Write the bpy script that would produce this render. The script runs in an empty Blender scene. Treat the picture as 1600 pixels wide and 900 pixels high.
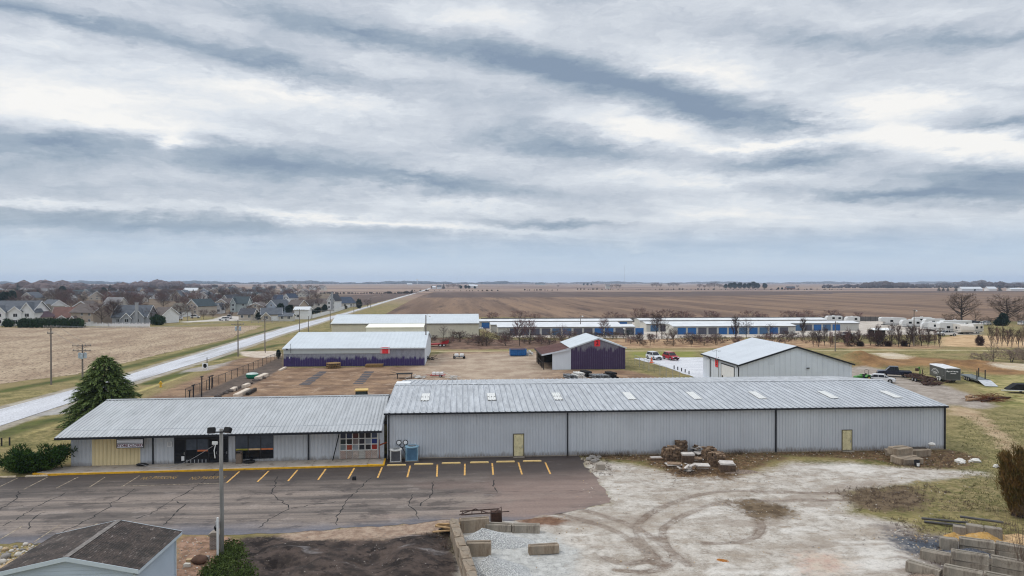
HAZE = 9e-5
import bpy, math, random
import numpy as np
from mathutils import Vector, Matrix
S = bpy.context.scene
COL = S.collection
PI = math.pi
rad = math.radians
RNG = random.Random(11)
F = 1100.0
H = 18.0
YAW = math.atan(78 / 1100)
PIT = math.atan(9.5 / 1100)
def ray(px, py):
 u, v = (px - 800) / F, (450 - py) / F
 f = math.cos(PIT) + v * math.sin(PIT)
 z = v * math.cos(PIT) - math.sin(PIT)
 return (u * math.cos(YAW) + f * math.sin(YAW), -u * math.sin(YAW) + f * math.cos(YAW), z)
def G(px, py, z=0.0):
 d = ray(px, py)
 t = (z - H) / d[2]
 return (d[0] * t, d[1] * t)
def P(px, py, Y):
 d = ray(px, py)
 t = Y / d[1]
 return (d[0] * t, H + d[2] * t)
def srgb(r, g, b):
 def f(c):
  c /= 255.0
  return c / 12.92 if c <= 0.04045 else ((c + 0.055) / 1.055) ** 2.4
 return (f(r), f(g), f(b))
class MB:
 def __init__(self):
  self.v, self.f, self.m = [], [], []
 def add(self, vs, fs, m=0):
  o = len(self.v)
  self.v.extend([tuple(p) for p in vs])
  for f in fs:
   self.f.append(tuple(i + o for i in f))
   self.m.append(m)
  return self
 def face(self, pts, m=0):
  return self.add(pts, [tuple(range(len(pts)))], m)
 def box(self, x0, x1, y0, y1, z0, z1, m=0):
  vs = [(x, y, z) for z in (z0, z1) for x, y in ((x0, y0), (x1, y0), (x1, y1), (x0, y1))]
  return self.add(vs, [(3, 2, 1, 0), (4, 5, 6, 7), (0, 1, 5, 4), (1, 2, 6, 5), (2, 3, 7, 6), (3, 0, 4, 7)], m)
 def obox(self, c, s, rz=0.0, rx=0.0, ry=0.0, m=0, bev=0.0, jit=0.0, rng=None):
  M = Matrix.Translation(c) @ Matrix.Rotation(rz, 4, 'Z') @ Matrix.Rotation(ry, 4, 'Y') @ Matrix.Rotation(rx, 4, 'X')
  hx, hy, hz = s[0] / 2, s[1] / 2, s[2] / 2
  b = bev
  if b > 0:
   ring = [(-hx + b, -hy), (hx - b, -hy), (hx, -hy + b), (hx, hy - b), (hx - b, hy), (-hx + b, hy), (-hx, hy - b), (-hx, -hy + b)]
   rt = [(x * (1 - b / hx), y * (1 - b / hy)) for x, y in ring]
   vs = [(x, y, -hz) for x, y in ring] + [(x, y, hz - b) for x, y in ring] + [(x, y, hz) for x, y in rt]
   n = 8
   fs = [tuple(range(n))[::-1], tuple(range(2 * n, 3 * n))]
   for k in (0, 1):
    fs += [(k * n + i, k * n + (i + 1) % n, (k + 1) * n + (i + 1) % n, (k + 1) * n + i) for i in range(n)]
  else:
   vs = [(x, y, z) for z in (-hz, hz) for x, y in ((-hx, -hy), (hx, -hy), (hx, hy), (-hx, hy))]
   fs = [(3, 2, 1, 0), (4, 5, 6, 7), (0, 1, 5, 4), (1, 2, 6, 5), (2, 3, 7, 6), (3, 0, 4, 7)]
  if jit and rng:
   vs = [(x + rng.uniform(-jit, jit), y + rng.uniform(-jit, jit), z + rng.uniform(-jit, jit)) for x, y, z in vs]
  return self.add([M @ Vector(p) for p in vs], fs, m)
 def prism(self, pts, y0, y1, m=0, plane='xz'):
  """polygon of (a, b) extruded: 'xz' along y, 'yz' along x, 'xy' along z"""
  n = len(pts)
  if plane == 'xz':
   q = lambda a, b, t: (a, t, b)
  elif plane == 'yz':
   q = lambda a, b, t: (t, a, b)
  else:
   q = lambda a, b, t: (a, b, t)
  vs = [q(a, b, y0) for a, b in pts] + [q(a, b, y1) for a, b in pts]
  fs = [tuple(range(n)), tuple(range(2 * n - 1, n - 1, -1))] + [(i, i + n, (i + 1) % n + n, (i + 1) % n) for i in range(n)]
  return self.add(vs, fs, m)
 def tube(self, pts, rs, n=6, m=0, caps=True):
  if not hasattr(rs, '__len__'):
   rs = [rs] * len(pts)
  pts = [Vector(p) for p in pts]
  vs, fs = [], []
  for i, p in enumerate(pts):
   d = (pts[min(i + 1, len(pts) - 1)] - pts[max(i - 1, 0)])
   d = d.normalized() if d.length > 1e-9 else Vector((0, 0, 1))
   a = d.cross(Vector((0, 0, 1)) if abs(d.z) < 0.9 else Vector((1, 0, 0))).normalized()
   b = d.cross(a)
   for k in range(n):
    t = 2 * PI * k / n
    vs.append(p + (a * math.cos(t) + b * math.sin(t)) * rs[i])
  for i in range(len(pts) - 1):
   for k in range(n):
    fs.append((i * n + k, i * n + (k + 1) % n, (i + 1) * n + (k + 1) % n, (i + 1) * n + k))
  if caps:
   fs.append(tuple(range(n))[::-1])
   fs.append(tuple(range((len(pts) - 1) * n, len(pts) * n)))
  return self.add(vs, fs, m)
 def lathe(self, prof, c=(0, 0, 0), n=16, m=0, axis='z'):
  vs, fs = [], []
  for r, z in prof:
   for k in range(n):
    t = 2 * PI * k / n
    p = (r * math.cos(t), r * math.sin(t), z)
    if axis == 'y':
     p = (p[0], p[2], p[1])
    elif axis == 'x':
     p = (p[2], p[0], p[1])
    vs.append((p[0] + c[0], p[1] + c[1], p[2] + c[2]))
  for i in range(len(prof) - 1):
   for k in range(n):
    fs.append((i * n + k, i * n + (k + 1) % n, (i + 1) * n + (k + 1) % n, (i + 1) * n + k))
  fs.append(tuple(range(n))[::-1])
  fs.append(tuple(range((len(prof) - 1) * n, len(prof) * n)))
  return self.add(vs, fs, m)
 def rock(self, c, r, rng, sq=(1, 1, .7), m=0, n=7, rings=4):
  vs, fs = [], []
  ph = rng.uniform(0, 9)
  for i in range(rings + 1):
   t = PI * i / rings
   for k in range(n):
    a = 2 * PI * k / n + ph
    j = rng.uniform(.78, 1.15)
    vs.append((c[0] + r * sq[0] * math.sin(t) * math.cos(a) * j, c[1] + r * sq[1] * math.sin(t) * math.sin(a) * j, c[2] + r * sq[2] * math.cos(t) * rng.uniform(.85, 1.1)))
  for i in range(rings):
   for k in range(n):
    fs.append((i * n + k, (i + 1) * n + k, (i + 1) * n + (k + 1) % n, i * n + (k + 1) % n))
  return self.add(vs, fs, m)
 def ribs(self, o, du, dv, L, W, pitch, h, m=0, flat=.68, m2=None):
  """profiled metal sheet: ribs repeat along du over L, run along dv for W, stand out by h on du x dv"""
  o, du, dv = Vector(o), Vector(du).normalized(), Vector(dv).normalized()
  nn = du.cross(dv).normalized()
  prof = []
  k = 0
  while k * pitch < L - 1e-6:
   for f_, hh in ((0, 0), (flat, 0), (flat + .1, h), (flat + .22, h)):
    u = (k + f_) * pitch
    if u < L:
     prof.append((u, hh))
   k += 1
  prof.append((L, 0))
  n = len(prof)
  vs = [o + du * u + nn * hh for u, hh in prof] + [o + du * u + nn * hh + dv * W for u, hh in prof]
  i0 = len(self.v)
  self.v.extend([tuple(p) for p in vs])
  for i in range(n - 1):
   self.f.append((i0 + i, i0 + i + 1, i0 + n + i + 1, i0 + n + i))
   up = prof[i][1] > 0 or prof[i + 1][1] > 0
   self.m.append(m2 if (m2 is not None and prof[i][1] == 0 and prof[i + 1][1] > 0) else m)  # m2 colours one flank of each rib darker, painting in a shade line
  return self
 def mesh(self, name, mats, smooth=False):
  me = bpy.data.meshes.new(name)
  me.from_pydata(self.v, [], self.f)
  for mt in (mats if isinstance(mats, (list, tuple)) else [mats]):
   me.materials.append(mt)
  if any(self.m):
   me.polygons.foreach_set('material_index', self.m)
  if smooth:
   me.polygons.foreach_set('use_smooth', [True] * len(self.f))
  me.update()
  return me
 def build(self, name, mats, parent=None, smooth=False, label=None):
  return link(name, self.mesh(name, mats, smooth), parent, label)
def link(name, data, parent=None, label=None):
 o = bpy.data.objects.new(name, data)
 COL.objects.link(o)
 if parent is not None:
  o.parent = parent
 if label:
  o['label'] = label
 return o
def tag(o, label, cat, group=None):
 o['label'] = label
 o['category'] = cat
 if group:
  o['group'] = group
 return o
def thing(name, label, cat, loc=(0, 0, 0), rz=0.0, group=None):
 o = bpy.data.objects.new(name, None)
 COL.objects.link(o)
 o.empty_display_size = .3
 o.location = loc if len(loc) == 3 else (loc[0], loc[1], 0)
 o.rotation_euler = (0, 0, rz)
 return tag(o, label, cat, group)
def struct(o, kind='structure'):
 o['kind'] = kind
 return o
def dup(root, loc, rz=None, label=None, sc=None):
 def cp(o, par):
  c = o.copy()
  COL.objects.link(c)
  if par is not None:
   c.parent = par
  for ch in KIDS.get(o.name, [x for x in o.children]):
   cp(ch, c)
  return c
 r = cp(root, None)
 r.location = loc if len(loc) == 3 else (loc[0], loc[1], 0)
 if rz is not None:
  r.rotation_euler = (0, 0, rz)
 if sc is not None:
  r.scale = sc if hasattr(sc, '__len__') else (sc, sc, sc)
 if label:
  r['label'] = label
 return r
KIDS = {}
def text_obj(name, txt, size, mt, parent=None, loc=(0, 0, 0), rot=(0, 0, 0), depth=.004, sx=1.0, bold=0.0):
 cu = bpy.data.curves.new(name, 'FONT')
 cu.body = txt
 cu.size = size
 cu.align_x = 'CENTER'
 cu.align_y = 'CENTER'
 cu.extrude = depth
 cu.offset = bold
 t = bpy.data.objects.new(name + '_tmp', cu)
 COL.objects.link(t)
 bpy.context.view_layer.update()
 me = bpy.data.meshes.new_from_object(t.evaluated_get(bpy.context.evaluated_depsgraph_get()))
 bpy.data.objects.remove(t)
 me.name = name
 me.materials.clear()
 me.materials.append(mt)
 o = link(name, me, parent)
 o.location = loc
 o.rotation_euler = rot
 o.scale = (sx, 1, 1)
 return o
class NT:
 def __init__(self, tree):
  self.t = tree
  self.L = tree.links.new
 def n(self, typ, **kw):
  x = self.t.nodes.new(typ)
  for k, v in kw.items():
   setattr(x, k, v)
  return x
 def set(self, sock, v):
  if v is None:
   return
  if isinstance(v, bpy.types.NodeSocket):
   self.L(v, sock)
  else:
   if hasattr(v, '__len__') and len(v) == 3 and sock.type == 'RGBA':
    v = (*v, 1)
   sock.default_value = v
 def math(self, op, a, b=None, c=None, clamp=False):
  x = self.n('ShaderNodeMath', operation=op, use_clamp=clamp)
  self.set(x.inputs[0], a)
  self.set(x.inputs[1], b)
  if c is not None:
   self.set(x.inputs[2], c)
  return x.outputs[0]
 def vmath(self, op, a, b=None):
  x = self.n('ShaderNodeVectorMath', operation=op)
  self.set(x.inputs[0], a)
  self.set(x.inputs[1], b)
  return x.outputs['Value'] if op in ('LENGTH', 'DOT_PRODUCT') else x.outputs[0]
 def mix(self, fac, a, b, blend='MIX'):
  x = self.n('ShaderNodeMix', data_type='RGBA', blend_type=blend)
  self.set(x.inputs[0], fac)
  self.set(x.inputs[6], a)
  self.set(x.inputs[7], b)
  return x.outputs[2]
 def noise(self, vec, scale, detail=4, rough=.6, dist=0.0):
  x = self.n('ShaderNodeTexNoise')
  if vec is not None:
   self.L(vec, x.inputs['Vector'])
  x.inputs['Scale'].default_value = scale
  x.inputs['Detail'].default_value = detail
  x.inputs['Roughness'].default_value = rough
  x.inputs['Distortion'].default_value = dist
  return x.outputs['Fac']
 def mapr(self, v, a, b, c=0.0, d=1.0, smooth=True):
  x = self.n('ShaderNodeMapRange', interpolation_type='SMOOTHSTEP' if smooth else 'LINEAR')
  self.set(x.inputs[0], v)
  for i, q in enumerate((a, b, c, d)):
   self.set(x.inputs[1 + i], q)
  return x.outputs[0]
 def mapping(self, vec, scale=(1, 1, 1), rot=(0, 0, 0), loc=(0, 0, 0), typ='POINT'):
  x = self.n('ShaderNodeMapping', vector_type=typ)
  self.L(vec, x.inputs['Vector'])
  x.inputs['Scale'].default_value = scale
  x.inputs['Rotation'].default_value = rot
  x.inputs['Location'].default_value = loc
  return x.outputs[0]
def new_mat(name):
 m = bpy.data.materials.new(name)
 m.use_nodes = True
 nt = NT(m.node_tree)
 bs = m.node_tree.nodes['Principled BSDF']
 return m, nt, bs
MATS = {}
def mat(name, c, rough=.75, metal=0.0, var=.18, scale=1.5, stretch=(1, 1, 1), c2=None, thr=(.4, .65), bump=0.0, bscale=20, spec=.3, coat=0.0, world=False):
 """plain procedural material: base colour with soft mottling and an optional second weathering colour"""
 if name in MATS:
  return MATS[name]
 m, nt, bs = new_mat(name)
 if world:
  co = nt.n('ShaderNodeNewGeometry').outputs['Position']
 else:
  co = nt.n('ShaderNodeTexCoord').outputs['Object']
 v = nt.mapping(co, stretch)
 n1 = nt.noise(v, scale, 5, .65)
 lo = tuple(x * (1 - var) for x in c)
 hi = tuple(min(1, x * (1 + var)) for x in c)
 colr = nt.mix(nt.mapr(n1, .3, .7), lo, hi)
 if c2 is not None:
  n2 = nt.noise(v, scale * 1.7 + .13, 6, .7)
  colr = nt.mix(nt.mapr(n2, thr[0], thr[1]), colr, c2)
 nt.L(colr, bs.inputs['Base Color'])
 bs.inputs['Roughness'].default_value = rough
 bs.inputs['Metallic'].default_value = metal
 bs.inputs['Specular IOR Level'].default_value = spec
 if coat:
  bs.inputs['Coat Weight'].default_value = coat
 if bump:
  b = nt.n('ShaderNodeBump')
  b.inputs['Strength'].default_value = bump
  b.inputs['Distance'].default_value = .05
  nt.L(nt.noise(co, bscale, 4, .7), b.inputs['Height'])
  nt.L(b.outputs[0], bs.inputs['Normal'])
 MATS[name] = m
 return m
def black():
 return mat('black_paint', (.011, .011, .012), .8, var=.3)
cam = bpy.data.cameras.new('camera')
cam.sensor_width = 36.0
cam.lens = 36.0 * F / 1600.0
cam.clip_start = .5
cam.clip_end = 60000
camo = link('camera', cam)
camo.location = (0, 0, H)
camo.rotation_euler = (PI / 2 - PIT, 0, -YAW)
S.camera = camo
SUN_AZ, SUN_EL = rad(-75), rad(52)      # azimuth from +Y towards +X
sd_ = Vector((math.sin(SUN_AZ) * math.cos(SUN_EL), math.cos(SUN_AZ) * math.cos(SUN_EL), math.sin(SUN_EL)))
sun = bpy.data.lights.new('sun', 'SUN')
sun.energy = 1.05
sun.angle = rad(18)
sun.color = (1.0, .96, .9)
suno = link('sun', sun)
suno.location = (0, 0, 200)
suno.rotation_euler = sd_.to_track_quat('Z', 'Y').to_euler()
w = bpy.data.worlds.new('World')
S.world = w
w.use_nodes = True
wn = NT(w.node_tree)
w.node_tree.nodes.clear()
D = wn.n('ShaderNodeTexCoord').outputs['Generated']
sx = wn.n('ShaderNodeSeparateXYZ')
wn.L(D, sx.inputs[0])
dx, dy, dz = sx.outputs
az = wn.math('ARCTAN2', dx, dy)
el = wn.math('ARCSINE', dz)
zc = wn.math('MAXIMUM', dz, 0.0)
inv = wn.math('DIVIDE', 1.0, wn.math('ADD', zc, .10))
pc = wn.n('ShaderNodeCombineXYZ')
wn.L(wn.math('MULTIPLY', dx, inv), pc.inputs[0])
wn.L(wn.math('MULTIPLY', dy, inv), pc.inputs[1])
pl = pc.outputs[0]                                     # position on the cloud deck
ae = wn.n('ShaderNodeCombineXYZ')
wn.L(az, ae.inputs[0])
wn.L(el, ae.inputs[1])
ae = ae.outputs[0]
w1 = wn.n('ShaderNodeTexNoise')
wn.L(wn.mapping(ae, (1.6, 7.0, 1)), w1.inputs['Vector'])
w1.inputs['Scale'].default_value = 2.2
w1.inputs['Detail'].default_value = 7
w1.inputs['Roughness'].default_value = .62
wv = wn.vmath('MULTIPLY', wn.vmath('SUBTRACT', w1.outputs['Color'], (.5, .5, .5)), (.16, .055, 0))
wv = wn.vmath('ADD', ae, wv)
w2 = wn.n('ShaderNodeTexNoise')
wn.L(wn.mapping(ae, (6.0, 16.0, 1)), w2.inputs['Vector'])
w2.inputs['Scale'].default_value = 3.0
w2.inputs['Detail'].default_value = 8
w2.inputs['Roughness'].default_value = .68
wv = wn.vmath('ADD', wv, wn.vmath('MULTIPLY', wn.vmath('SUBTRACT', w2.outputs['Color'], (.5, .5, .5)), (.07, .034, 0)))
FEAT = [  # x, y, half length, half thickness (photo-scale), tilt down to the right (deg), strength
 (420, 98, 330, 28, 15, -.46), (560, 55, 260, 22, 12, -.38), (860, 105, 330, 38, 12, -.52), (1080, 160, 300, 34, 13, -.66), (1270, 190, 130, 15, 8, -.48),
 (90, 222, 210, 36, 3, -.6), (430, 250, 230, 38, 4, -.52), (660, 285, 260, 18, 5, -.5), (60, 18, 330, 18, 12, -.42), (900, 225, 260, 30, 9, -.45),
 (1250, 245, 150, 18, -4, -.45), (1560, 197, 130, 14, 2, -.5), (1440, 302, 320, 18, 2, -.55), (1570, 275, 110, 22, 8, -.4), (1250, 62, 260, 28, 6, -.3),
 (1530, 52, 240, 22, -4, -.42), (1540, 135, 170, 16, 4, -.3), (200, 352, 520, 20, 2, -.42), (880, 350, 190, 10, 1, -.35), (1000, 385, 420, 16, 1, -.2),
 (150, 290, 360, 24, 2, -.2),
 (140, 150, 380, 52, 6, .34), (285, 222, 34, 15, 0, .75), (230, 195, 240, 16, 6, .4), (500, 150, 330, 26, 9, .35), (720, 30, 220, 30, 4, .22), (1110, 108, 230, 26, 9, .42),
 (1400, 160, 230, 34, -10, .5), (1480, 225, 180, 28, 6, .65), (1210, 220, 190, 11, -4, .5), (1000, 200, 170, 24, 5, .32), (590, 350, 380, 10, 4, .5),
 (1120, 340, 260, 24, 0, .32), (1110, 280, 280, 14, 1, .28), (60, 322, 260, 9, 2, .28), (760, 320, 220, 12, 2, .2), (40, 60, 160, 12, 8, .2),
]
acc = None
for (fx, fy, fl, ft, fa, fs) in FEAT:
 d0, d1 = Vector(ray(fx, fy)).normalized(), Vector(ray(fx + 20 * math.cos(rad(fa)), fy + 20 * math.sin(rad(fa)))).normalized()
 a0, e0 = math.atan2(d0.x, d0.y), math.asin(d0.z)
 a1, e1 = math.atan2(d1.x, d1.y), math.asin(d1.z)
 ang = math.atan2(e1 - e0, a1 - a0)
 mp = wn.mapping(wv, (fl / F * 1.25, ft / F * 1.5, 1), (0, 0, ang), (a0, e0, 0), 'TEXTURE')
 gr = wn.n('ShaderNodeTexGradient', gradient_type='QUADRATIC_SPHERE')
 wn.L(mp, gr.inputs[0])
 acc = wn.math('MULTIPLY_ADD', gr.outputs['Fac'], fs * 1.2, acc if acc is not None else 0.0)
st = wn.mapping(pl, (.55, 1.25, 1), (0, 0, rad(-14)))
n1 = wn.noise(st, .9, 8, .6, .35)
n2 = wn.noise(wn.mapping(wv, (2.6, 10.0, 1), (0, 0, rad(-8))), 1.6, 9, .6, .25)
n3 = wn.noise(wn.mapping(wv, (8.0, 22.0, 1), (0, 0, rad(-6))), 3.0, 9, .7, .4)
t = wn.math('MULTIPLY_ADD', wn.math('SUBTRACT', n1, .5), .75, acc)
t = wn.math('MULTIPLY_ADD', wn.math('SUBTRACT', n2, .5), .75, t)
t = wn.math('MULTIPLY_ADD', wn.math('SUBTRACT', n3, .5), .40, t)
n4 = wn.noise(wn.mapping(wv, (20.0, 52.0, 1), (0, 0, rad(-6))), 3.0, 7, .7, .5)
t = wn.math('MULTIPLY_ADD', wn.math('SUBTRACT', n4, .5), .13, t)
t = wn.math('ADD', t, .585)
cr = wn.n('ShaderNodeValToRGB')
wn.L(t, cr.inputs[0])
e = cr.color_ramp.elements
e[0].position, e[0].color = 0.0, (*srgb(136, 153, 174), 1)
e[1].position, e[1].color = 1.0, (*srgb(255, 253, 249), 1)
for pos, c_ in ((.25, srgb(162, 176, 191)), (.5, srgb(200, 207, 217)), (.72, srgb(227, 232, 238))):
 q = e.new(pos)
 q.color = (*c_, 1)
cl = cr.outputs[0]
low = wn.mapr(el, .085, .03)
lowc = wn.mix(wn.mapr(el, .0, .06), srgb(216, 230, 242), srgb(172, 198, 225))
lowc = wn.mix(wn.mapr(n2, .4, .75, 0, .8), lowc, srgb(208, 222, 234))
cl = wn.mix(wn.math('MULTIPLY', low, .8), cl, lowc)
zen = wn.mapr(el, .42, 1.05, 1.0, 2.05)
sk = wn.n('ShaderNodeTexSky', sky_type='NISHITA', sun_disc=False, sun_elevation=SUN_EL, sun_rotation=SUN_AZ, altitude=200, air_density=1.0, dust_density=1.5)
scl = wn.n('ShaderNodeVectorMath', operation='SCALE')
wn.L(cl, scl.inputs[0])
wn.L(wn.math('MULTIPLY', zen, 10.0), scl.inputs['Scale'])
skm = wn.mix(.93, sk.outputs[0], scl.outputs[0])
bg = wn.n('ShaderNodeBackground')
bg.inputs['Strength'].default_value = .1
wn.L(skm, bg.inputs['Color'])
wo = wn.n('ShaderNodeOutputWorld')
wn.L(bg.outputs[0], wo.inputs['Surface'])
S.view_settings.view_transform = 'Standard'
S.view_settings.look = 'None'
S.view_settings.exposure = 0.0
S.view_settings.gamma = 1.0
S.cycles.use_denoising = True
S.cycles.denoising_prefilter = 'ACCURATE'
S.cycles.filter_width = 1.15
S.cycles.max_bounces = 6
S.cycles.diffuse_bounces = 3
S.cycles.glossy_bounces = 3
S.cycles.volume_bounces = 1
S.cycles.transparent_max_bounces = 6
EXP = 1.15
def alb(r, g, b, k=EXP):
 return tuple(x / k for x in srgb(r, g, b))
def poly_sd(px, pts):
 """signed distance (inside positive) of points (M,2) to a polygon"""
 x, y = px[:, 0], px[:, 1]
 best = np.full(len(px), 1e9)
 ins = np.zeros(len(px), bool)
 n = len(pts)
 for i in range(n):
  (ax, ay), (bx, by) = pts[i], pts[(i + 1) % n]
  ex, ey = bx - ax, by - ay
  L2 = ex * ex + ey * ey + 1e-12
  tt = np.clip(((x - ax) * ex + (y - ay) * ey) / L2, 0, 1)
  d = np.hypot(x - ax - tt * ex, y - ay - tt * ey)
  best = np.minimum(best, d)
  c = ((ay > y) != (by > y)) & (x < (bx - ax) * (y - ay) / ((by - ay) if by != ay else 1e-12) + ax)
  ins ^= c
 return np.where(ins, best, -best)
def line_sd(px, pts, wid):
 x, y = px[:, 0], px[:, 1]
 best = np.full(len(px), 1e9)
 for i in range(len(pts) - 1):
  (ax, ay), (bx, by) = pts[i], pts[i + 1]
  ex, ey = bx - ax, by - ay
  L2 = ex * ex + ey * ey + 1e-12
  tt = np.clip(((x - ax) * ex + (y - ay) * ey) / L2, 0, 1)
  best = np.minimum(best, np.hypot(x - ax - tt * ex, y - ay - tt * ey))
 return wid - best
def g_(pts):
 return [G(*p) for p in pts]
def spline(pts, n=8):
 out = []
 for i in range(len(pts) - 1):
  p0, p1, p2, p3 = pts[max(i - 1, 0)], pts[i], pts[i + 1], pts[min(i + 2, len(pts) - 1)]
  for k in range(n):
   u = k / n
   out.append(tuple(.5 * (2 * b + (c - a) * u + (2 * a - 5 * b + 4 * c - d) * u * u + (3 * b - a - 3 * c + d) * u ** 3) for a, b, c, d in zip(p0, p1, p2, p3)))
 out.append(pts[-1])
 return out
ROAD_L = [(-140, 678), (0, 640), (200, 586), (250, 570.5), (325.6, 548), (382, 530.5), (439, 514), (496, 499.5), (538, 489.5), (579, 477.5), (632, 462), (661, 453.6), (672, 450)]
ROAD_R = [(-140, 713), (0, 666), (200, 600), (250, 584.5), (325.6, 561.5), (382, 542.5), (439, 523), (500, 504.5), (553, 487), (613, 469), (640, 461), (665, 453.6), (674, 450)]
road_poly = g_(ROAD_L) + g_(ROAD_R)[::-1]
GRAVEL = [(905, 716), (960, 722), (1040, 735), (1160, 742), (1240, 722), (1330, 722), (1400, 730), (1470, 733), (1545, 737), (1540, 745), (1470, 752), (1400, 762), (1335, 770), (1330, 800),
   (1420, 820), (1470, 870), (1500, 960), (690, 960), (712, 815), (820, 806), (950, 785), (920, 745)]
STRIP = [(908, 709), (1482, 702), (1540, 715), (1500, 733), (1400, 727), (1330, 716), (1230, 712), (1180, 730), (1140, 748), (1060, 745), (1000, 722), (940, 717)]
SOIL = [(380, 838), (470, 838), (600, 832), (690, 824), (712, 850), (722, 980), (300, 980), (330, 880), (365, 850)]
SANDY = [(440, 836), (480, 826), (540, 824), (640, 818), (700, 808), (715, 815), (700, 832), (600, 842), (470, 846)]
YARD = [(205, 632), (330, 580), (372, 560), (402, 557), (440, 552), (442, 575), (664, 572), (672, 556), (700, 550), (860, 549), (872, 578), (980, 578), (1040, 592), (1060, 625), (600, 660), (200, 655)]
YARD2 = [(660, 566), (700, 553), (855, 551), (868, 578), (850, 594), (720, 600), (640, 590)]
FENCEBED = [(296, 622), (330, 607), (396, 578), (441, 556), (443, 574), (412, 592), (385, 606), (350, 618)]
PAD2 = [(372, 549.5), (436, 548), (440, 556), (404, 560), (380, 556)]
SHED_GRIT = [(284, 838), (360, 838), (372, 846), (330, 880), (300, 980), (240, 980)]
BACKDIRT = [(1325, 563), (1400, 556), (1470, 560), (1560, 567), (1600, 578), (1660, 590), (1600, 592), (1500, 577), (1420, 573), (1340, 574)]
SANDPATCH = [(1362, 552), (1395, 551), (1425, 557), (1410, 562), (1380, 559)]
SANDPATCH2 = [(1545, 575), (1580, 568), (1640, 568), (1660, 580), (1600, 579)]
BACKROAD = [(1320, 575), (1350, 572), (1392, 580), (1420, 592), (1480, 603), (1545, 628), (1558, 634), (1530, 640), (1490, 632), (1470, 640), (1380, 615), (1340, 620), (1320, 600)]
TRAILDIRT = [(1484, 634), (1530, 642), (1556, 668), (1585, 690), (1600, 715), (1580, 712), (1548, 680), (1515, 652), (1484, 648)]
STRAWGRASS = [(1468, 528), (1500, 523), (1560, 525), (1660, 528), (1660, 543), (1560, 543), (1470, 541)]
TANBANK = [(670, 530), (760, 533), (880, 533), (985, 528), (1100, 530), (1240, 530), (1330, 536), (1470, 540), (1470, 545), (1240, 544), (980, 544), (670, 546)]
LANE = [(668, 549), (900, 548.5), (1200, 548), (1400, 547), (1700, 548.5)]
STORPAD = [(752, 512), (790, 527), (980, 528), (1000, 531), (1090, 527), (1250, 527), (1345, 524), (1420, 523), (1530, 523), (1530, 517), (1380, 500), (760, 500)]
MUD1 = [(1140, 783), (1180, 780), (1245, 792), (1238, 806), (1190, 812), (1150, 800)]
WEED1 = [(1315, 770), (1345, 762), (1420, 760), (1450, 772), (1440, 800), (1380, 800), (1340, 792)]
GREEN1 = [(1340, 768), (1440, 752), (1530, 745), (1565, 760), (1575, 800), (1500, 806), (1450, 792)]
DARKGRAV = [(1390, 822), (1470, 838), (1560, 850), (1600, 880), (1600, 960), (1430, 960), (1440, 880), (1395, 850)]
BLUEGRAV = [(1395, 838), (1440, 840), (1490, 852), (1500, 870), (1450, 868), (1410, 858)]
PINKSPOT = [(1245, 868), (1300, 865), (1330, 885), (1300, 900), (1250, 895)]
OILY = [(805, 812), (850, 806), (890, 812), (880, 820), (830, 824)]
WHITEGR = [(725, 815), (800, 815), (850, 830), (905, 860), (890, 915), (760, 960), (725, 960)]
LAWN_R = [(1484, 650), (1560, 640), (1700, 640), (1700, 800), (1560, 780), (1545, 735), (1486, 705)]
SWATH = [(1500, 590), (1600, 585), (1700, 590), (1700, 640), (1570, 640), (1540, 615)]
LAWN_M = [(985, 549.5), (1085, 549.5), (1085, 558), (985, 559)]
RDRIVE = [(40, 652), (112, 632), (150, 630), (150, 642), (112, 645), (70, 650)]
GDRIVE = [(268, 586), (300, 576), (345, 569), (372, 562), (420, 560), (420, 566), (360, 571), (330, 577), (318, 580), (296, 580)]
VILLAGE = [(-500, 506), (130, 508), (250, 507), (262, 500), (300, 493), (420, 500), (500, 488), (560, 476), (560, 462), (420, 452), (300, 449), (-500, 449)]
VDRIVE = [(276, 503), (330, 499.5), (352, 493), (366, 494), (400, 496), (400, 500), (360, 501.5), (320, 502.5), (290, 504)]
SCRUB = [(668, 527), (760, 530), (885, 532), (885, 545), (668, 546)]
TRK = [
 spline([(1700, 742), (1540, 748), (1400, 766), (1260, 770), (1140, 768), (1060, 782), (1010, 806), (995, 830), (1010, 855), (1035, 882)]),
 spline([(1700, 748), (1540, 756), (1400, 776), (1280, 782), (1150, 784), (1090, 796), (1045, 818), (1035, 838), (1048, 860), (1076, 882)]),
 spline([(868, 802), (920, 815), (960, 830), (1000, 855), (1025, 880)]),
 spline([(915, 798), (970, 815), (1010, 835), (1045, 858)]),
 spline([(945, 872), (975, 880), (1005, 876), (1025, 868)]),
 spline([(960, 890), (1010, 892), (1045, 882), (1052, 868), (1040, 850)]),
 spline([(1135, 788), (1175, 805), (1190, 822), (1180, 838), (1145, 848), (1100, 850)]),
 spline([(1480, 690), (1500, 668), (1540, 660), (1600, 690)]),
]
STRAWLINE = [[(-60, 706), (0, 690), (60, 672), (122, 648)], [(215, 612), (262, 596), (322, 574)], [(330, 566), (400, 552), (440, 545)], [(0, 722), (60, 700), (118, 672)]]
DITCH = [[(0, 680), (60, 660), (118, 651)], [(232, 600), (300, 578), (352, 570)], [(335, 562), (395, 547), (440, 538)], [(0, 612), (120, 590), (210, 571), (300, 549), (400, 522), (440, 511)]]
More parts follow.
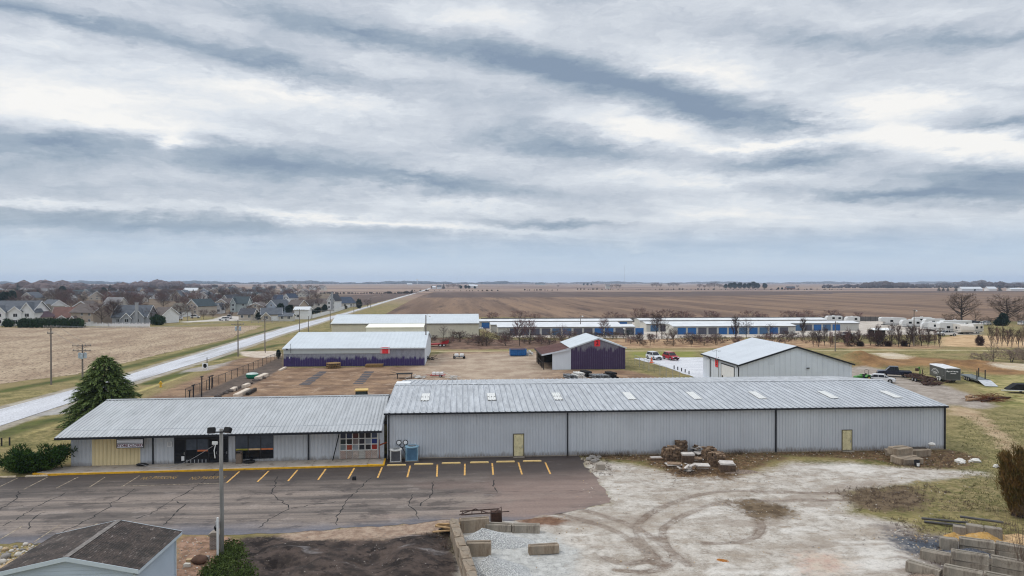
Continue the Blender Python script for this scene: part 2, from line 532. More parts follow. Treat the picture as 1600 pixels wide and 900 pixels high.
LAYERS = [
 ('village', 'p', [VILLAGE], 0, alb(128, 108, 94), alb(108, 96, 72), 8, 6, .05),
 ('vdrive', 'p', [VDRIVE], 0, alb(214, 206, 198), alb(196, 188, 178), 2, 1, .1),
 ('straw', 'l', STRAWLINE, .5, alb(196, 180, 122), alb(176, 158, 100), .5, .5, .5),
 ('ditch', 'l', DITCH, 1.5, alb(94, 102, 48), alb(66, 74, 34), 1.5, 1.2, .3),
 ('shoulder', 'p', [road_poly], 1.6, alb(160, 150, 136), alb(188, 178, 160), .6, .6, .4),
 ('gdrive', 'p', [GDRIVE], .4, alb(160, 152, 146), alb(186, 176, 164), .8, .5, .4),
 ('tanbank', 'p', [TANBANK], 0, alb(196, 164, 128), alb(150, 116, 88), 3, 2, .22),
 ('scrub', 'p', [SCRUB], 0, alb(140, 112, 94), alb(98, 76, 64), 3, 2, .35),
 ('strawgrass', 'p', [STRAWGRASS], 0, alb(218, 186, 146), alb(190, 156, 116), 3, 2, .2),
 ('storpad', 'p', [STORPAD], 0, alb(214, 204, 192), alb(190, 178, 164), 3, 2, .2),
 ('lane', 'l', [LANE], 1.3, alb(196, 182, 144), alb(168, 152, 112), .8, .8, .2),
 ('lawnm', 'p', [LAWN_M], 0, alb(128, 132, 62), alb(150, 146, 80), 1.5, 1.5, .2),
 ('backdirt', 'p', [BACKDIRT], 0, alb(166, 128, 86), alb(128, 96, 64), 4, 3, .18),
 ('sandpatch', 'p', [SANDPATCH, SANDPATCH2], 0, alb(214, 200, 178), alb(200, 180, 150), 2.5, 1.2, .3),
 ('swath', 'p', [SWATH], 0, alb(118, 118, 64), alb(184, 168, 116), 4, 2, .3),
 ('lawnr', 'p', [LAWN_R], 0, alb(152, 140, 94), alb(104, 100, 56), 2, 2, .6),
 ('backroad', 'p', [BACKROAD], 0, alb(180, 168, 156), alb(152, 140, 128), 1.6, 1.0, .5),
 ('traildirt', 'p', [TRAILDIRT], 0, alb(196, 172, 140), alb(170, 144, 112), 1.6, 1.0, .6),
 ('yard', 'p', [YARD], 0, alb(166, 136, 108), alb(126, 100, 80), 1.6, 1.2, .2),
 ('yardpale', 'p', [YARD2], 0, alb(192, 172, 150), alb(164, 142, 122), 5, 5, .2),
 ('fencebed', 'p', [FENCEBED], 0, alb(112, 98, 88), alb(92, 80, 72), .6, .6, .6),
 ('pad', 'p', [PAD2], 0, alb(222, 208, 192), alb(200, 180, 160), .6, .6, .6),
 ('rdrive', 'p', [RDRIVE], 0, alb(186, 182, 176), alb(160, 154, 148), .5, .5, .6),
 ('gravel', 'p', [GRAVEL], 0, alb(210, 202, 191), alb(172, 161, 148), 1.7, 1.0, .7),
 ('strip', 'p', [STRIP], 0, alb(116, 90, 64), alb(80, 60, 40), 2.2, .7, .9),
 ('green', 'p', [GREEN1], 0, alb(108, 104, 60), alb(150, 134, 94), 2.4, .8, .8),
 ('weed', 'p', [WEED1, MUD1], 0, alb(92, 76, 58), alb(124, 106, 84), 2.6, 1.0, 1.0),
 ('darkgrav', 'p', [DARKGRAV], 0, alb(150, 138, 128), alb(110, 102, 98), 2.2, 1.2, 1.2),
 ('bluegrav', 'p', [BLUEGRAV], 0, alb(70, 76, 86), alb(100, 104, 110), 1.8, .9, 1.6),
 ('pink', 'p', [PINKSPOT], 0, alb(196, 168, 152), alb(206, 190, 172), 1.6, 1.0, 1.0),
 ('whitegr', 'p', [WHITEGR], 0, alb(206, 204, 198), alb(182, 180, 174), 1.2, .8, 1.5),
 ('soil', 'p', [SOIL], 0, alb(56, 49, 46), alb(92, 79, 72), .9, .5, .9),
 ('sandy', 'p', [SANDY], 0, alb(180, 158, 138), alb(150, 126, 108), .9, .5, 1.4),
 ('shedgrit', 'p', [SHED_GRIT], 0, alb(172, 138, 116), alb(132, 104, 84), .7, .4, 1.4),
 ('oily', 'p', [OILY], 0, alb(108, 78, 60), alb(140, 108, 86), .8, .5, 1.2),
]
def coords(segs):
 out = []
 for a, b, st_ in segs:
  n = max(1, int(round((b - a) / st_)))
  out += list(np.linspace(a, b, n, endpoint=False))
 return out
gx = coords([(-14000, -3000, 1000), (-3000, -600, 200), (-600, -150, 25), (-150, -45, 2), (-45, 66, .33), (66, 160, 1.3), (160, 330, 5), (330, 900, 40), (900, 3000, 200), (3000, 14000, 1000)]) + [14000]
gy = coords([(-60, 36, 8), (36, 75, .33), (75, 155, .9), (155, 262, 1.2), (262, 420, 6), (420, 1500, 60), (1500, 4000, 250), (4000, 14000, 1000)]) + [14000]
gx, gy = np.array(gx), np.array(gy)
XX, YY = np.meshgrid(gx, gy)
GP = np.stack([XX.ravel(), YY.ravel()], 1)
ZZ = np.zeros(len(GP))
def vnoise(p, s, seed=0):
 """cheap value noise for the ground relief"""
 r = np.random.RandomState(seed)
 tab = r.rand(64, 64)
 q = p * s
 i = np.floor(q).astype(int)
 f = q - i
 f = f * f * (3 - 2 * f)
 a = tab[i[:, 0] % 64, i[:, 1] % 64]
 b = tab[(i[:, 0] + 1) % 64, i[:, 1] % 64]
 c = tab[i[:, 0] % 64, (i[:, 1] + 1) % 64]
 d = tab[(i[:, 0] + 1) % 64, (i[:, 1] + 1) % 64]
 return (a * (1 - f[:, 0]) + b * f[:, 0]) * (1 - f[:, 1]) + (c * (1 - f[:, 0]) + d * f[:, 0]) * f[:, 1]
def sd_many(kind, shapes, wid):
 val = np.full(len(GP), -8.0)
 for s in shapes:
  q = np.array(s if s is road_poly else g_(s))
  lo, hi = q.min(0) - 10, q.max(0) + 10
  m_ = (GP[:, 0] > lo[0]) & (GP[:, 0] < hi[0]) & (GP[:, 1] > lo[1]) & (GP[:, 1] < hi[1])
  if m_.any():
   v = poly_sd(GP[m_], [tuple(x) for x in q]) + wid if kind == 'p' else line_sd(GP[m_], [tuple(x) for x in q], wid)
   val[m_] = np.maximum(val[m_], v)
 return val
near = (GP[:, 0] > -60) & (GP[:, 0] < 80) & (GP[:, 1] > 30) & (GP[:, 1] < 80)
soil_sd = np.full(len(GP), -9.0)
soil_sd[near] = poly_sd(GP[near], g_(SOIL))
k = np.clip((soil_sd - .8) / 2.5, 0, 1)
ZZ += k * (vnoise(GP, .35, 1) * 1.0 + vnoise(GP, 1.1, 2) * .35 - .45)
gsd = np.full(len(GP), -9.0)
gsd[near] = poly_sd(GP[near], g_(GRAVEL))
ZZ += np.clip(gsd / 3, 0, 1) * (vnoise(GP, .5, 4) * .16 + vnoise(GP, 1.6, 3) * .06 - .1)
bd = np.full(len(GP), -9.0)
mid = (GP[:, 0] > 60) & (GP[:, 0] < 200) & (GP[:, 1] > 100) & (GP[:, 1] < 230)
mb_ = G(1345, 566)
dm = np.hypot((GP[:, 0] - mb_[0]) / 9.0, (GP[:, 1] - mb_[1]) / 8.0)
ZZ += np.clip(1 - dm, 0, 1) ** 1.3 * 2.4 * (.8 + .5 * vnoise(GP, .7, 9))
mb2 = G(1515, 572)
dm2 = np.hypot((GP[:, 0] - mb2[0]) / 16.0, (GP[:, 1] - mb2[1]) / 7.0)
ZZ += np.clip(1 - dm2, 0, 1) * 1.3 * (.6 + .8 * vnoise(GP, .5, 19))
tv = sd_many('l', TRK, .40)
ZZ -= np.clip(tv / .3, 0, 1) * .06 * vnoise(GP, .6, 23)
nx, ny = len(gx), len(gy)
idx = np.arange(nx * ny).reshape(ny, nx)
quads = np.stack([idx[:-1, :-1].ravel(), idx[:-1, 1:].ravel(), idx[1:, 1:].ravel(), idx[1:, :-1].ravel()], 1)
gm = bpy.data.meshes.new('ground')
gm.vertices.add(nx * ny)
gm.vertices.foreach_set('co', np.stack([GP[:, 0], GP[:, 1], ZZ], 1).ravel().astype(np.float32))
gm.loops.add(len(quads) * 4)
gm.loops.foreach_set('vertex_index', quads.ravel().astype(np.int32))
gm.polygons.add(len(quads))
gm.polygons.foreach_set('loop_start', np.arange(0, len(quads) * 4, 4, dtype=np.int32))
gm.polygons.foreach_set('loop_total', np.full(len(quads), 4, dtype=np.int32))
gm.polygons.foreach_set('use_smooth', np.ones(len(quads), bool))
gm.update(calc_edges=True)
def put_attr(me, name, val):
 a = me.attributes.new(name, 'FLOAT', 'POINT')
 a.data.foreach_set('value', np.clip(val, -8, 8).astype(np.float32))
for L_ in LAYERS:
 put_attr(gm, L_[0], sd_many(L_[1], L_[2], L_[3]))
put_attr(gm, 'track', tv)
gmat, nt, bs = new_mat('ground_cover')
pos = nt.n('ShaderNodeNewGeometry').outputs['Position']
nb = nt.noise(pos, .05, 6, .6)
nm = nt.noise(pos, .35, 6, .65)
nf = nt.noise(pos, 2.2, 5, .7)
ng = nt.noise(pos, 9.0, 3, .7)
grass = nt.mix(nt.mapr(nt.math('ADD', nt.math('MULTIPLY', nm, .6), nt.math('MULTIPLY', nf, .4)), .38, .62), alb(100, 98, 54), alb(166, 150, 102))
grass = nt.mix(nt.mapr(nb, .45, .65), grass, alb(150, 132, 92))
sep = nt.n('ShaderNodeSeparateXYZ')
nt.L(pos, sep.inputs[0])
farn = nt.noise(nt.mapping(pos, (.0011, .0035, 1)), 1.0, 3, .5)
farn2 = nt.noise(nt.mapping(pos, (.02, .004, 1)), 1.0, 4, .6)
farc = nt.mix(nt.mapr(farn, .4, .6), alb(164, 140, 122), alb(130, 108, 98))
farc = nt.mix(nt.mapr(farn2, .5, .75, 0, .5), farc, alb(186, 164, 140))
colr = nt.mix(nt.mapr(sep.outputs[1], 420, 900), grass, farc)
edge_n = nt.math('SUBTRACT', nt.math('ADD', nt.math('MULTIPLY', nm, .9), nt.math('MULTIPLY', nf, .8)), .85)
soilmask = gravmask = None
for (nme, kind, shp, wid, ca, cb, amp, soft, sc) in LAYERS:
 a = nt.n('ShaderNodeAttribute', attribute_name=nme).outputs['Fac']
 s_ = nt.math('MULTIPLY_ADD', edge_n, amp * 2.2, a)
 mk = nt.mapr(s_, -soft, soft)
 nn_ = nt.noise(pos, sc, 6, .68)
 cc = nt.mix(nt.mapr(nn_, .38, .62), ca, cb)
 if nme == 'gravel':
  cc = nt.mix(nt.mapr(nt.noise(nt.mapping(pos, (.5, 1.1, 1)), .9, 6, .7), .54, .68, 0, .75), cc, alb(150, 132, 112))
  cc = nt.mix(nt.mapr(nt.noise(nt.mapping(pos, (.7, 1.5, 1)), 2.0, 6, .8), .55, .61, 0, 1), cc, nt.mix(nt.mapr(nt.n('ShaderNodeAttribute', attribute_name='strip').outputs['Fac'], -6.5, -.5, .22, .95), cc, alb(92, 76, 60)))
  cc = nt.mix(nt.mapr(ng, .54, .64, 0, .3), cc, alb(232, 226, 216))
  cc = nt.mix(nt.mapr(nt.noise(nt.mapping(pos, (.10, .22, 1)), 1.0, 5, .6), .5, .62, 0, .7), cc, alb(160, 146, 132))
  cc = nt.mix(nt.mapr(nt.noise(nt.mapping(pos, (.09, .25, 1), loc=(31, 7, 0)), 1.0, 5, .65), .54, .64, 0, .7), cc, alb(228, 222, 213))
  cc = nt.mix(nt.mapr(nt.noise(nt.mapping(pos, (.6, 1.2, 1)), .32, 4, .6), .48, .66, 0, .55), cc, alb(172, 158, 142))
  tk = nt.n('ShaderNodeAttribute', attribute_name='track').outputs['Fac']
  tkm = nt.mapr(nt.math('MULTIPLY_ADD', edge_n, .7, tk), -.15, .3)
  tn = nt.math('MULTIPLY', nt.mapr(nt.noise(pos, 1.6, 6, .8), .38, .6, .40, .95), nt.mapr(nt.noise(pos, .3, 3, .6), .38, .6, .6, 1.0))
  cc = nt.mix(nt.math('MULTIPLY', tkm, tn), cc, alb(126, 108, 94))
  rut = nt.math('SUBTRACT', .09, nt.math('ABSOLUTE', nt.math('SUBTRACT', nt.math('MULTIPLY_ADD', edge_n, .15, tk), .16)))
  cc = nt.mix(nt.math('MULTIPLY', nt.mapr(rut, 0, .1), nt.math('MULTIPLY', tn, .5)), cc, alb(104, 86, 72))
  gravmask = mk
 if nme == 'whitegr':
  cc = nt.mix(nt.mapr(ng, .56, .64, 0, .7), cc, alb(120, 122, 126))
 if nme == 'soil':
  cc = nt.mix(nt.mapr(nt.noise(pos, .55, 6, .7), .52, .62), cc, alb(40, 34, 32))
  cc = nt.mix(nt.mapr(nt.noise(nt.mapping(pos, (.2, .5, 1)), .9, 5, .6), .60, .70, 0, .8), cc, alb(140, 134, 132))
  cc = nt.mix(nt.mapr(nt.noise(pos, 3.2, 4, .7), .66, .70), cc, alb(190, 180, 170))
 if nme == 'yard':
  cc = nt.mix(nt.mapr(nt.noise(nt.mapping(pos, (.05, .35, 1)), 1.0, 5, .65), .52, .66, 0, .75), cc, alb(112, 92, 78))
  cc = nt.mix(nt.mapr(nt.noise(nt.mapping(pos, (.22, .3, 1)), 1.0, 6, .75), .56, .64, 0, .6), cc, alb(196, 172, 148))
 if nme in ('green', 'lawnr', 'strip'):
  cc = nt.mix(nt.mapr(nf, .48, .66, 0, .75), cc, alb(170, 152, 112) if nme != 'strip' else alb(150, 128, 98))
 colr = nt.mix(mk, colr, cc)
colr = nt.mix(nt.mapr(ng, .32, .46, .5, 0), colr, nt.mix(.6, colr, (.03, .025, .02)))
colr = nt.mix(nt.mapr(nf, .36, .5, .35, 0), colr, nt.mix(.6, colr, (.04, .03, .02)))
nt.L(colr, bs.inputs['Base Color'])
bs.inputs['Roughness'].default_value = .9
bs.inputs['Specular IOR Level'].default_value = .15
bmp = nt.n('ShaderNodeBump')
bmp.inputs['Strength'].default_value = .7
bmp.inputs['Distance'].default_value = .12
nt.L(nt.math('ADD', nt.math('MULTIPLY', nf, .8), nt.math('MULTIPLY', ng, .45)), bmp.inputs['Height'])
nt.L(bmp.outputs[0], bs.inputs['Normal'])
gm.materials.append(gmat)
ground = struct(link('ground', gm))
def sheet(name, pts, z, mt, ragged=0.0, step=1.0, seed=1, extra=None, kind='structure'):
 """flat sheet over the ground with an optionally worn outline; pts are ground points"""
 r = random.Random(seed)
 out = []
 for i in range(len(pts)):
  a, b = Vector(pts[i]), Vector(pts[(i + 1) % len(pts)])
  n = max(1, int((b - a).length / step)) if ragged else 1
  for k_ in range(n):
   q = a.lerp(b, k_ / n)
   if ragged and k_:
    q += Vector((r.gauss(0, ragged), r.gauss(0, ragged)))
   out.append((q.x, q.y, z))
 mb = MB()
 mb.face(out)
 if extra:
  extra(mb)
 return struct(mb.build(name, mt if isinstance(mt, list) else [mt]), kind)
def ground_mat(name, ca, cb, sc, stretch=(1, 1, 1), rough=.9, c3=None, t3=(.55, .7), sc3=1.0, st3=None, spec=.2, bump=.4, fine=4.0):
 m, nt, bs = new_mat(name)
 pos = nt.n('ShaderNodeNewGeometry').outputs['Position']
 v = nt.mapping(pos, stretch)
 c = nt.mix(nt.mapr(nt.noise(v, sc, 6, .65), .36, .64), ca, cb)
 if c3 is not None:
  c = nt.mix(nt.mapr(nt.noise(nt.mapping(pos, st3 or stretch), sc3, 6, .7), *t3), c, c3)
 g = nt.noise(pos, fine, 4, .7)
 c = nt.mix(nt.mapr(g, .35, .6, .35, 0), c, (.03, .024, .018))
 nt.L(c, bs.inputs['Base Color'])
 bs.inputs['Roughness'].default_value = rough
 bs.inputs['Specular IOR Level'].default_value = spec
 if bump:
  b = nt.n('ShaderNodeBump')
  b.inputs['Strength'].default_value = bump
  b.inputs['Distance'].default_value = .08
  nt.L(g, b.inputs['Height'])
  nt.L(b.outputs[0], bs.inputs['Normal'])
 return m
m_road = ground_mat('pale_road_concrete', alb(226, 226, 230), alb(212, 212, 216), .25, (1, .15, 1), .6, alb(172, 169, 166), (.50, .66), .8, (.9, .03, 1), spec=.4, bump=.1)
sheet('road', road_poly, .05, m_road)
m_edge = ground_mat('white_road_paint', (.8, .8, .78), (.7, .7, .68), 1.0, bump=0)
m_stub = ground_mat('corn_stubble', alb(202, 180, 152), alb(168, 144, 120), .14, (1, .35, 1), .95, alb(98, 76, 60), (.52, .60), 1.8, (1.2, .35, 1), fine=2.6)
STUB = [(-400, 512.5), (0, 512), (240, 511), (300, 511), (412, 508.5), (352, 531), (250, 553.5), (198, 566), (121, 585), (0, 600), (-120, 616), (-400, 640)]
sheet('stubble_field', g_(STUB), .03, m_stub, .35, 2.0, 3)
m_crop = ground_mat('corn_residue_rows', alb(156, 127, 102), alb(116, 92, 76), .3, (.12, .005, 1), .95, alb(90, 70, 60), (.5, .68), .35, (.30, .02, 1), fine=.6)
CROP = [(602, 491), (640, 470), (668, 458.5), (676, 456.5), (900, 456), (1200, 455.2), (1500, 454.6), (2300, 454), (2300, 520), (1600, 502), (1000, 497), (600, 495)]
sheet('crop_field', g_(CROP), .04, m_crop)
m_plow = ground_mat('ploughed_brown_soil', alb(112, 92, 82), alb(94, 77, 70), .3, (.1, .01, 1), .95, alb(140, 120, 108), (.55, .7), .2, (.25, .01, 1), fine=.5)
sheet('ploughed_field', g_([(657, 465), (676, 457), (900, 456.2), (1080, 456.2), (1300, 457.2), (1300, 459.5), (1050, 463.5), (900, 464.5)]), .12, m_plow, 1.5, 18, 4)
sheet('dark_field_strip', g_([(1080, 455.4), (1640, 454.6), (1640, 456.6), (1300, 458.0), (1080, 457)]), .16, m_plow, 1.0, 30, 5)
sheet('tilled_field', g_([(505, 463), (600, 459.5), (660, 455.3), (640, 460), (608, 468), (560, 480), (545, 480), (530, 470)]), .08, m_plow, 1.0, 15, 6)
m_pad = ground_mat('wet_white_concrete', alb(240, 240, 242), alb(222, 222, 226), .3, (1, 1, 1), .45, alb(180, 178, 178), (.57, .66), .25, (.25, 1.4, 1), spec=.5, bump=0.05)
sheet('concrete_pad', g_([(990, 560), (1092, 558.5), (1160, 562), (1160, 600), (1092, 592), (1040, 574)]), .03, m_pad, .15, 1.5, 8)
m_lot, nt, bs = new_mat('worn_asphalt')
pos = nt.n('ShaderNodeNewGeometry').outputs['Position']
sp = nt.n('ShaderNodeSeparateXYZ')
nt.L(pos, sp.inputs[0])
streak = nt.noise(nt.mapping(pos, (.05, .9, 1), (0, 0, rad(1.5))), 1.0, 6, .65)
blot = nt.noise(nt.mapping(pos, (.12, .25, 1)), 1.0, 6, .62)
fin = nt.noise(pos, 6.0, 4, .7)
base = nt.mix(nt.mapr(streak, .38, .62), alb(98, 88, 81), alb(148, 133, 121))
pat = nt.noise(nt.mapping(pos, (.35, .55, 1)), 1.0, 7, .7)
base = nt.mix(nt.mapr(pat, .52, .62, 0, .7), base, alb(66, 56, 52))
base = nt.mix(nt.mapr(pat, .44, .36, 0, .4), base, alb(172, 158, 148))
base = nt.mix(nt.mapr(nt.math('MULTIPLY_ADD', sp.outputs[0], .02, blot), .42, .7, 0, .75), base, alb(150, 126, 114))
yw = nt.math('MULTIPLY_ADD', nt.math('SUBTRACT', blot, .5), 7.0, nt.math('MULTIPLY_ADD', sp.outputs[0], -.03, sp.outputs[1]))
base = nt.mix(nt.mapr(yw, 60.5, 67.5, 0, .92), base, alb(62, 53, 49))           # fresher sealed band by the buildings
base = nt.mix(nt.mapr(yw, 55.0, 52.0, 0, .6), base, alb(104, 108, 122))        # blue-grey lower edge
base = nt.mix(nt.mapr(nt.noise(nt.mapping(pos, (.3, 2.2, 1)), 1.0, 6, .75), .60, .72, 0, .5), base, alb(182, 172, 166))
base = nt.mix(nt.mapr(fin, .3, .6, .28, 0), base, (.02, .02, .02))
nt.L(base, bs.inputs['Base Color'])
bs.inputs['Roughness'].default_value = .62
bs.inputs['Specular IOR Level'].default_value = .35
b_ = nt.n('ShaderNodeBump')
b_.inputs['Strength'].default_value = .25
b_.inputs['Distance'].default_value = .03
nt.L(fin, b_.inputs['Height'])
nt.L(b_.outputs[0], bs.inputs['Normal'])
m_crack = mat('crack_tar', (.02, .018, .018), .8, var=.3)
LOT = [(-90, 755), (0, 746), (88, 744), (120, 726), (600, 710), (905, 710), (912, 726), (928, 742), (940, 760), (955, 785), (905, 796), (868, 803), (820, 812), (725, 814), (700, 812), (640, 820), (540, 825), (450, 833), (365, 836), (284, 835), (140, 846), (0, 850), (-90, 856)]
CRACKS = [
 [(306, 761), (276, 778), (258, 789), (226, 807), (204, 815)], [(278, 784), (285, 789), (276, 800), (262, 814), (253, 824)],
 [(211, 765), (197, 774), (176, 785), (174, 789), (146, 808), (120, 820), (92, 836)], [(105, 770), (60, 790), (20, 815), (-10, 828)],
 [(434, 744), (426, 766), (430, 776), (455, 795), (424, 808), (400, 829)], [(455, 795), (490, 788), (536, 784)],
 [(580, 746), (570, 756), (544, 778), (532, 798), (524, 824)], [(643, 772), (639, 790), (649, 798), (656, 815)],
 [(677, 753), (675, 768), (671, 778), (657, 787), (654, 795)], [(500, 774), (640, 771), (760, 769), (940, 767)], [(0, 776), (60, 770), (110, 762), (190, 752)],
 [(0, 792), (70, 791), (140, 788), (190, 785)], [(660, 795), (740, 796)], [(770, 750), (772, 760), (780, 772)], [(340, 738), (300, 765)], [(30, 768), (22, 784), (-10, 800)], [(66, 800), (50, 812), (40, 830)],
]
def lot_extra(mb):
 r = random.Random(5)
 for ci, c in enumerate(CRACKS):
  q = [Vector((*p, 0)) for p in g_(c)]
  wdt = .018 if ci in (9, 10, 11, 12) else .042
  pts = []
  for i in range(len(q) - 1):
   n = max(2, int((q[i + 1] - q[i]).length / .45))
   for k_ in range(n):
    p = q[i].lerp(q[i + 1], k_ / n) + Vector((r.gauss(0, .09), r.gauss(0, .09), 0))
    pts.append(p)
  for i in range(len(pts) - 1):
   d = (pts[i + 1] - pts[i])
   s_ = Vector((-d.y, d.x, 0)).normalized() * wdt * r.uniform(.45, 1.5)
   a, b2 = pts[i], pts[i + 1]
   mb.face([(a.x - s_.x, a.y - s_.y, .0205), (b2.x - s_.x, b2.y - s_.y, .0205), (b2.x + s_.x, b2.y + s_.y, .0205), (a.x + s_.x, a.y + s_.y, .0205)], 1)
sheet('parking_lot', g_(LOT), .016, [m_lot, m_crack], .12, .5, 2, lot_extra)
def paint_mat(name, c, thr):
 m, nt, bs = new_mat(name)
 pos = nt.n('ShaderNodeNewGeometry').outputs['Position']
 n_ = nt.noise(pos, 3.0, 6, .75)
 nt.L(nt.mix(nt.mapr(n_, *thr), c, alb(110, 92, 76)), bs.inputs['Base Color'])
 bs.inputs['Roughness'].default_value = .7
 return m
m_yel = paint_mat('worn_yellow_paint', alb(228, 176, 92), (.48, .68))
m_wht = paint_mat('worn_white_paint', alb(190, 176, 150), (.38, .58))
m_fad = paint_mat('faded_yellow_paint', alb(176, 140, 62), (.40, .60))
STR_Y = [((374, 737), (354.4, 754.4)), ((420, 736), (402.4, 753)), ((465, 734.4), (450, 752)), ((509, 733), (497, 750)), ((553.6, 731.6), (544, 748.4)), ((597, 730.4), (590, 747)),
   ((641, 728), (636.4, 746)), ((683.4, 726.4), (682.6, 745)), ((726.4, 725), (726, 743)), ((769, 724), (770.6, 742)), ((810, 723), (815.6, 741.6)), ((852, 723), (860, 741))]
STR_W = [((28, 747), (-5, 763)), ((74, 746), (37, 765)), ((122, 745.6), (88, 763)), ((164, 746), (139, 762)), ((218, 743.6), (192, 760)), ((189, 760), (354, 755)),
   ((35, 822.4), (-5, 846)), ((94, 820), (52, 848)), ((153, 817.6), (137, 829.6)), ((212, 815), (200, 825))]
mb = MB()
for L_, mi, wd in ((STR_Y, 0, .08), (STR_W, 1, .055)):
 for a, b2 in L_:
  a, b2 = Vector(G(*a)), Vector(G(*b2))
  d = (b2 - a).normalized()
  s_ = Vector((-d.y, d.x)) * wd
  mb.face([(*(a - s_), .0225), (*(b2 - s_), .0225), (*(b2 + s_), .0225), (*(a + s_), .0225)], mi)
struct(mb.build('parking_lines', [m_yel, m_wht]))
for px_, w_ in ((249, 3.0), (325, 3.0)):
 g = G(px_, 747)
 t_ = text_obj('pavement_lettering', 'NO PARKING', .78, m_fad, None, (g[0], g[1], .0225), (0, 0, rad(2)), .0005, .62, .006)
 t_.scale = (.66, 1.75, 1)
 struct(t_)
ST_O = (-7.9, 72.0)
ST_R = rad(2.2)
class Frame:
 def __init__(self, o, rz):
  self.o, self.c, self.s = o, math.cos(rz), math.sin(rz)
 def hit(self, px, py, off=0.0):
  """photo point on the vertical plane local y = off -> local x, z"""
  d = ray(px, py)
  ox, oy = -self.o[0], -self.o[1]
  ly0 = -ox * self.s + oy * self.c
  dly = -d[0] * self.s + d[1] * self.c
  t = (off - ly0) / dly
  return ((ox * self.c + oy * self.s) + t * (d[0] * self.c + d[1] * self.s), H + t * d[2])
 def w(self, x, y):
  return (self.o[0] + x * self.c - y * self.s, self.o[1] + x * self.s + y * self.c)
FS = Frame(ST_O, ST_R)
m_conc = mat('sidewalk_concrete', alb(184, 172, 158), .85, var=.12, scale=.6, c2=alb(136, 122, 108), thr=(.5, .72), bump=.2, world=True)
m_kerby = mat('yellow_kerb_paint', alb(236, 178, 44), .7, var=.15, scale=2, c2=alb(150, 110, 60), thr=(.56, .74), world=True)
m_foundc = mat('foundation_concrete', alb(158, 148, 136), .9, var=.15, scale=.8, world=True)
mb = MB()
x0, x1, yf = -30.6, .15, -2.75
nsl = 11
for i in range(nsl):
 a, b2 = x0 + (x1 - 1.6 - x0) * i / nsl, x0 + (x1 - 1.6 - x0) * (i + 1) / nsl
 mb.box(a + .012, b2 - .012, yf + .16, -.03, .0, .15)
mb.prism([(x1 - 1.59, .15), (x1 - .1, .12), (x1 - .1, 0), (x1 - 1.59, 0)], yf + .55, -.03)
mb.prism([(x1 - 1.59, .15), (x1 - .1, .06), (x1 - .1, 0), (x1 - 1.59, 0)], yf + .16, yf + .545, 1)
mb.prism([(x0 - 1.5, yf + .5), (x0 - .02, yf + .16), (x0 - .02, -.03), (x0 - .02, -.03)], 0, .145, 0, 'xy')
mb.box(x0 - .02, x1 - .1, yf, yf + .155, 0, .165, 1)
mb.prism([(x0 - 1.6, yf + .5), (x0 - .02, yf), (x0 - .02, yf + .15), (x0 - 1.5, yf + .65)], 0, .16, 1, 'xy')
mb.box(x1 - .1, x1 + .05, yf, -.3, 0, .165, 1)
so = mb.build('sidewalk', [m_conc, m_kerby])
so.location = (*ST_O, 0)
so.rotation_euler = (0, 0, ST_R)
struct(so)
def metal_mat(name, c, metal, rough, dirt, pitch_stretch=(1, .08, 1), thr=(.5, .75), var=.12, panel=0):
 m, nt, bs = new_mat(name)
 co = nt.n('ShaderNodeTexCoord').outputs['Object']
 v = nt.mapping(co, pitch_stretch)
 n1 = nt.noise(v, 1.4, 6, .7)
 n2 = nt.noise(nt.mapping(co, (.25, .25, .25)), 1.0, 5, .6)
 col = nt.mix(nt.mapr(n1, .3, .7), tuple(x * (1 - var) for x in c), tuple(min(1, x * (1 + var)) for x in c))
 n3 = nt.noise(v, 3.3, 6, .75)
 col = nt.mix(nt.math('MULTIPLY', nt.mapr(n3, *thr), .8), col, dirt)
 col = nt.mix(nt.mapr(n2, .35, .7, 0, .35), col, tuple(x * .78 for x in c))
 if panel:
  sp_ = nt.n('ShaderNodeSeparateXYZ')
  nt.L(co, sp_.inputs[0])
  wn_ = nt.n('ShaderNodeTexWhiteNoise', noise_dimensions='1D')
  nt.L(nt.math('SNAP', sp_.outputs[0], panel), wn_.inputs['W'])
  col = nt.mix(nt.mapr(wn_.outputs[0], 0, 1, 0, .16, False), col, tuple(x * .62 for x in c))
  sd2 = nt.math('MULTIPLY_ADD', nt.noise(nt.mapping(co, (1.2, 1, .5)), 1.6, 6, .75), -1.1, sp_.outputs[2])
  col = nt.mix(nt.mapr(sd2, .05, -.45, 0, .75), col, (.17, .14, .11))
  col = nt.mix(nt.mapr(nt.noise(nt.mapping(co, (2.5, 1, .10)), 1.0, 6, .7), .60, .74, 0, .35), col, (.25, .23, .22))
  col = nt.mix(nt.mapr(nt.noise(nt.mapping(co, (.25, 1, .6)), 1.0, 5, .6), .35, .7, 0, .18), col, (.62, .64, .66))
 nt.L(col, bs.inputs['Base Color'])
 bs.inputs['Metallic'].default_value = metal
 nt.L(nt.mapr(n2, .3, .7, rough - .06, rough + .1), bs.inputs['Roughness'])
 bs.inputs['Specular IOR Level'].default_value = .4
 return m
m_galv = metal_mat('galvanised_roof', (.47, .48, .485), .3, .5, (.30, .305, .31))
m_galv2 = metal_mat('galvanised_rib_shade', (.22, .24, .26), .3, .5, (.12, .125, .13))  # darker metal for one rib flank, shade put into the colour
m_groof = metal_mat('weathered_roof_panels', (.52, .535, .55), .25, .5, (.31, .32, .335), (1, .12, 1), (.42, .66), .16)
m_groof2 = metal_mat('weathered_rib_shade', (.24, .26, .29), .25, .55, (.14, .14, .14), (1, .12, 1))  # weathered metal darkened as painted shade on rib flanks and eave underside
m_wall = metal_mat('grey_blue_siding', (.56, .58, .61), .0, .55, (.38, .395, .42), (1, 1, .06), (.6, .85), .05, .915)
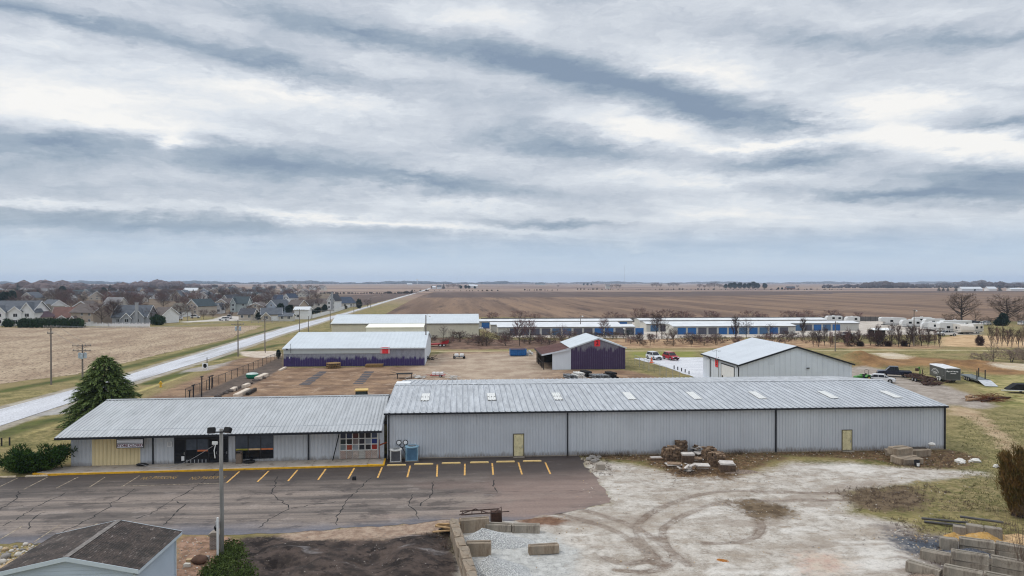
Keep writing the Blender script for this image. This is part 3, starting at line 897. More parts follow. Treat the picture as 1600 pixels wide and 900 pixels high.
m_wall2 = metal_mat('grey_blue_rib_shade', (.44, .46, .495), .0, .55, (.3, .31, .33), (1, 1, .06), (.6, .85), .05)  # siding colour darkened for one rib flank as painted shade
m_cream = metal_mat('cream_siding', alb(224, 205, 160, .95), 0, .6, alb(190, 170, 130), (1, 1, .08), (.6, .85), .06)
m_cream2 = metal_mat('cream_rib_shade', alb(160, 144, 108), 0, .6, alb(140, 126, 96), (1, 1, .08), (.6, .85), .06)  # cream darkened the same way, painted shade on rib flanks
m_trim = mat('dark_bronze_trim', (.02, .021, .026), .45, var=.2)
m_glass, nt, bs = new_mat('dark_glass')
bs.inputs['Base Color'].default_value = (.010, .012, .016, 1)
bs.inputs['Roughness'].default_value = .12
bs.inputs['Specular IOR Level'].default_value = .3
m_paneblue = mat('painted_reflection_pane', (.075, .09, .115), .15, var=.2, spec=.4)  # blue-grey reflection painted into the upper shop panes
m_white = mat('white_paint', (.78, .78, .77), .55, var=.05)
m_dirtyw = mat('dirty_white', (.62, .61, .58), .7, var=.15, c2=(.4, .38, .34), thr=(.5, .75))
m_doorc = mat('tan_door_paint', alb(214, 202, 160, 1.0), .6, var=.12, scale=2, c2=alb(170, 150, 112), thr=(.48, .75))
m_frame = mat('bronze_frame', (.10, .085, .05), .5, var=.2)
m_steel = mat('galvanised_steel', (.45, .46, .47), .4, .6, var=.12, scale=6)
m_red = mat('sign_red', (.78, .04, .05), .5, var=.05)
m_pink = mat('sign_pink_border', (.75, .40, .42), .5, var=.05)
st = thing('store_building', 'long low closed store with galvanised roof, cream wall panel and dark shop windows', 'store', ST_O, ST_R)
WL = 29.9
mb = MB()
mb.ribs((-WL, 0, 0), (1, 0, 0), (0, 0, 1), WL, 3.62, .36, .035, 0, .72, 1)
mb.box(-WL, 0, .005, .1, 0, 3.6)
mb.prism([(.11, 0), (17.9, 0), (17.9, 3.55), (9.2, 4.9), (.11, 3.5)], -WL, -WL + .1, 0, 'yz')
mb.box(-WL, .0, 17.91, 18.0, 0, 3.5)
mb.build('wall', [m_wall, m_wall2], st)
mb = MB()
ya, za, yb, zb, yr, zr = -1.5, 3.24, .35, 3.66, 9.2, 5.04
xl, xr = -WL - .72, -.12
for (y0_, z0_, y1_, z1_) in ((ya, za, yb, zb), (yb, zb, yr, zr)):
 d = Vector((0, y1_ - y0_, z1_ - z0_))
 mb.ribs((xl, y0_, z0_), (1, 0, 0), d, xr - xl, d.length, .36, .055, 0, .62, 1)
d = Vector((0, 9.2, -1.38))
mb.ribs((xr, yr + 9.2, zr - 1.38), (-1, 0, 0), -d, xr - xl, d.length, .36, .05, 0, .62, 1)
mb.box(xl, xr, yr - .22, yr + .22, zr + .0, zr + .075, 0)
for x_ in (xl - .03, xr + .002):
 mb.prism([(ya, za - .14), (ya, za + .02), (yb, zb + .02), (yr, zr + .02), (yr + 9.2, zr - 1.36), (yr + 9.2, zr - 1.53), (yr, zr - .16), (yb, zb - .16)], x_, x_ + .028, 0, 'yz')
mb.face([(xl, ya + .05, za - .03), (xr, ya + .05, za - .03), (xr, -.02, 3.5), (xl, -.02, 3.5)], 2)
mb.build('roof', [m_galv, m_galv2, m_dirtyw], st)
mb = MB()
mb.box(xl, xr, ya - .11, ya - .002, za - .20, za - .01)
mb.build('gutter', m_trim, st)
x0_, _z = FS.hit(144, 700)
x1_, _z = FS.hit(219.5, 700)
mb = MB()
mb.ribs((x0_, -.045, .16), (1, 0, 0), (0, 0, 1), x1_ - x0_, 3.3, .36, .035, 0, .72, 1)
mb.box(x0_, x1_, -.042, -.002, .16, 3.45)
mb.build('wall_panel', [m_cream, m_cream2], st, label='cream painted wall panel at the left end')
for px_ in (239.5, 482.5):
 x_, z_ = FS.hit(px_, 700)
 mb = MB()
 mb.box(x_ - .06, x_ + .06, -.14, -.04, .16, 3.2)
 mb.tube([(x_, -.09, 3.15), (x_, -.5, 3.22), (x_, -1.5, 3.15)], .055, 6)
 mb.build('downspout', m_trim, st)
def shop_window(x0, x1, z0, z1, cols, zsplit, stripe, parent):
 fr = MB()
 t_ = .07
 fr.box(x0, x1, -.07, -.01, z1 - t_, z1)
 fr.box(x0, x1, -.07, -.01, z0, z0 + t_)
 for i in range(cols + 1):
  xx = x0 + (x1 - x0) * i / cols
  fr.box(max(x0, xx - t_ / 2), min(x1, xx + t_ / 2), -.068, -.012, z0 + t_, z1 - t_)
 f = fr.build('window', m_trim, parent)
 for i in range(cols):
  a, b2 = x0 + (x1 - x0) * i / cols + t_ / 2, x0 + (x1 - x0) * (i + 1) / cols - t_ / 2
  p = MB()
  p.box(a, b2, -.042, -.036, zsplit, z1 - t_, 0)
  p.box(a, b2, -.04, -.034, z0 + t_, zsplit - .001, 1)
  if stripe[i]:
   p.box(a, b2, -.05, -.0405, zsplit - .16, zsplit - .0, 2 + stripe[i] - 1)
  p.build('pane', [m_paneblue, m_glass, mat('stripe_lime', alb(190, 180, 70), .5), mat('stripe_cream', alb(240, 200, 150), .5), mat('stripe_orange', alb(228, 130, 80), .5)], f)
xa, za_ = FS.hit(272.5, 722.5)
xb, zb_ = FS.hit(357, 684)
xs1, xs2, xs3 = FS.hit(290.5, 700)[0], FS.hit(325.5, 700)[0], FS.hit(341, 700)[0]
zt = min(zb_, 3.0)
mb = MB()
mb.box(xa, xb, -.012, -.006, .16, zt + .1)
mb.box(xa, xb, -.10, -.012, zt, zt + .14)
mb.build('entrance_surround', m_trim, st)
for k_, (a, b2) in enumerate(((xa, xs1), (xs2, xs3), (xs3, xb))):
 d_ = MB()
 t_ = .09
 d_.box(a, b2, -.075, -.02, zt - t_, zt)
 d_.box(a, b2, -.075, -.02, .16, .36)
 d_.box(a, a + t_, -.075, -.02, .36, zt - t_)
 d_.box(b2 - t_, b2, -.075, -.02, .36, zt - t_)
 d_.box(a, b2, -.074, -.022, 1.05, 1.13)
 dd = d_.build('door', m_trim, st)
 g_b = MB()
 g_b.box(a + t_, b2 - t_, -.045, -.04, .36, 1.05)
 g_b.box(a + t_, b2 - t_, -.045, -.04, 1.13, zt - t_)
 g_b.build('pane', m_glass, dd)
 h_b = MB()
 h_b.box(b2 - t_ - .06, b2 - t_ - .02, -.13, -.075, 1.0, 1.25)
 h_b.build('handle', m_steel, dd)
 if k_ == 0:
  n_b = MB()
  n_b.box(b2 - .42, b2 - .14, -.052, -.046, .42, .86)
  n_b.build('paper_notice', m_white, dd)
shop_window(xs1, xs2, .5, zt, 2, 1.45, (0, 3), st)
xa, _ = FS.hit(368, 700)
xb, _ = FS.hit(427.5, 700)
shop_window(xa, xb, .42, 3.0, 3, 1.45, (1, 2, 3), st)
for pa, pb in ((283, 325), (378, 413)):
 a, b2 = FS.hit(pa, 682, -.6)[0], FS.hit(pb, 682, -.6)[0]
 mb = MB()
 mb.box(a, b2, -.72, -.5, 3.12, 3.22)
 mb.build('soffit_light', m_white, st)
for px_ in (224, 475):
 x_ = FS.hit(px_, 688, -.5)[0]
 mb = MB()
 mb.prism([(-.05, 2.8), (-.9, 3.15), (-.9, 3.3), (-.05, 2.98)], x_, x_ + .25, 0, 'yz')
 mb.build('eave_bracket', m_trim, st)
x0_, z0_ = FS.hit(531.5, 717)
x1_, z1_ = FS.hit(590, 675)
zs = FS.hit(531, 703.5)[1]
z1_ = min(z1_, 3.05)
mb = MB()
cols = [(0.03, .035, .06), (.02, .03, .08), (.08, .02, .015), (.015, .015, .02), (.012, .012, .015), (.05, .06, .10),
  (.02, .03, .03), (.015, .015, .015), (.20, .16, .15), (.02, .02, .03), (.24, .26, .28), (.015, .03, .16),
  (.18, .21, .22), (.30, .06, .03), (.26, .28, .30), (.02, .025, .035), (.015, .015, .018), (.30, .025, .015)]
cw = (x1_ - x0_) / 6
rh = (z1_ - zs) / 3
fr = MB()
fr.box(x0_ - .06, x1_ + .06, -.10, -.05, z0_ + .02, z1_ + .06)
for i in range(7):
 fr.box(x0_ + i * cw - .05, x0_ + i * cw + .05, -.15, -.101, zs, z1_ + .04)
for j in range(4):
 fr.box(x0_ - .03, x1_ + .03, -.148, -.102, zs + j * rh - .045, zs + j * rh + .045)
sw = fr.build('sample_display', m_dirtyw, st, label='white grid of coloured sample panels above brick boards')
for i in range(6):
 for j in range(3):
  p = MB()
  p.box(x0_ + i * cw + .05, x0_ + (i + 1) * cw - .05, -.125, -.1015, zs + j * rh + .045, zs + (j + 1) * rh - .045)
  c_ = cols[(2 - j) * 6 + i]
  p.build('sample_panel', mat('sample_%d_%d' % (i, j), c_, .3, var=.1, spec=.5), sw)
 p = MB()
 p.box(x0_ + i * cw + .03, x0_ + (i + 1) * cw - .03, -.16, -.101, z0_ + .03, zs - .05)
 bc = [(.36, .2, .15), (.26, .17, .13), (.46, .34, .27), (.42, .40, .36), (.36, .2, .14), (.44, .3, .24)][i]
 m_, nt, bs = new_mat('sample_brick_%d' % i)
 br = nt.n('ShaderNodeTexBrick')
 co_ = nt.n('ShaderNodeTexCoord').outputs['Object']
 cx = nt.n('ShaderNodeSeparateXYZ')
 nt.L(co_, cx.inputs[0])
 cy = nt.n('ShaderNodeCombineXYZ')
 nt.L(cx.outputs[0], cy.inputs[0])
 nt.L(cx.outputs[2], cy.inputs[1])
 nt.L(cy.outputs[0], br.inputs['Vector'])
 br.inputs['Color1'].default_value = (*bc, 1)
 br.inputs['Color2'].default_value = (*[x * .6 for x in bc], 1)
 br.inputs['Mortar'].default_value = (.5, .47, .43, 1)
 br.inputs['Scale'].default_value = 1.0
 br.inputs['Brick Width'].default_value = .24
 br.inputs['Row Height'].default_value = .09
 br.inputs['Mortar Size'].default_value = .014
 nt.L(br.outputs[0], bs.inputs['Base Color'])
 bs.inputs['Roughness'].default_value = .85
 p.build('brick_sample', m_, sw)
xa, za_ = FS.hit(183, 699.5, -.9)
xb, zb_ = FS.hit(223.5, 686, -.9)
sg = thing('hanging_sign', 'white sign reading STORE CLOSED hung under the eave before the cream panel', 'sign', (*FS.w((xa + xb) / 2, -.9), (za_ + zb_) / 2), ST_R)
W_, H_ = (xb - xa), zb_ - za_
mb = MB()
mb.box(-W_ / 2, W_ / 2, -.04, .04, -H_ / 2, H_ / 2)
mb.build('board', mat('sign_board_white', (.74, .73, .76), .5, var=.04), sg)
mb = MB()
for a in ((-W_ / 2 - .05, W_ / 2 + .05, -H_ / 2 - .06, -H_ / 2), (-W_ / 2 - .05, W_ / 2 + .05, H_ / 2, H_ / 2 + .05), (-W_ / 2 - .05, -W_ / 2, -H_ / 2, H_ / 2), (W_ / 2, W_ / 2 + .05, -H_ / 2, H_ / 2)):
 mb.box(a[0], a[1], -.05, .05, a[2], a[3])
mb.box(-W_ / 2, W_ / 2, -.047, -.041, -.02, .03)
mb.build('frame', m_trim, sg)
text_obj('lettering', 'STORE CLOSED', .34, mat('sign_maroon', (.10, .008, .03), .6), sg, (0, -.043, -H_ / 4 - .01), (PI / 2, 0, 0), .003, 1.0, .012)
mb = MB()
for k_ in range(2):
 mb.box(-W_ * .44, W_ * .44, -.044, -.041, H_ * .12 + k_ * .2, H_ * .12 + .045 + k_ * .2)
mb.build('faded_rule', mat('sign_grey', (.4, .4, .42), .6), sg)
xa, za_ = FS.hit(261.5, 698.3, -.05)
xb, zb_ = FS.hit(268.8, 690, -.05)
nb_ = thing('notice_board', 'small white notice board on the grey wall left of the shop door', 'notice', (*FS.w((xa + xb) / 2, -.06), (za_ + zb_) / 2), ST_R)
mb = MB()
w2, h2 = (xb - xa) / 2, (zb_ - za_) / 2
mb.box(-w2, w2, -.02, .02, -h2, h2)
mb.build('board', m_white, nb_)
mb = MB()
for k_ in range(6):
 mb.box(-w2 * .75, w2 * (.75 if k_ % 2 else .4), -.024, -.021, h2 * .7 - k_ * h2 * .27 - .02, h2 * .7 - k_ * h2 * .27 + .015)
mb.box(-w2 - .02, -w2, -.024, .02, -h2, h2)
mb.box(w2, w2 + .02, -.024, .02, -h2, h2)
mb.build('printed_lines', mat('print_grey', (.25, .25, .28), .7), nb_)
X0, X1, YF, DEP, EAV, RDG = -7.6, 51.7, 72.1, 23.2, 4.76, 5.86
lb = thing('warehouse', 'very long grey blue metal warehouse with skylight panels in its pale ribbed roof', 'warehouse', (X0, YF, 0))
LN = X1 - X0
FL = Frame((X0, YF), 0)
mb = MB()
mb.ribs((0, 0, .12), (1, 0, 0), (0, 0, 1), LN, EAV - .1, .305, .035, 0, .66, 1)
mb.box(0, LN, .006, .12, 0, EAV - .02)
mb.box(0, LN, DEP - .12, DEP, 0, EAV - .02)
for x_ in (0, LN - .12):
 mb.prism([(.13, 0), (DEP - .13, 0), (DEP - .13, EAV - .02), (DEP / 2, RDG - .04), (.13, EAV - .02)], x_, x_ + .12, 0, 'yz')
mb.build('wall', [m_wall, m_wall2], lb)
mb = MB()
mb.box(-.02, LN + .05, -.06, .004, -.05, .118)
mb.build('foundation', m_foundc, lb)
OV = .35
sl = (RDG - EAV) / (DEP / 2)
d = Vector((0, DEP / 2 + OV, RDG - EAV + OV * sl))
mb = MB()
xl, xr = -.28, LN + .2
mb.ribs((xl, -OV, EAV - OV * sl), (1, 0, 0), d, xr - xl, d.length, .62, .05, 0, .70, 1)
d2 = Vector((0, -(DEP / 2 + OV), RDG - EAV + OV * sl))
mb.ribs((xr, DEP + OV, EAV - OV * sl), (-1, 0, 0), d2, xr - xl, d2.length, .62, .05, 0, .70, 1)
for x_ in (xl - .03, xr):
 mb.prism([(-OV, EAV - OV * sl - .15), (-OV, EAV - OV * sl + .03), (DEP / 2, RDG + .04), (DEP + OV, EAV - OV * sl + .03), (DEP + OV, EAV - OV * sl - .15), (DEP / 2, RDG - .14)], x_, x_ + .03, 0, 'yz')
mb.face([(xl, -OV + .02, EAV - OV * sl - .02), (xr, -OV + .02, EAV - OV * sl - .02), (xr, 0, EAV - .03), (xl, 0, EAV - .03)], 1)
mb.build('roof', [m_groof, m_groof2], lb)
mb = MB()
mb.prism([(DEP / 2 - .3, RDG + .02), (DEP / 2, RDG + .095), (DEP / 2 + .3, RDG + .02)], xl, xr, 0, 'yz')
mb.build('ridge_cap', m_groof, lb)
mb = MB()
mb.box(xl, xr, -OV - .12, -OV - .002, EAV - OV * sl - .17, EAV - OV * sl - .005)
mb.build('gutter', m_trim, lb)
for px_ in (607.6, 887, 1212.3, 1476.5):
 x_ = FL.hit(px_, 680, -.1)[0]
 mb = MB()
 mb.box(x_ - .065, x_ + .065, -.15, -.04, .05, EAV - .25)
 mb.tube([(x_, -.09, EAV - .32), (x_, -.3, EAV - .2)], .06, 6)
 mb.build('downspout', m_trim, lb)
m_sky = mat('skylight_panel', (.70, .70, .67), .4, var=.06, scale=2)
m_skyd = mat('skylight_joint', (.35, .34, .32), .6)
for k_, px_ in enumerate((665, 768, 870.5, 983, 1084, 1183.5, 1293.5, 1391)):
 py_ = 621
 d_ = ray(px_, py_ - 4.5 * k_ / 7)
 a_ = EAV - sl * YF
 t_ = (a_ - H) / (d_[2] - sl * d_[1])
 cx_, cy_ = d_[0] * t_ - X0, d_[1] * t_ - YF
 mb = MB()
 n_ = 3
 hw, hl = .43, 1.55
 for q in range(4):
  u0, u1 = cx_ - hw + q * hw / 2, cx_ - hw + (q + 1) * hw / 2 - .02
  y0_, y1_ = cy_ - hl, cy_ + hl
  mb.add([(u0, y0_, EAV + sl * y0_ + .065), (u1, y0_, EAV + sl * y0_ + .065), (u1, y1_, EAV + sl * y1_ + .065), (u0, y1_, EAV + sl * y1_ + .065)], [(0, 1, 2, 3)])
 y0_, y1_ = cy_ - hl - .04, cy_ + hl + .04
 mb.add([(cx_ - hw - .04, y0_, EAV + sl * y0_ + .058), (cx_ + hw + .03, y0_, EAV + sl * y0_ + .058), (cx_ + hw + .03, y1_, EAV + sl * y1_ + .058), (cx_ - hw - .04, y1_, EAV + sl * y1_ + .058)], [(0, 1, 2, 3)], 1)
 if k_ < 3:
  for yy in (cy_ - hl, cy_ - .1):
   for q in range(3):
    mb.box(cx_ - .42 + q * .34, cx_ - .28 + q * .34, yy - .07, yy + .07, EAV + sl * yy + .066, EAV + sl * yy + .12, 1)
 mb.build('skylight', [m_sky, m_skyd], lb)
for px0, px1, py0, py1 in ((803.2, 817.6, 711.3, 678.5), (1316, 1330.2, 704.5, 672.3)):
 xa, z0_ = FL.hit(px0, py0)
 xb, z1_ = FL.hit(px1, py1)
 z0_ = .06
 mb = MB()
 mb.box(xa - .09, xa, -.075, -.036, z0_, z1_ + .09)
 mb.box(xb, xb + .09, -.075, -.036, z0_, z1_ + .09)
 mb.box(xa, xb, -.075, -.036, z1_, z1_ + .09)
 fr_ = mb.build('door_frame', m_frame, lb)
 mb = MB()
 mb.box(xa, xb, -.06, -.037, z0_, z1_)
 mb.box(xa - .1, xb + .1, -.5, -.076, z0_ - .08, z0_ - .01, 1)
 dr_ = mb.build('door', [m_doorc, m_foundc], lb)
 mb = MB()
 mb.box(xb - .14, xb - .08, -.12, -.061, z0_ + .85, z0_ + 1.12)
 mb.build('handle', m_steel, dr_)
mtr = MB()
x_, z_ = FL.hit(628.5, 691)
for dx_ in (-.33, .33):
 mtr.lathe([(.26, -.16), (.26, -.05), (.2, -.04)], (x_ + dx_, 0, z_), 16, 1, 'y')
 mtr.lathe([(.17, -.24), (.2, -.161)], (x_ + dx_, 0, z_), 16, 0, 'y')
mtr.tube([(x_ - .3, -.08, z_ - .25), (x_ - .1, -.08, z_ - .5), (x_ + .1, -.08, z_ - .5), (x_ + .3, -.08, z_ - .25)], .03, 6, 1)
mtr.tube([(x_, -.08, z_ - .5), (x_ + .3, -.08, .6), (x_ + .35, -.08, .1)], .025, 6, 1)
mtr.build('electric_meter', [m_white, black()], lb)
mb = MB()
mb.box(xl - .09, xl - .031, DEP / 2 - 1.2, DEP / 2 + 3, RDG - 1.0, RDG - .22)
mb.box(xl, xl + 1.7, DEP / 2 + .6, DEP / 2 + 2.4, RDG - .0, RDG + .08, 1)
mb.build('end_flashing', [mat('blue_flashing', (.02, .05, .22), .5), m_white], lb)
def condenser(name, label, px, py, w, h, ca, cb):
 g = G(px, py)
 t_ = thing(name, label, 'air conditioner', (g[0], g[1], .016), rad(3))
 mb = MB()
 mb.box(-w / 2 - .1, w / 2 + .1, -w / 2 - .1, w / 2 + .1, 0, .07)
 mb.build('pad', m_foundc, t_)
 mb = MB()
 for sx_ in (-1, 1):
  for sy_ in (-1, 1):
   mb.box(sx_ * w / 2 - .05, sx_ * w / 2 + .05, sy_ * w / 2 - .05, sy_ * w / 2 + .05, .07, h)
 mb.box(-w / 2 - .05, w / 2 + .05, -w / 2 - .05, w / 2 + .05, .071, .13)
 mb.build('corner_posts', ca, t_)
 mb = MB()
 mb.box(-w / 2 + .02, w / 2 - .02, -w / 2 + .02, w / 2 - .02, .13, h - .05)
 for k_ in range(11):
  z_ = .18 + (h - .3) * k_ / 11
  mb.box(-w / 2 + .05, w / 2 - .05, -w / 2 - .005, -w / 2 + .019, z_, z_ + .03)
  mb.box(w / 2 - .019, w / 2 + .005, -w / 2 + .05, w / 2 - .05, z_, z_ + .03)
 mb.build('coil_panel', cb, t_)
 mb = MB()
 n = 20
 mb.lathe([(w * .62, h - .03), (w * .64, h + .02), (w * .62, h + .09), (w * .42, h + .12), (w * .40, h + .04)], (0, 0, 0), n)
 mb.build('top_ring', ca, t_)
 mb = MB()
 mb.lathe([(w * .39, h + .045), (w * .385, h + .06)], (0, 0, 0), n, 1)
 for k_ in range(8):
  mb.obox((0, 0, h + .1), (w * .8, .02, .015), rz=k_ * PI / 8)
 mb.build('fan_grille', [m_steel, black()], t_)
 return t_
condenser('air_conditioner', 'smaller beige and grey air conditioner by the downspout', 618.5, 721, .98, 1.15, m_dirtyw, mat('grey_coil', (.13, .13, .14), .5, .2))
condenser('air_conditioner', 'bigger blue air conditioner beside the warehouse wall', 643.5, 719, 1.12, 1.35, mat('blue_ac_rim', (.22, .36, .45), .5), mat('blue_ac_body', (.10, .20, .30), .5, .1))
m_stop = mat('yellow_wheel_stop', alb(240, 206, 140), .75, var=.1, scale=3, c2=alb(160, 130, 84), thr=(.55, .75), world=True)
m_stopw = mat('tan_wheel_stop', alb(214, 196, 168), .8, var=.1, scale=3, c2=alb(150, 130, 110), thr=(.5, .7), world=True)
WS = [(619.5, 728), ((662), 726.3), (705, 724.8), (749, 723.7), (790, 722.6), (831.5, 721.6)]
LBL = ['yellow wheel stop closest to the air conditioners and kerb end', 'yellow wheel stop in front of the blue air conditioner', 'third yellow wheel stop from the kerb end', 'fourth yellow wheel stop from the kerb end', 'yellow wheel stop just left of the tan warehouse door', 'yellow wheel stop just right of the tan warehouse door']
def stop_mesh(L):
 mb = MB()
 r = random.Random(3)
 pr = [(-.085, 0), (-.085, .08), (-.05, .14), (.05, .14), (.085, .08), (.085, 0)]
 mb.prism(pr, -L / 2 + .09, L / 2 - .09, 0, 'yz')
 for s_ in (-1, 1):
  a = s_ * (L / 2 - .09)
  b2 = s_ * L / 2
  vs = [(a, y, z) for y, z in pr] + [(b2, y * .75, z * .72) for y, z in pr]
  mb.add(vs, [(i, (i + 1) % 6, 6 + (i + 1) % 6, 6 + i) for i in range(6)] + [tuple(range(6, 12))])
 return mb
me = stop_mesh(1.85).mesh('wheel_stop', m_stop)
for (a, b2), l_ in zip(WS, LBL):
 o = link('wheel_stop', me)
 g = G(a, b2)
 o.location = (g[0], g[1], .02)
 o.rotation_euler = (0, 0, RNG.uniform(-.03, .03))
 tag(o, l_, 'wheel stop', 'wheel stops along the warehouse')
me = stop_mesh(1.9).mesh('wheel_stop', m_stopw)
for (a, b2), l_ in zip([(8, 746.6), (57, 745)], ['pale wheel stop at the left edge beside the juniper', 'pale wheel stop between the juniper and the kerb corner']):
 o = link('wheel_stop', me)
 g = G(a, b2)
 o.location = (g[0], g[1], .02)
 o.rotation_euler = (0, 0, rad(4))
 tag(o, l_, 'wheel stop', 'wheel stops by the juniper')
x_, _ = FS.hit(374, 719, -.5)
tc = thing('trash_can', 'tan square trash can left of the three-pane shop window', 'trash can', (*FS.w(x_, -.55), .15), ST_R)
mb = MB()
mb.obox((0, 0, .5), (.56, .56, 1.0), bev=.06)
mb.build('bin_body', mat('bin_tan', alb(128, 112, 98), .8, var=.15, scale=6), tc)
mb = MB()
mb.obox((0, 0, 1.12), (.62, .62, .22), bev=.08)
mb.box(-.2, .2, -.315, -.3, 1.06, 1.18, 1)
mb.build('bin_lid', [mat('bin_lid', alb(100, 90, 84), .7), black()], tc)
for px_, py_, sx_, sy_, l_ in ((388.5, 722.5, 1.2, .5, 'black crumpled bag lying on the sidewalk under the shop window'), (222, 726, 1.3, .35, 'black crumpled bag by the downspout below the sign'), (392, 721, .7, .4, 'small black bag leaning on the shop window sill')):
 x_, _ = FS.hit(px_, py_, -.7)
 mb = MB()
 mb.rock((0, 0, .12), .5, RNG, (sx_, sy_, .36), n=10, rings=6)
 o = mb.build('black_bag', mat('black_plastic', (.012, .012, .013), .35), smooth=False)
 o.location = (*FS.w(x_, -.7 if py_ > 722 else -.4), .17)
 tag(o, l_, 'bag', 'black bags on the sidewalk')
mb = MB()
a = G(553.5, 750)
mb.obox((0, 0, .16), (.34, .3, .32), bev=.05)
o = mb.build('rubber_block', mat('black_rubber', (.02, .02, .024), .7))
o.location = (a[0], a[1], .02)
tag(o, 'small black block lying on the asphalt by the fifth yellow line', 'block')
x_, z_ = FS.hit(593.5, 705, -.25)
mb = MB()
mb.tube([(0, 0, .15), (-.05, 0, 1.3), (0, 0, 2.1)], .035, 6)
mb.prism([(.0, 1.45), (.7, 1.75), (.65, 1.85), (.0, 1.62)], -.02, .02, 0, 'xz')
o = mb.build('rusty_arrow_post', mat('rust', alb(140, 66, 34), .85, var=.25, scale=8))
o.location = (*FS.w(x_, -.3), 0)
tag(o, 'rusty iron post with a pointed arm at the right end of the sidewalk', 'post')
x_, z_ = FS.hit(524, 717, -.5)
mb = MB()
mb.tube([(-.25, -.3, .15), (.35, .08, 2.85)], .05, 4)
o = mb.build('leaning_board', black())
o.location = (*FS.w(x_, -.2), 0)
tag(o, 'dark board leaning on the grey wall left of the sample display', 'board')
def peel_mat(name, purple, grey, z_mid, spread, fall, rib=.9):
 m, nt, bs = new_mat(name)
 co = nt.n('ShaderNodeTexCoord').outputs['Object']
 sp = nt.n('ShaderNodeSeparateXYZ')
 nt.L(co, sp.inputs[0])
 xq = nt.math('SNAP', sp.outputs[0], rib)
 c1 = nt.n('ShaderNodeCombineXYZ')
 nt.L(xq, c1.inputs[0])
 ncol = nt.noise(c1.outputs[0], .37, 3, .7)
 ncol2 = nt.n('ShaderNodeTexWhiteNoise', noise_dimensions='1D')
 nt.L(xq, ncol2.inputs['W'])
 fine = nt.noise(nt.mapping(co, (2.2, 1, .4)), 2.2, 8, .8)
 fine2 = nt.noise(co, 1.3, 7, .8)
 th = nt.math('MULTIPLY_ADD', nt.math('SUBTRACT', ncol, .5), spread * 1.6, z_mid)
 th = nt.math('MULTIPLY_ADD', nt.math('SUBTRACT', ncol2.outputs[0], .5), spread * .7, th)
 th = nt.math('MULTIPLY_ADD', nt.math('SUBTRACT', fine, .5), spread * 2.3, th)
 d = nt.math('SUBTRACT', sp.outputs[2], th)
 up = nt.mapr(d, -fall, fall)
 flake = nt.mapr(nt.math('MULTIPLY_ADD', d, .12, fine2), .56, .64)
 up = nt.math('MAXIMUM', up, nt.math('MULTIPLY', flake, nt.mapr(d, -1.4, .4)), None)
 seam = nt.math('FRACT', nt.math('DIVIDE', sp.outputs[0], rib))
 g2 = nt.mix(nt.mapr(fine2, .35, .65), grey, tuple(x * .7 for x in grey))
 p2 = nt.mix(nt.mapr(fine2, .3, .7), purple, tuple(x * .75 for x in purple))
 c = nt.mix(up, p2, g2)
 c = nt.mix(nt.math('MULTIPLY', nt.mapr(seam, .93, .97), nt.mapr(fine, .4, .6, .2, .7)), c, (.35, .34, .42))
 nt.L(c, bs.inputs['Base Color'])
 bs.inputs['Roughness'].default_value = .65
 return m
m_pgrey = (.31, .32, .37)
m_peel1 = peel_mat('peeling_violet_paint', (.042, .022, .13), m_pgrey, 1.75, .9, .3, .5)
m_peel2 = peel_mat('peeling_plum_paint', (.052, .026, .086), (.22, .21, .25), 4.25, 1.3, .3, .45)
m_wroof = metal_mat('white_metal_roof', (.58, .62, .645), 0, .55, (.52, .56, .58), (1, .1, 1), (.62, .9), .03)
m_wroof2 = metal_mat('pale_grey_roof', (.56, .59, .62), 0, .55, (.50, .53, .56), (1, .1, 1), (.62, .9), .03)
m_wside = metal_mat('white_siding', (.70, .745, .80), 0, .55, (.62, .66, .71), (1, 1, .08), (.65, .9), .03)
m_wside2 = metal_mat('white_siding_ribs', (.64, .68, .73), 0, .55, (.6, .63, .68), (1, 1, .08), (.65, .9), .03)
m_band = metal_mat('pale_wall_band', (.52, .56, .56), 0, .55, (.46, .5, .5), (1, 1, .1), (.6, .9), .03)
m_brownroof = metal_mat('brown_metal_roof', (.10, .042, .034), 0, .85, (.12, .07, .06), (1, .1, 1), (.6, .85), .15)
m_beige = metal_mat('beige_siding', alb(196, 190, 172, .82), 0, .6, alb(176, 168, 150), (1, 1, .08), (.65, .9), .03)
m_beige2 = metal_mat('cream_lean_to', alb(226, 224, 208, .82), 0, .6, alb(206, 200, 186), (1, 1, .08), (.65, .9), .03)
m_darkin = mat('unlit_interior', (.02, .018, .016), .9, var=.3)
def sign_board(parent_label, txt, loc, rz, w, h, border=None):
 t_ = thing('number_sign', parent_label, 'sign', loc, rz)
 if border:
  mb = MB()
  mb.box(-w / 2 - border, w / 2 + border, -.03, .0, -h / 2, h / 2)
  mb.build('border', m_pink, t_)
 mb = MB()
 mb.box(-w / 2, w / 2, -.06, -.031, -h / 2, h / 2)
 mb.build('board', m_red, t_)
 text_obj('numeral', txt, h * .95, mat('numeral_dark', (.10, .008, .012), .5) if txt != '1' else mat('numeral_pale', (.62, .06, .07), .5), t_, (0, -.064, -h * .02), (PI / 2, 0, 0), .003, .95, .03)
 return t_
Y1 = 152.4
xa, _ = P(443, 560, Y1)
xb, _ = P(663.5, 560, Y1)
_, ze = P(555, 543.5, Y1)
LN1 = xb - xa
b1 = thing('purple_shed', 'long white-roofed shed with peeling violet paint under a pale band', 'shed', (xa, Y1, 0))
HD, RZ = 15.0, 6.25
xband = P(608, 560, Y1)[0] - xa
zband = P(500, 552.5, Y1)[1]
mb = MB()
mb.ribs((0, 0, 0), (1, 0, 0), (0, 0, 1), LN1, ze - .05, 1.0, .05, 0, .8)
mb.box(0, LN1, .006, .1, 0, ze)
mb.box(0, LN1, 2 * HD - .1, 2 * HD, 0, ze)
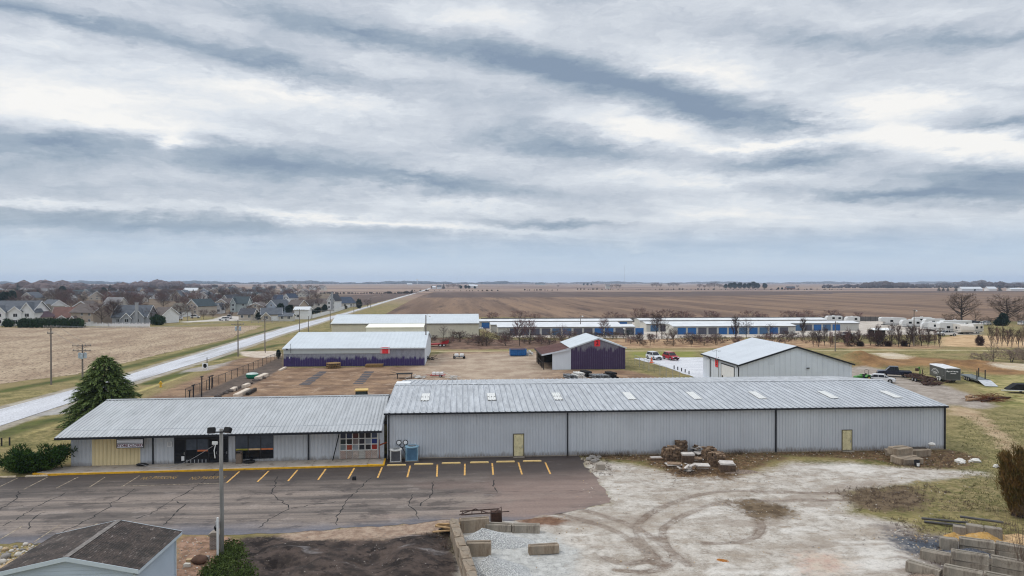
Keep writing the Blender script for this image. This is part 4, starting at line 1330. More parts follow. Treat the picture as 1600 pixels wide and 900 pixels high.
for x_ in (0, LN1 - .1):
 mb.prism([(.11, 0), (2 * HD - .11, 0), (2 * HD - .11, ze), (HD, RZ - .05), (.11, ze)], x_, x_ + .1, 1 if x_ else 0, 'yz')
mb.build('wall', [m_peel1, m_wside], b1)
mb = MB()
mb.box(.02, xband, -.12, -.055, zband, ze - .03)
mb.build('fascia_band', m_band, b1)
mb = MB()
s1 = (RZ - ze) / HD
d = Vector((0, HD + .3, RZ - ze + .3 * s1))
mb.ribs((-.2, -.3, ze - .3 * s1 + .03), (1, 0, 0), d, LN1 + .4, d.length, .9, .03, 0, .8)
d2 = Vector((0, -HD - .3, RZ - ze + .3 * s1))
mb.ribs((LN1 + .2, 2 * HD + .3, ze - .3 * s1 + .03), (-1, 0, 0), d2, LN1 + .4, d2.length, .9, .03, 0, .8)
for x_ in (-.24, LN1 + .205):
 mb.prism([(-.3, ze - .32), (-.3, ze - .02), (HD, RZ + .05), (2 * HD + .3, ze - .02), (2 * HD + .3, ze - .32), (HD, RZ - .25)], x_, x_ + .035, 0, 'yz')
mb.box(-.2, LN1 + .2, -.36, -.301, ze - .22, ze - .02, 0)
mb.build('roof', [m_wroof], b1)
x_, z_ = P(452.5, 559, Y1)
mb = MB()
mb.box(x_ - xa - .45, x_ - xa + .45, -.1, -.056, .05, 2.1)
mb.box(x_ - xa - .1, x_ - xa + .12, -.14, -.101, z_ - .15, z_ + .2, 1)
mb.build('door', [mat('violet_door', (.05, .035, .13), .6), m_white], b1)
mb = MB()
x_, z_ = P(455, 537, Y1)
mb.tube([(x_ - xa, -.4, ze - 1.0), (x_ - xa, -.4, ze + 1.0)], .05, 6)
mb.build('vent_pipe', m_trim, b1)
mb = MB()
x_, z_ = P(449, 546, Y1)
mb.obox((x_ - xa, -.25, z_), (.45, .3, .25), bev=.04)
mb.build('wall_lamp', m_trim, b1)
x_, z_ = P(602, 547.3, Y1)
sign_board('red number sign reading 1 on the violet shed band', '1', (x_, Y1 - .14, z_), 0, 1.25, 1.35, .38)
Y2 = 143.3
xa, _ = P(892, 560, Y2)
xb, _ = P(977, 560, Y2)
xc, zr = P(932, 528.5, Y2)
_, zel = P(892, 543, Y2)
_, zer = P(977, 543, Y2)
ze = (zel + zer) / 2
W2 = xb - xa
D2 = 14.2
b2_ = thing('gabled_shed', 'plum purple gabled shed with white roof and a brown roofed lean-to on its left', 'shed', (xa, Y2, 0))
mb = MB()
xm = W2 / 2
mb.prism([(0, 0), (W2, 0), (W2, ze), (xm, zr), (0, ze)], 0, .1, 0)
mb.prism([(0, 0), (W2, 0), (W2, ze), (xm, zr), (0, ze)], D2 - .1, D2, 0)
mb.box(0, .1, .101, D2 - .101, 0, ze)
mb.box(W2 - .1, W2, .101, D2 - .101, 0, ze)
n_ = int(W2 / .9)
for i in range(n_ + 1):
 x_ = i * .9
 zt = ze + (zr - ze) * (1 - abs(x_ - xm) / xm) - .1
 mb.box(x_ + .02, x_ + .1, -.035, -.001, .02, zt)
mb.build('wall', [m_peel2], b2_)
mb = MB()
sl2 = (zr - ze) / xm
for sg_ in (-1, 1):
 d = Vector((sg_ * (xm + .25), 0, -(xm + .25) * sl2))
 if sg_ < 0:
  mb.ribs((xm, D2 + .2, zr + .05), (0, -1, 0), d, D2 + .4, d.length, .6, .03, 0, .8)
 else:
  mb.ribs((xm, -.2, zr + .05), (0, 1, 0), d, D2 + .4, d.length, .6, .03, 0, .8)
for y_ in (-.24, D2 + .2):
 mb.prism([(-.25, ze - .25 * sl2 - .18), (-.25, ze - .25 * sl2 + .08), (xm, zr + .1), (W2 + .25, ze - .25 * sl2 + .08), (W2 + .25, ze - .25 * sl2 - .18), (xm, zr - .18)], y_, y_ + .035, 0)
mb.build('roof', [m_wroof], b2_)
LW = 5.6
lf = P(863, 560, Y2)[0] - xa
mb = MB()
mb.box(lf, -.002, 0, .1, 0, 3.55)
mb.prism([(lf, 3.55), (-.002, 3.55), (-.002, 4.5), (-.01, 4.5)], 0, .1)
mb.box(-.16, -.003, -.03, -.002, 0, ze - .12)
mb.build('lean_to_wall', m_wside, b2_)
mb = MB()
rl, zl_ = -LW - .5, 3.15
d = Vector((rl, 0, zl_ - (ze - .12)))
mb.ribs((0.02, D2 - .6, ze - .1), (0, -1, 0), d, D2 - .6 + .35, d.length, .5, .04, 0, .8)
mb.prism([(rl, zl_ - .28), (rl, zl_ + .04), (-.26, ze - .2), (-.26, ze - .48)], -.39, -.352, 1)
mb.prism([(rl, zl_ - .25), (rl, zl_ - .02), (-.26, ze - .26), (-.26, ze - .45)], D2 - .7, D2 - .66, 0)
mb.box(rl - .05, rl, -.35, D2 - .6, zl_ - .3, zl_ - .0, 2)
mb.build('lean_to_roof', [m_brownroof, m_wside, m_trim], b2_)
for k_ in range(5):
 mb = MB()
 y_ = .25 + k_ * (D2 - 1.2) / 4
 mb.box(-LW - .1, -LW + .1, y_ - .1, y_ + .1, 0, 3.1)
 mb.build('post', mat('dark_timber', (.035, .028, .024), .85), b2_)
mb = MB()
mb.box(-LW - .06, -LW + .06, .36, D2 - 1.05, 1.2, 1.32)
mb.box(-LW - .06, -LW + .06, .36, D2 - 1.05, 2.6, 2.75)
for k_ in range(9):
 y_ = .8 + k_ * (D2 - 2) / 9
 mb.box(-LW - .04, -LW + .04, y_, y_ + .05, .1, 2.6)
mb.build('rail', mat('dark_timber', (.035, .028, .024), .85), b2_)
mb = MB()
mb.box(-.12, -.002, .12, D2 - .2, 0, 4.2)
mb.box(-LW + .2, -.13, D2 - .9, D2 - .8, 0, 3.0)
mb.build('lean_to_shade_sheet', m_darkin, b2_)  # near-black sheets added to paint in the shade under the lean-to
x_, z_ = P(933, 536, Y2)
sign_board('red number sign reading 2 at the peak of the plum gable', '2', (x_, Y2 - .05, z_), 0, 1.2, 1.35)
Y3 = 113.0
xa, zl = P(1155.5, 569, Y3)
xb, zrr = P(1331, 568, Y3)
xc, zr = P(1245.5, 540.5, Y3)
ze = zl
W3 = xb - xa
D3 = 17.6
b3 = thing('white_building', 'big white gabled workshop with black gutters and an overhead door on its left side', 'building', (xa, Y3, 0))
FW = Frame((xa, Y3), 0)
xm = W3 / 2
mb = MB()
mb.prism([(0, 0), (W3, 0), (W3, ze - .08), (xm, zr - .1), (0, ze - .08)], .006, .1)
nr = int(W3 / .9)
for i in range(nr):
 x_ = (i + .5) * W3 / nr
 mb.box(x_ - .05, x_ + .05, -.02, .005, .02, ze + (zr - ze) * (1 - abs(x_ - xm) / xm) - .2, 1)
mb.prism([(0, 0), (W3, 0), (W3, ze - .08), (xm, zr - .1), (0, ze - .08)], D3 - .1, D3)
mb.ribs((0, D3 - .11, 0), (0, -1, 0), (0, 0, 1), D3 - .22, ze - .08, .9, .025, 0, .85, 1)
mb.ribs((W3, .11, 0), (0, 1, 0), (0, 0, 1), D3 - .22, ze - .08, .9, .025, 0, .85, 1)
mb.build('wall', [m_wside, m_wside2], b3)
mb = MB()
s3 = (zr - ze) / xm
for sg_ in (-1, 1):
 d = Vector((sg_ * (xm + .3), 0, -(xm + .3) * s3))
 if sg_ < 0:
  mb.ribs((xm, D3 + .2, zr + .02), (0, -1, 0), d, D3 + .5, d.length, .9, .025, 0, .85)
 else:
  mb.ribs((xm, -.3, zr + .02), (0, 1, 0), d, D3 + .5, d.length, .9, .025, 0, .85)
mb.build('roof', [m_wroof2], b3)
mb = MB()
for y_ in (-.34, D3 + .202):
 mb.prism([(-.3, ze - .3 * s3 - .26), (-.3, ze - .3 * s3 + .0), (xm, zr + .0), (W3 + .3, ze - .3 * s3 + .0), (W3 + .3, ze - .3 * s3 - .26), (xm, zr - .27)], y_, y_ + .04)
for x_ in (-.44, W3 + .31):
 mb.box(x_, x_ + .13, -.3, D3 + .2, ze - .3 * s3 - .2, ze - .3 * s3 + .0)
mb.build('gutter', m_trim, b3)
def side_hit(px, py, X):
 d_ = ray(px, py)
 t_ = X / d_[0]
 return d_[1] * t_, H + d_[2] * t_
for px_ in (1109.5, 1153.6):
 y_, z_ = side_hit(px_, 570, xa - .1)
 mb = MB()
 mb.box(-.16, -.05, y_ - Y3 - .07, y_ - Y3 + .07, .05, ze - .55)
 mb.tube([(-.1, y_ - Y3, ze - .6), (-.38, y_ - Y3, ze - .32)], .07, 6)
 mb.build('downspout', m_trim, b3)
ya_, zt_ = side_hit(1127.5, 575, xa)
yb_, _ = side_hit(1147.5, 580, xa)
ya_, yb_ = ya_ - Y3, yb_ - Y3
mb = MB()
mb.box(-.09, -.026, yb_ - .12, yb_, .02, 3.75)
mb.box(-.09, -.026, ya_, ya_ + .12, .02, 3.75)
mb.box(-.09, -.026, yb_, ya_, 3.6, 3.75)
fr_ = mb.build('door_frame', m_trim, b3)
mb = MB()
for k_ in range(4):
 mb.box(-.06, -.027, yb_, ya_, .02 + k_ * .895, .02 + k_ * .895 + .885)
dd = mb.build('overhead_door', m_white, b3)
mb = MB()
for k_ in range(3):
 yy = yb_ + .6 + k_ * (ya_ - yb_ - 1.2) / 2
 mb.box(-.075, -.061, yy - .3, yy + .3, 1.2, 1.65)
mb.build('door_window', m_glass, dd)
y_, z_ = side_hit(1123.5, 575, xa)
mb = MB()
mb.box(-.14, -.03, y_ - Y3 - .04, y_ - Y3 + .04, .1, ze + .2)
mb.tube([(-.5, y_ - Y3, ze - .4), (-.5, y_ - Y3, ze + 1.5)], .03, 6)
for k_ in range(5):
 a = k_ * 2 * PI / 5
 mb.tube([(-.5, y_ - Y3, ze + 1.35), (-.5 + .7 * math.cos(a), y_ - Y3 + .7 * math.sin(a), ze + 1.3)], .015, 4)
 mb.lathe([(.08, -.06), (.08, .06)], (-.5 + .7 * math.cos(a), y_ - Y3 + .7 * math.sin(a), ze + 1.26), 8)
mb.build('wind_gauge', m_steel, b3)
mb = MB()
x_, z_ = FW.hit(1262, 575)
mb.obox((x_, -.12, z_), (.5, .2, .14), bev=.03)
mb.build('wall_lamp', m_trim, b3)
mb = MB()
xa2, za2 = FW.hit(1201, 569)
mb.box(xa2, xa2 + .9, -.035, -.022, za2, za2 + 1.1)
mb.build('wall_vent', m_wside2, b3)
y_, z_ = side_hit(1120.3, 566, xa)
sign_board('red number sign reading 3 beside the overhead door of the white workshop', '3', (xa - .04, y_, z_), -PI / 2, 1.35, 1.7, .1)
Y4 = 229.0
xa, ze = P(518, 505, Y4)
xb, _ = P(748, 505, Y4)
xs = P(665.5, 505, Y4)[0] - xa
L4 = xb - xa
b4 = thing('beige_building', 'long beige metal building with a white roof in two lengths behind the violet shed', 'building', (xa, Y4, 0))
HD4, R4 = 11.2, 7.05
mb = MB()
for a, b_2, y_, in ((0, xs - .05, 0), (xs + .05, L4, -.3)):
 mb.ribs((a, y_, 0), (1, 0, 0), (0, 0, 1), b_2 - a, ze - .05, .9, .03, 0, .85)
 mb.box(a, b_2, y_ + .006, y_ + .1, 0, ze - .05)
 mb.box(a, b_2, 2 * HD4 - .1, 2 * HD4, 0, ze - .05)
 for x_ in (a, b_2 - .1):
  mb.prism([(y_ + .11, 0), (2 * HD4 - .11, 0), (2 * HD4 - .11, ze - .06), (HD4, R4 - .1), (y_ + .11, ze - .06)], x_, x_ + .1, 0, 'yz')
mb.build('wall', m_beige, b4)
mb = MB()
for a, b_2, y_, zo in ((-.3, xs - .02, -.3, 0), (xs + .02, L4 + .2, -.6, .02)):
 d = Vector((0, HD4 - y_, R4 - ze + .25 + zo))
 mb.ribs((a, y_, ze - .2 + zo), (1, 0, 0), d, b_2 - a, d.length, .9, .025, 0, .85)
 mb.ribs((b_2, 2 * HD4 + .3, ze - .15 + zo), (-1, 0, 0), Vector((0, -HD4 - .3, R4 - ze + .2)), b_2 - a, 11.9, .9, .025, 0, .85)
 mb.box(a, b_2, y_ - .1, y_ - .002, ze - .45 + zo, ze - .2 + zo, 1)
mb.build('roof', [m_wroof, mat('grey_eave_trim', (.20, .19, .17), .6)], b4)
xw0, zw1 = P(572, 511, Y4 - 9)
xw1, _ = P(661, 511, Y4 - 9)
mb = MB()
zw = zw1
mb.box(xw0 - xa, xw1 - xa, -9, -8.9, 0, zw - .15)
mb.box(xw0 - xa, xw0 - xa + .1, -8.89, -.01, 0, zw - .1)
mb.box(xw1 - xa - .1, xw1 - xa, -8.89, -.01, 0, zw - .1)
mb.face([(xw0 - xa - .2, -9.3, zw - .13), (xw1 - xa + .2, -9.3, zw - .13), (xw1 - xa + .2, -.33, zw + .5), (xw0 - xa - .2, -.33, zw + .5)])
mb.build('front_wing', m_beige2, b4)
mb = MB()
mb.box(L4 + .0, L4 + 1.5, 1.5, 4.5, 2.6, 2.9)
mb.box(L4 + .01, L4 + .3, 2.0, 4.0, .1, 2.5, 1)
mb.build('side_canopy', [m_white, m_trim], b4)
m_sblue = mat('blue_roller_door', (.025, .13, .36), .5, var=.08, scale=3)
m_sblue2 = mat('dusty_blue_roller_door', (.08, .16, .28), .6, var=.1, scale=3)
m_sgrey = mat('dull_slate_roller_door', (.10, .10, .13), .6, var=.15, scale=3)
m_swall = mat('storage_white_wall', (.52, .51, .48), .7, var=.06, c2=(.45, .44, .4))
m_swall_l = mat('storage_cream_end', (.60, .58, .52), .7, var=.05)
m_stroof = mat('storage_white_roof', (.66, .67, .675), .6, var=.08, scale=.4)
def storage(label, px0, px1, Y, door_px, h=2.75, dep=9.0, doors=None, endm=None, dw=3.0, rise=.55):
 xa, _ = P(px0, 520, Y)
 xb, _ = P(px1, 520, Y)
 L = xb - xa
 t_ = thing('storage_building', label, 'storage units', (xa, Y, 0), 0, 'rows of storage units')
 mb = MB()
 for x_ in (0, L - .1):
  mb.prism([(0, 0), (dep, 0), (dep, h - .05), (dep / 2, h + rise - .05), (0, h - .05)], x_, x_ + .1, 1, 'yz')
 mb.box(.101, L - .101, .0, .1, 0, h - .05)
 mb.box(.101, L - .101, dep - .1, dep, 0, h - .05)
 mb.build('wall', [m_swall, endm or m_swall_l], t_)
 mb = MB()
 mb.prism([(-.3, h - .05), (-.3, h + .08), (dep / 2, h + rise + .12), (dep + .3, h + .08), (dep + .3, h - .05), (dep / 2, h + rise - .03)], -.2, L + .2, 0, 'yz')
 mb.build('roof', m_stroof, t_)
 mb = MB()
 mb.box(-.2, L + .2, -.42, -.302, h - .12, h + .02)
 mb.build('gutter', m_trim, t_)
 n = 0
 for x_, mt in door_px:
  mb = MB()
  mb.box(x_, x_ + dw, -.06, -.002, .05, 2.3)
  for k_ in range(9):
   mb.box(x_ + .05, x_ + dw - .05, -.08, -.061, .12 + k_ * .24, .2 + k_ * .24)
  mb.build('roller_door', mt, t_)
 return t_
B, U, K = m_sblue, m_sblue2, m_sgrey
def door_row(start, n, pat, pitch=3.6):
 return [(start + i * pitch, pat[i % len(pat)]) for i in range(n)]
storage('front storage row on the left with mostly slate doors and an open-ended cream gable', 778, 992, 236, door_row(4.0, 12, [K, K, K, K, U, U, K, K, B, B, K, K]) + [(46.8, B)], dw=2.9)
storage('front storage row on the right with bright blue and slate doors in turn', 1052, 1243, 236, door_row(1.5, 11, [B, B, K, K, B, B, U, B, U, B, K]), dw=2.9)
storage('second storage row on the left with only its white roof and few doors showing', 767, 968, 250.5, door_row(2, 12, [K, U, B]), dw=2.9)
storage('second storage row on the right with a run of blue doors at its far end', 1010, 1342, 251, door_row(1.5, 20, [U, K, B, U, B]) , dw=2.9)
storage('rear storage row on the left beside the beige building with blue doors', 746, 988, 272, door_row(1.6, 16, [B, B, U, B]), dw=3.0)
storage('rear storage row on the right with a long white roof', 1000, 1292, 274, door_row(3, 19, [B, U, B]), dw=3.0)
mb = MB()
a, _ = P(752, 500, 309)
b_2, _ = P(1378, 500, 309)
n = int((b_2 - a) / 2.4)
tf = thing('board_fence', 'long grey board fence behind the storage rows at the field edge', 'fence', (a, 309, 0))
for i in range(n):
 for j in range(2):
  mb.box(i * 2.4 + .06 + j * 1.16, i * 2.4 + 1.2 + j * 1.16, -.03, .03, .1, 2.15)
mb.build('board_panel', mat('grey_fence_boards', (.13, .12, .115), .85, var=.25, scale=.5), tf)
mb = MB()
mb.box(-.06, .06, -.06, .06, 0, 2.25)
pme = mb.mesh('post', mat('dark_fence_posts', (.05, .045, .04), .9))
for i in range(n + 1):
 link('post', pme, tf).location = (i * 2.4, 0, 0)
def leaf_mat(name, cols, sc=.8, rough=.8):
 m, nt, bs = new_mat(name)
 co = nt.n('ShaderNodeTexCoord').outputs['Object']
 oi = nt.n('ShaderNodeObjectInfo').outputs['Random']
 n_ = nt.noise(co, sc, 4, .7)
 v = nt.math('MULTIPLY_ADD', nt.math('SUBTRACT', oi, .5), .22, n_)
 c = nt.mix(nt.mapr(v, .36, .64), cols[0], cols[1])
 if len(cols) > 2:
  c = nt.mix(nt.mapr(nt.noise(co, sc * 3.1, 3, .7), .58, .7), c, cols[2])
 nt.L(c, bs.inputs['Base Color'])
 bs.inputs['Roughness'].default_value = rough
 bs.inputs['Specular IOR Level'].default_value = .15
 return m
m_bark = mat('grey_brown_bark', (.075, .058, .048), .95, var=.3, scale=3)
m_barkd = mat('dark_bark', (.035, .027, .023), .95, var=.3, scale=3)
m_twig = leaf_mat('bare_twigs', [(.175, .12, .112), (.12, .085, .08)])
m_twigr = leaf_mat('red_bare_twigs', [(.20, .11, .10), (.13, .08, .078)])
m_twigb = leaf_mat('tan_bare_twigs', [(.15, .105, .08), (.10, .07, .055)])
m_twigd = leaf_mat('dark_bare_twigs', [(.07, .045, .042), (.10, .062, .056)])
m_spruce = leaf_mat('spruce_needles', [(.07, .115, .026), (.15, .20, .06), (.24, .28, .13)], 1.2)
m_spruced = leaf_mat('dark_conifer_needles', [(.012, .030, .022), (.026, .05, .034)], .7)
m_junip = leaf_mat('juniper_needles', [(.022, .055, .010), (.07, .12, .02), (.11, .16, .03)], 1.0)
m_arbor = leaf_mat('arborvitae_leaves', [(.010, .030, .012), (.022, .05, .016)], 1.2)
m_cedar = leaf_mat('rusty_cedar_foliage', [(.16, .088, .028), (.075, .062, .018), (.24, .135, .05)], 1.6)
m_ivy = leaf_mat('ground_ivy_leaves', [(.05, .075, .018), (.09, .12, .03), (.022, .04, .012)], 2.2)
def tri_leaf(mb, p, d, up, ln, wd, m=0):
 s_ = d.cross(up)
 s_ = s_.normalized() if s_.length > 1e-5 else Vector((1, 0, 0))
 mb.add([p - s_ * wd, p + s_ * wd, p + d * ln], [(0, 1, 2)], m)
def rand_dir(r):
 while True:
  v = Vector((r.uniform(-1, 1), r.uniform(-1, 1), r.uniform(-1, 1)))
  if .05 < v.length < 1:
   return v.normalized()
def bare_tree(h, rx, seed, z0=.2, zc=.6, limbs=16, subs=9, twigs=7, tw=.02, stems=1, rise=.5, r0=None, tl=.11, sh=1.0):
 """returns (trunk MB, crown MB): tapered trunk, limbs reaching an uneven crown outline, branches and fine twigs"""
 r = random.Random(seed)
 T, Cc = MB(), MB()
 r0 = r0 or h * .018
 rz = h * (1 - zc)
 lumps = [(rand_dir(r), r.uniform(.72, 1.1)) for _ in range(9)]
 def blade(p, q, w_):
  d = q - p
  s_ = d.cross(rand_dir(r))
  s_ = s_.normalized() if s_.length > 1e-6 else Vector((1, 0, 0))
  Cc.add([p - s_ * w_, p + s_ * w_, q + s_ * w_ * .45, q - s_ * w_ * .45], [(0, 1, 2, 3)])
 trunks = []
 for k_ in range(stems):
  lean = rand_dir(r) * (.04 if stems == 1 else .35)
  base = Vector((r.uniform(-.06, .06) * h * (stems > 1), r.uniform(-.06, .06) * h * (stems > 1), 0))
  pts = [base]
  for i in range(1, 6):
   u = i / 5
   pts.append(base + Vector((lean.x * h * u * .5, lean.y * h * u * .5, h * .82 * u)) + Vector((r.uniform(-1, 1), r.uniform(-1, 1), 0)) * h * .012)
  rs = [r0 * (1 - .85 * i / 5) / (stems ** .4) for i in range(6)]
  T.tube([p - Vector((0, 0, .05)) if i == 0 else p for i, p in enumerate(pts)], rs, 6, caps=False)
  trunks.append((pts, rs))
 for l in range(limbs):
  pts, rs = trunks[l % stems]
  u = z0 + (.93 - z0) * ((l + r.random()) / limbs)
  seg = min(int(u * 5), 4)
  p0 = pts[seg].lerp(pts[seg + 1], u * 5 - seg)
  d = rand_dir(r)
  a = l * 2.399 + r.uniform(-.5, .5)
  v = -.35 + 1.3 * u + r.uniform(-.25, .25)
  d = Vector((math.cos(a) * math.cos(v), math.sin(a) * math.cos(v), math.sin(v)))
  k_ = 1.0
  for q, f_ in lumps:
   k_ = min(k_, 1 - (1 - f_) * max(0, q.dot(d)) ** 2)
  k_ *= r.uniform(.8, 1.08)
  tip = Vector((d.x * rx * k_, d.y * rx * k_, h * zc + d.z * rz * k_))
  tip.z = max(tip.z, p0.z + .15 * (tip - p0).length * sh)
  mid = p0.lerp(tip, .5) - Vector((0, 0, (tip - p0).length * .10 * rise)) + rand_dir(r) * .03 * h
  lp_ = [p0, p0.lerp(mid, .55) , mid, mid.lerp(tip, .55) + rand_dir(r) * .015 * h, tip]
  lr = max(rs[seg] * .55, tw * 1.2)
  T.tube(lp_[:4], [lr, lr * .75, lr * .5, max(lr * .28, tw * .8)], 4, caps=False)
  blade(lp_[3], lp_[4], max(lr * .28, tw))
  ln = (tip - p0).length
  for s_ in range(subs):
   t = .28 + .72 * (s_ + r.random()) / subs
   q = min(int(t * 4), 3)
   b0 = lp_[q].lerp(lp_[q + 1], t * 4 - q)
   ax = (lp_[q + 1] - lp_[q]).normalized()
   dd = (ax * .7 + rand_dir(r) * .9 + Vector((0, 0, rise * .5))).normalized()
   bl = h * tl * r.uniform(.8, 1.8) * (1.25 - .5 * t)
   b1 = b0 + dd * bl * .6
   b2 = b1 + (dd + rand_dir(r) * .4).normalized() * bl * .5
   blade(b0, b1, tw)
   blade(b1, b2, tw * .7)
   for _ in range(twigs):
    w_ = r.random()
    c = b0.lerp(b1, w_ * 2) if w_ < .5 else b1.lerp(b2, w_ * 2 - 1)
    td = (dd + rand_dir(r) * 1.0 + Vector((0, 0, rise * .4))).normalized()
    tri_leaf(Cc, c, td, rand_dir(r), h * tl * r.uniform(.35, .95), tw * .62)
 zm = max(v[2] for v in Cc.v)
 k_ = h / zm
 for M_ in (T, Cc):
  M_.v = [(x, y, max(z * k_, -.05)) for x, y, z in M_.v]
 return T, Cc
def conifer(h, rad_, seed, tiers=14, per=15, dens=7, droop=.3, tip=.0, lw=.09, ll=.5, skirt=.04, power=.85):
 r = random.Random(seed)
 T, Cc = MB(), MB()
 T.tube([(0, 0, 0), (0, 0, h * .5), (0, 0, h * .97)], [h * .022, h * .014, .02], 6)
 for t in range(tiers):
  f = t / (tiers - 1)
  z0 = h * (skirt + (1 - skirt) * f * .96)
  rr = rad_ * ((1 - f) ** power) + .06
  n = max(4, int(per * (1 - f * .6)))
  for k_ in range(n):
   a = r.uniform(0, 2 * PI)
   L_ = rr * r.uniform(.72, 1.12)
   dr = -droop * L_ * r.uniform(.5, 1.3)
   tipv = Vector((math.cos(a) * L_, math.sin(a) * L_, z0 + dr + L_ * .18))
   b0 = Vector((0, 0, z0))
   Cc.add([b0 + Vector((0, 0, .03)), b0 - Vector((0, 0, .03)), tipv], [(0, 1, 2)])
   m_ = int(dens * (1 + L_ * 1.6))
   for j in range(m_):
    u = (j + r.random()) / m_
    u = .25 + .75 * u
    p = b0.lerp(tipv, u) + Vector((0, 0, .12 * L_ * math.sin(u * PI)))
    out = (tipv - b0).normalized()
    sd = Vector((-math.sin(a), math.cos(a), 0)) * r.choice((-1, 1))
    d = (out * r.uniform(.3, 1) + sd * r.uniform(.2, 1.0) * (1.15 - u) + Vector((0, 0, r.uniform(-.5, .25)))).normalized()
    tri_leaf(Cc, p, d, Vector((r.uniform(-.4, .4), r.uniform(-.4, .4), 1)), ll * r.uniform(.6, 1.25), lw * r.uniform(.7, 1.3))
 return T, Cc
def blob_crown(mb, r, c, s, n, ln, wd, inner=.35, bias=.35, m=0):
 """leafy clump: small leaf faces through an ellipsoid's volume, denser towards an uneven outside"""
 for _ in range(n):
  d = rand_dir(r)
  k_ = r.uniform(inner, 1) ** .6
  k_ *= 1 + .18 * math.sin(d.x * 5 + c[0]) * math.sin(d.y * 4 + d.z * 5 + c[1])
  p = Vector((c[0] + d.x * s[0] * k_, c[1] + d.y * s[1] * k_, c[2] + d.z * s[2] * k_))
  if p.z < .02:
   p.z = abs(p.z)
  dd = (d + rand_dir(r) * .8 + Vector((0, 0, bias))).normalized()
  tri_leaf(mb, p, dd, rand_dir(r), ln * r.uniform(.6, 1.3), wd * r.uniform(.7, 1.3), m)
def tree_thing(name, label, cat, T, Cc, mt, mc, loc, rz=0, group=None):
 t_ = thing(name, label, cat, loc, rz, group)
 a = T.build('trunk', mt, t_)
 b2 = Cc.build('crown', mc, t_)
 return t_
g = G(164, 664)
T, Cc = conifer(9.0, 4.75, 5, tiers=28, per=40, dens=10, droop=.28, lw=.10, ll=.5, skirt=.04, power=.56)
tree_thing('spruce_tree', 'big dense green spruce behind the left end of the store', 'tree', T, Cc, m_bark, m_spruce, g, .3)
g = G(58, 736)
r = random.Random(21)
mb, tb = MB(), MB()
for k_ in range(26):
 a = r.uniform(0, 2 * PI)
 L_ = r.uniform(1.2, 3.7)
 base = Vector((r.uniform(-1.6, 1.6), r.uniform(-.8, .8), 0))
 fx = max(0, (base.x + 2) / 4)
 tip = base + Vector((math.cos(a) * L_ * (1.0 if math.cos(a) < 0 else .7), math.sin(a) * L_ * .6, r.uniform(.4, 1.0) + 2.0 * fx))
 tb.tube([base, base.lerp(tip, .5) + Vector((0, 0, .1)), tip], [.06, .04, .015], 4, caps=False)
 for u in (.35, .55, .75, .92):
  c = base.lerp(tip, u)
  blob_crown(mb, r, c, (.75, .6, .42), 130, .34, .05, .1, .55)
jt = thing('juniper_bush', 'broad sprawling dark green juniper at the left end of the store', 'bush', g)
tb.build('stem', m_barkd, jt)
mb.build('crown', m_junip, jt)
g = G(1592, 806)
r = random.Random(8)
mb, tb = MB(), MB()
for k_ in range(34):
 a = r.uniform(0, 2 * PI)
 b0 = Vector((r.uniform(-.5, .5), r.uniform(-.5, .5), 0))
 hh = r.uniform(2.6, 5.0)
 tip = b0 + Vector((math.cos(a) * r.uniform(.5, 2.0), math.sin(a) * r.uniform(.4, 1.6), hh))
 tb.tube([b0, b0.lerp(tip, .5) + Vector((math.cos(a) * .25, math.sin(a) * .25, 0)), tip], [.05, .035, .012], 4, caps=False)
 for j in range(7):
  u = .12 + .86 * j / 6
  c = b0.lerp(tip, u) + Vector((math.cos(a) * .25 * math.sin(u * PI), math.sin(a) * .25 * math.sin(u * PI), 0))
  for _ in range(85):
   d = (tip - b0).normalized()
   p = Vector(c) + rand_dir(r) * r.uniform(.05, .5)
   tri_leaf(mb, p, (d + rand_dir(r) * .6).normalized(), rand_dir(r), r.uniform(.25, .55), .032)
ct = thing('cedar_bush', 'rusty brown upright cedar bush at the right edge of the yard', 'bush', g)
tb.build('stem', m_barkd, ct)
mb.build('crown', m_cedar, ct)
for k_, (bx, by, hh, sp_, l_) in enumerate(((1604, 905, 4.6, .5, 'thin bare brush with fine twigs in the lower right corner'), (1612, 858, 3.4, .55, 'thin bare brush below the rusty cedar bush'))):
 T, Cc = bare_tree(hh, hh * .6, 60 + k_, z0=.04, zc=.4, limbs=26, subs=7, twigs=4, tw=.006, stems=9, rise=.9, r0=.05, tl=.12)
 t_ = tree_thing('bare_brush', l_, 'bush', T, Cc, m_twigb, m_twigb, G(bx, by))
g = G(352, 880)
r = random.Random(4)
mb = MB()
ivp = g_([(352, 848), (372, 846), (386, 866), (398, 884), (400, 920), (300, 920), (318, 888), (338, 872)])
iv = np.array(ivp)
cnt = 0
while cnt < 5200:
 q = np.array([[r.uniform(iv[:, 0].min(), iv[:, 0].max()), r.uniform(iv[:, 1].min(), iv[:, 1].max())]])
 if poly_sd(q, ivp)[0] < r.uniform(-.25, .4):
  continue
 cnt += 1
 p = Vector((q[0, 0] - g[0], q[0, 1] - g[1], r.uniform(.01, .16 + .10 * math.sin(q[0, 0] * 2.3) * math.sin(q[0, 1] * 1.9))))
 tri_leaf(mb, p, (rand_dir(r) + Vector((0, 0, .5))).normalized(), rand_dir(r), r.uniform(.09, .2), .055)
o = mb.build('ground_ivy', m_ivy)
o.location = (*g, 0)
o['kind'] = 'stuff'
PROT = {}
def proto(key, **kw):
 T, Cc = bare_tree(**kw)
 PROT[key] = (T, Cc)
proto('round_a', h=10, rx=4.6, seed=2, limbs=24, subs=10, twigs=9, tw=.04)
proto('round_b', h=10, rx=5.2, seed=7, z0=.16, zc=.55, limbs=26, subs=10, twigs=9, tw=.04)
proto('oval', h=10, rx=3.5, seed=12, zc=.56, limbs=24, subs=10, twigs=9, tw=.04, rise=.9)
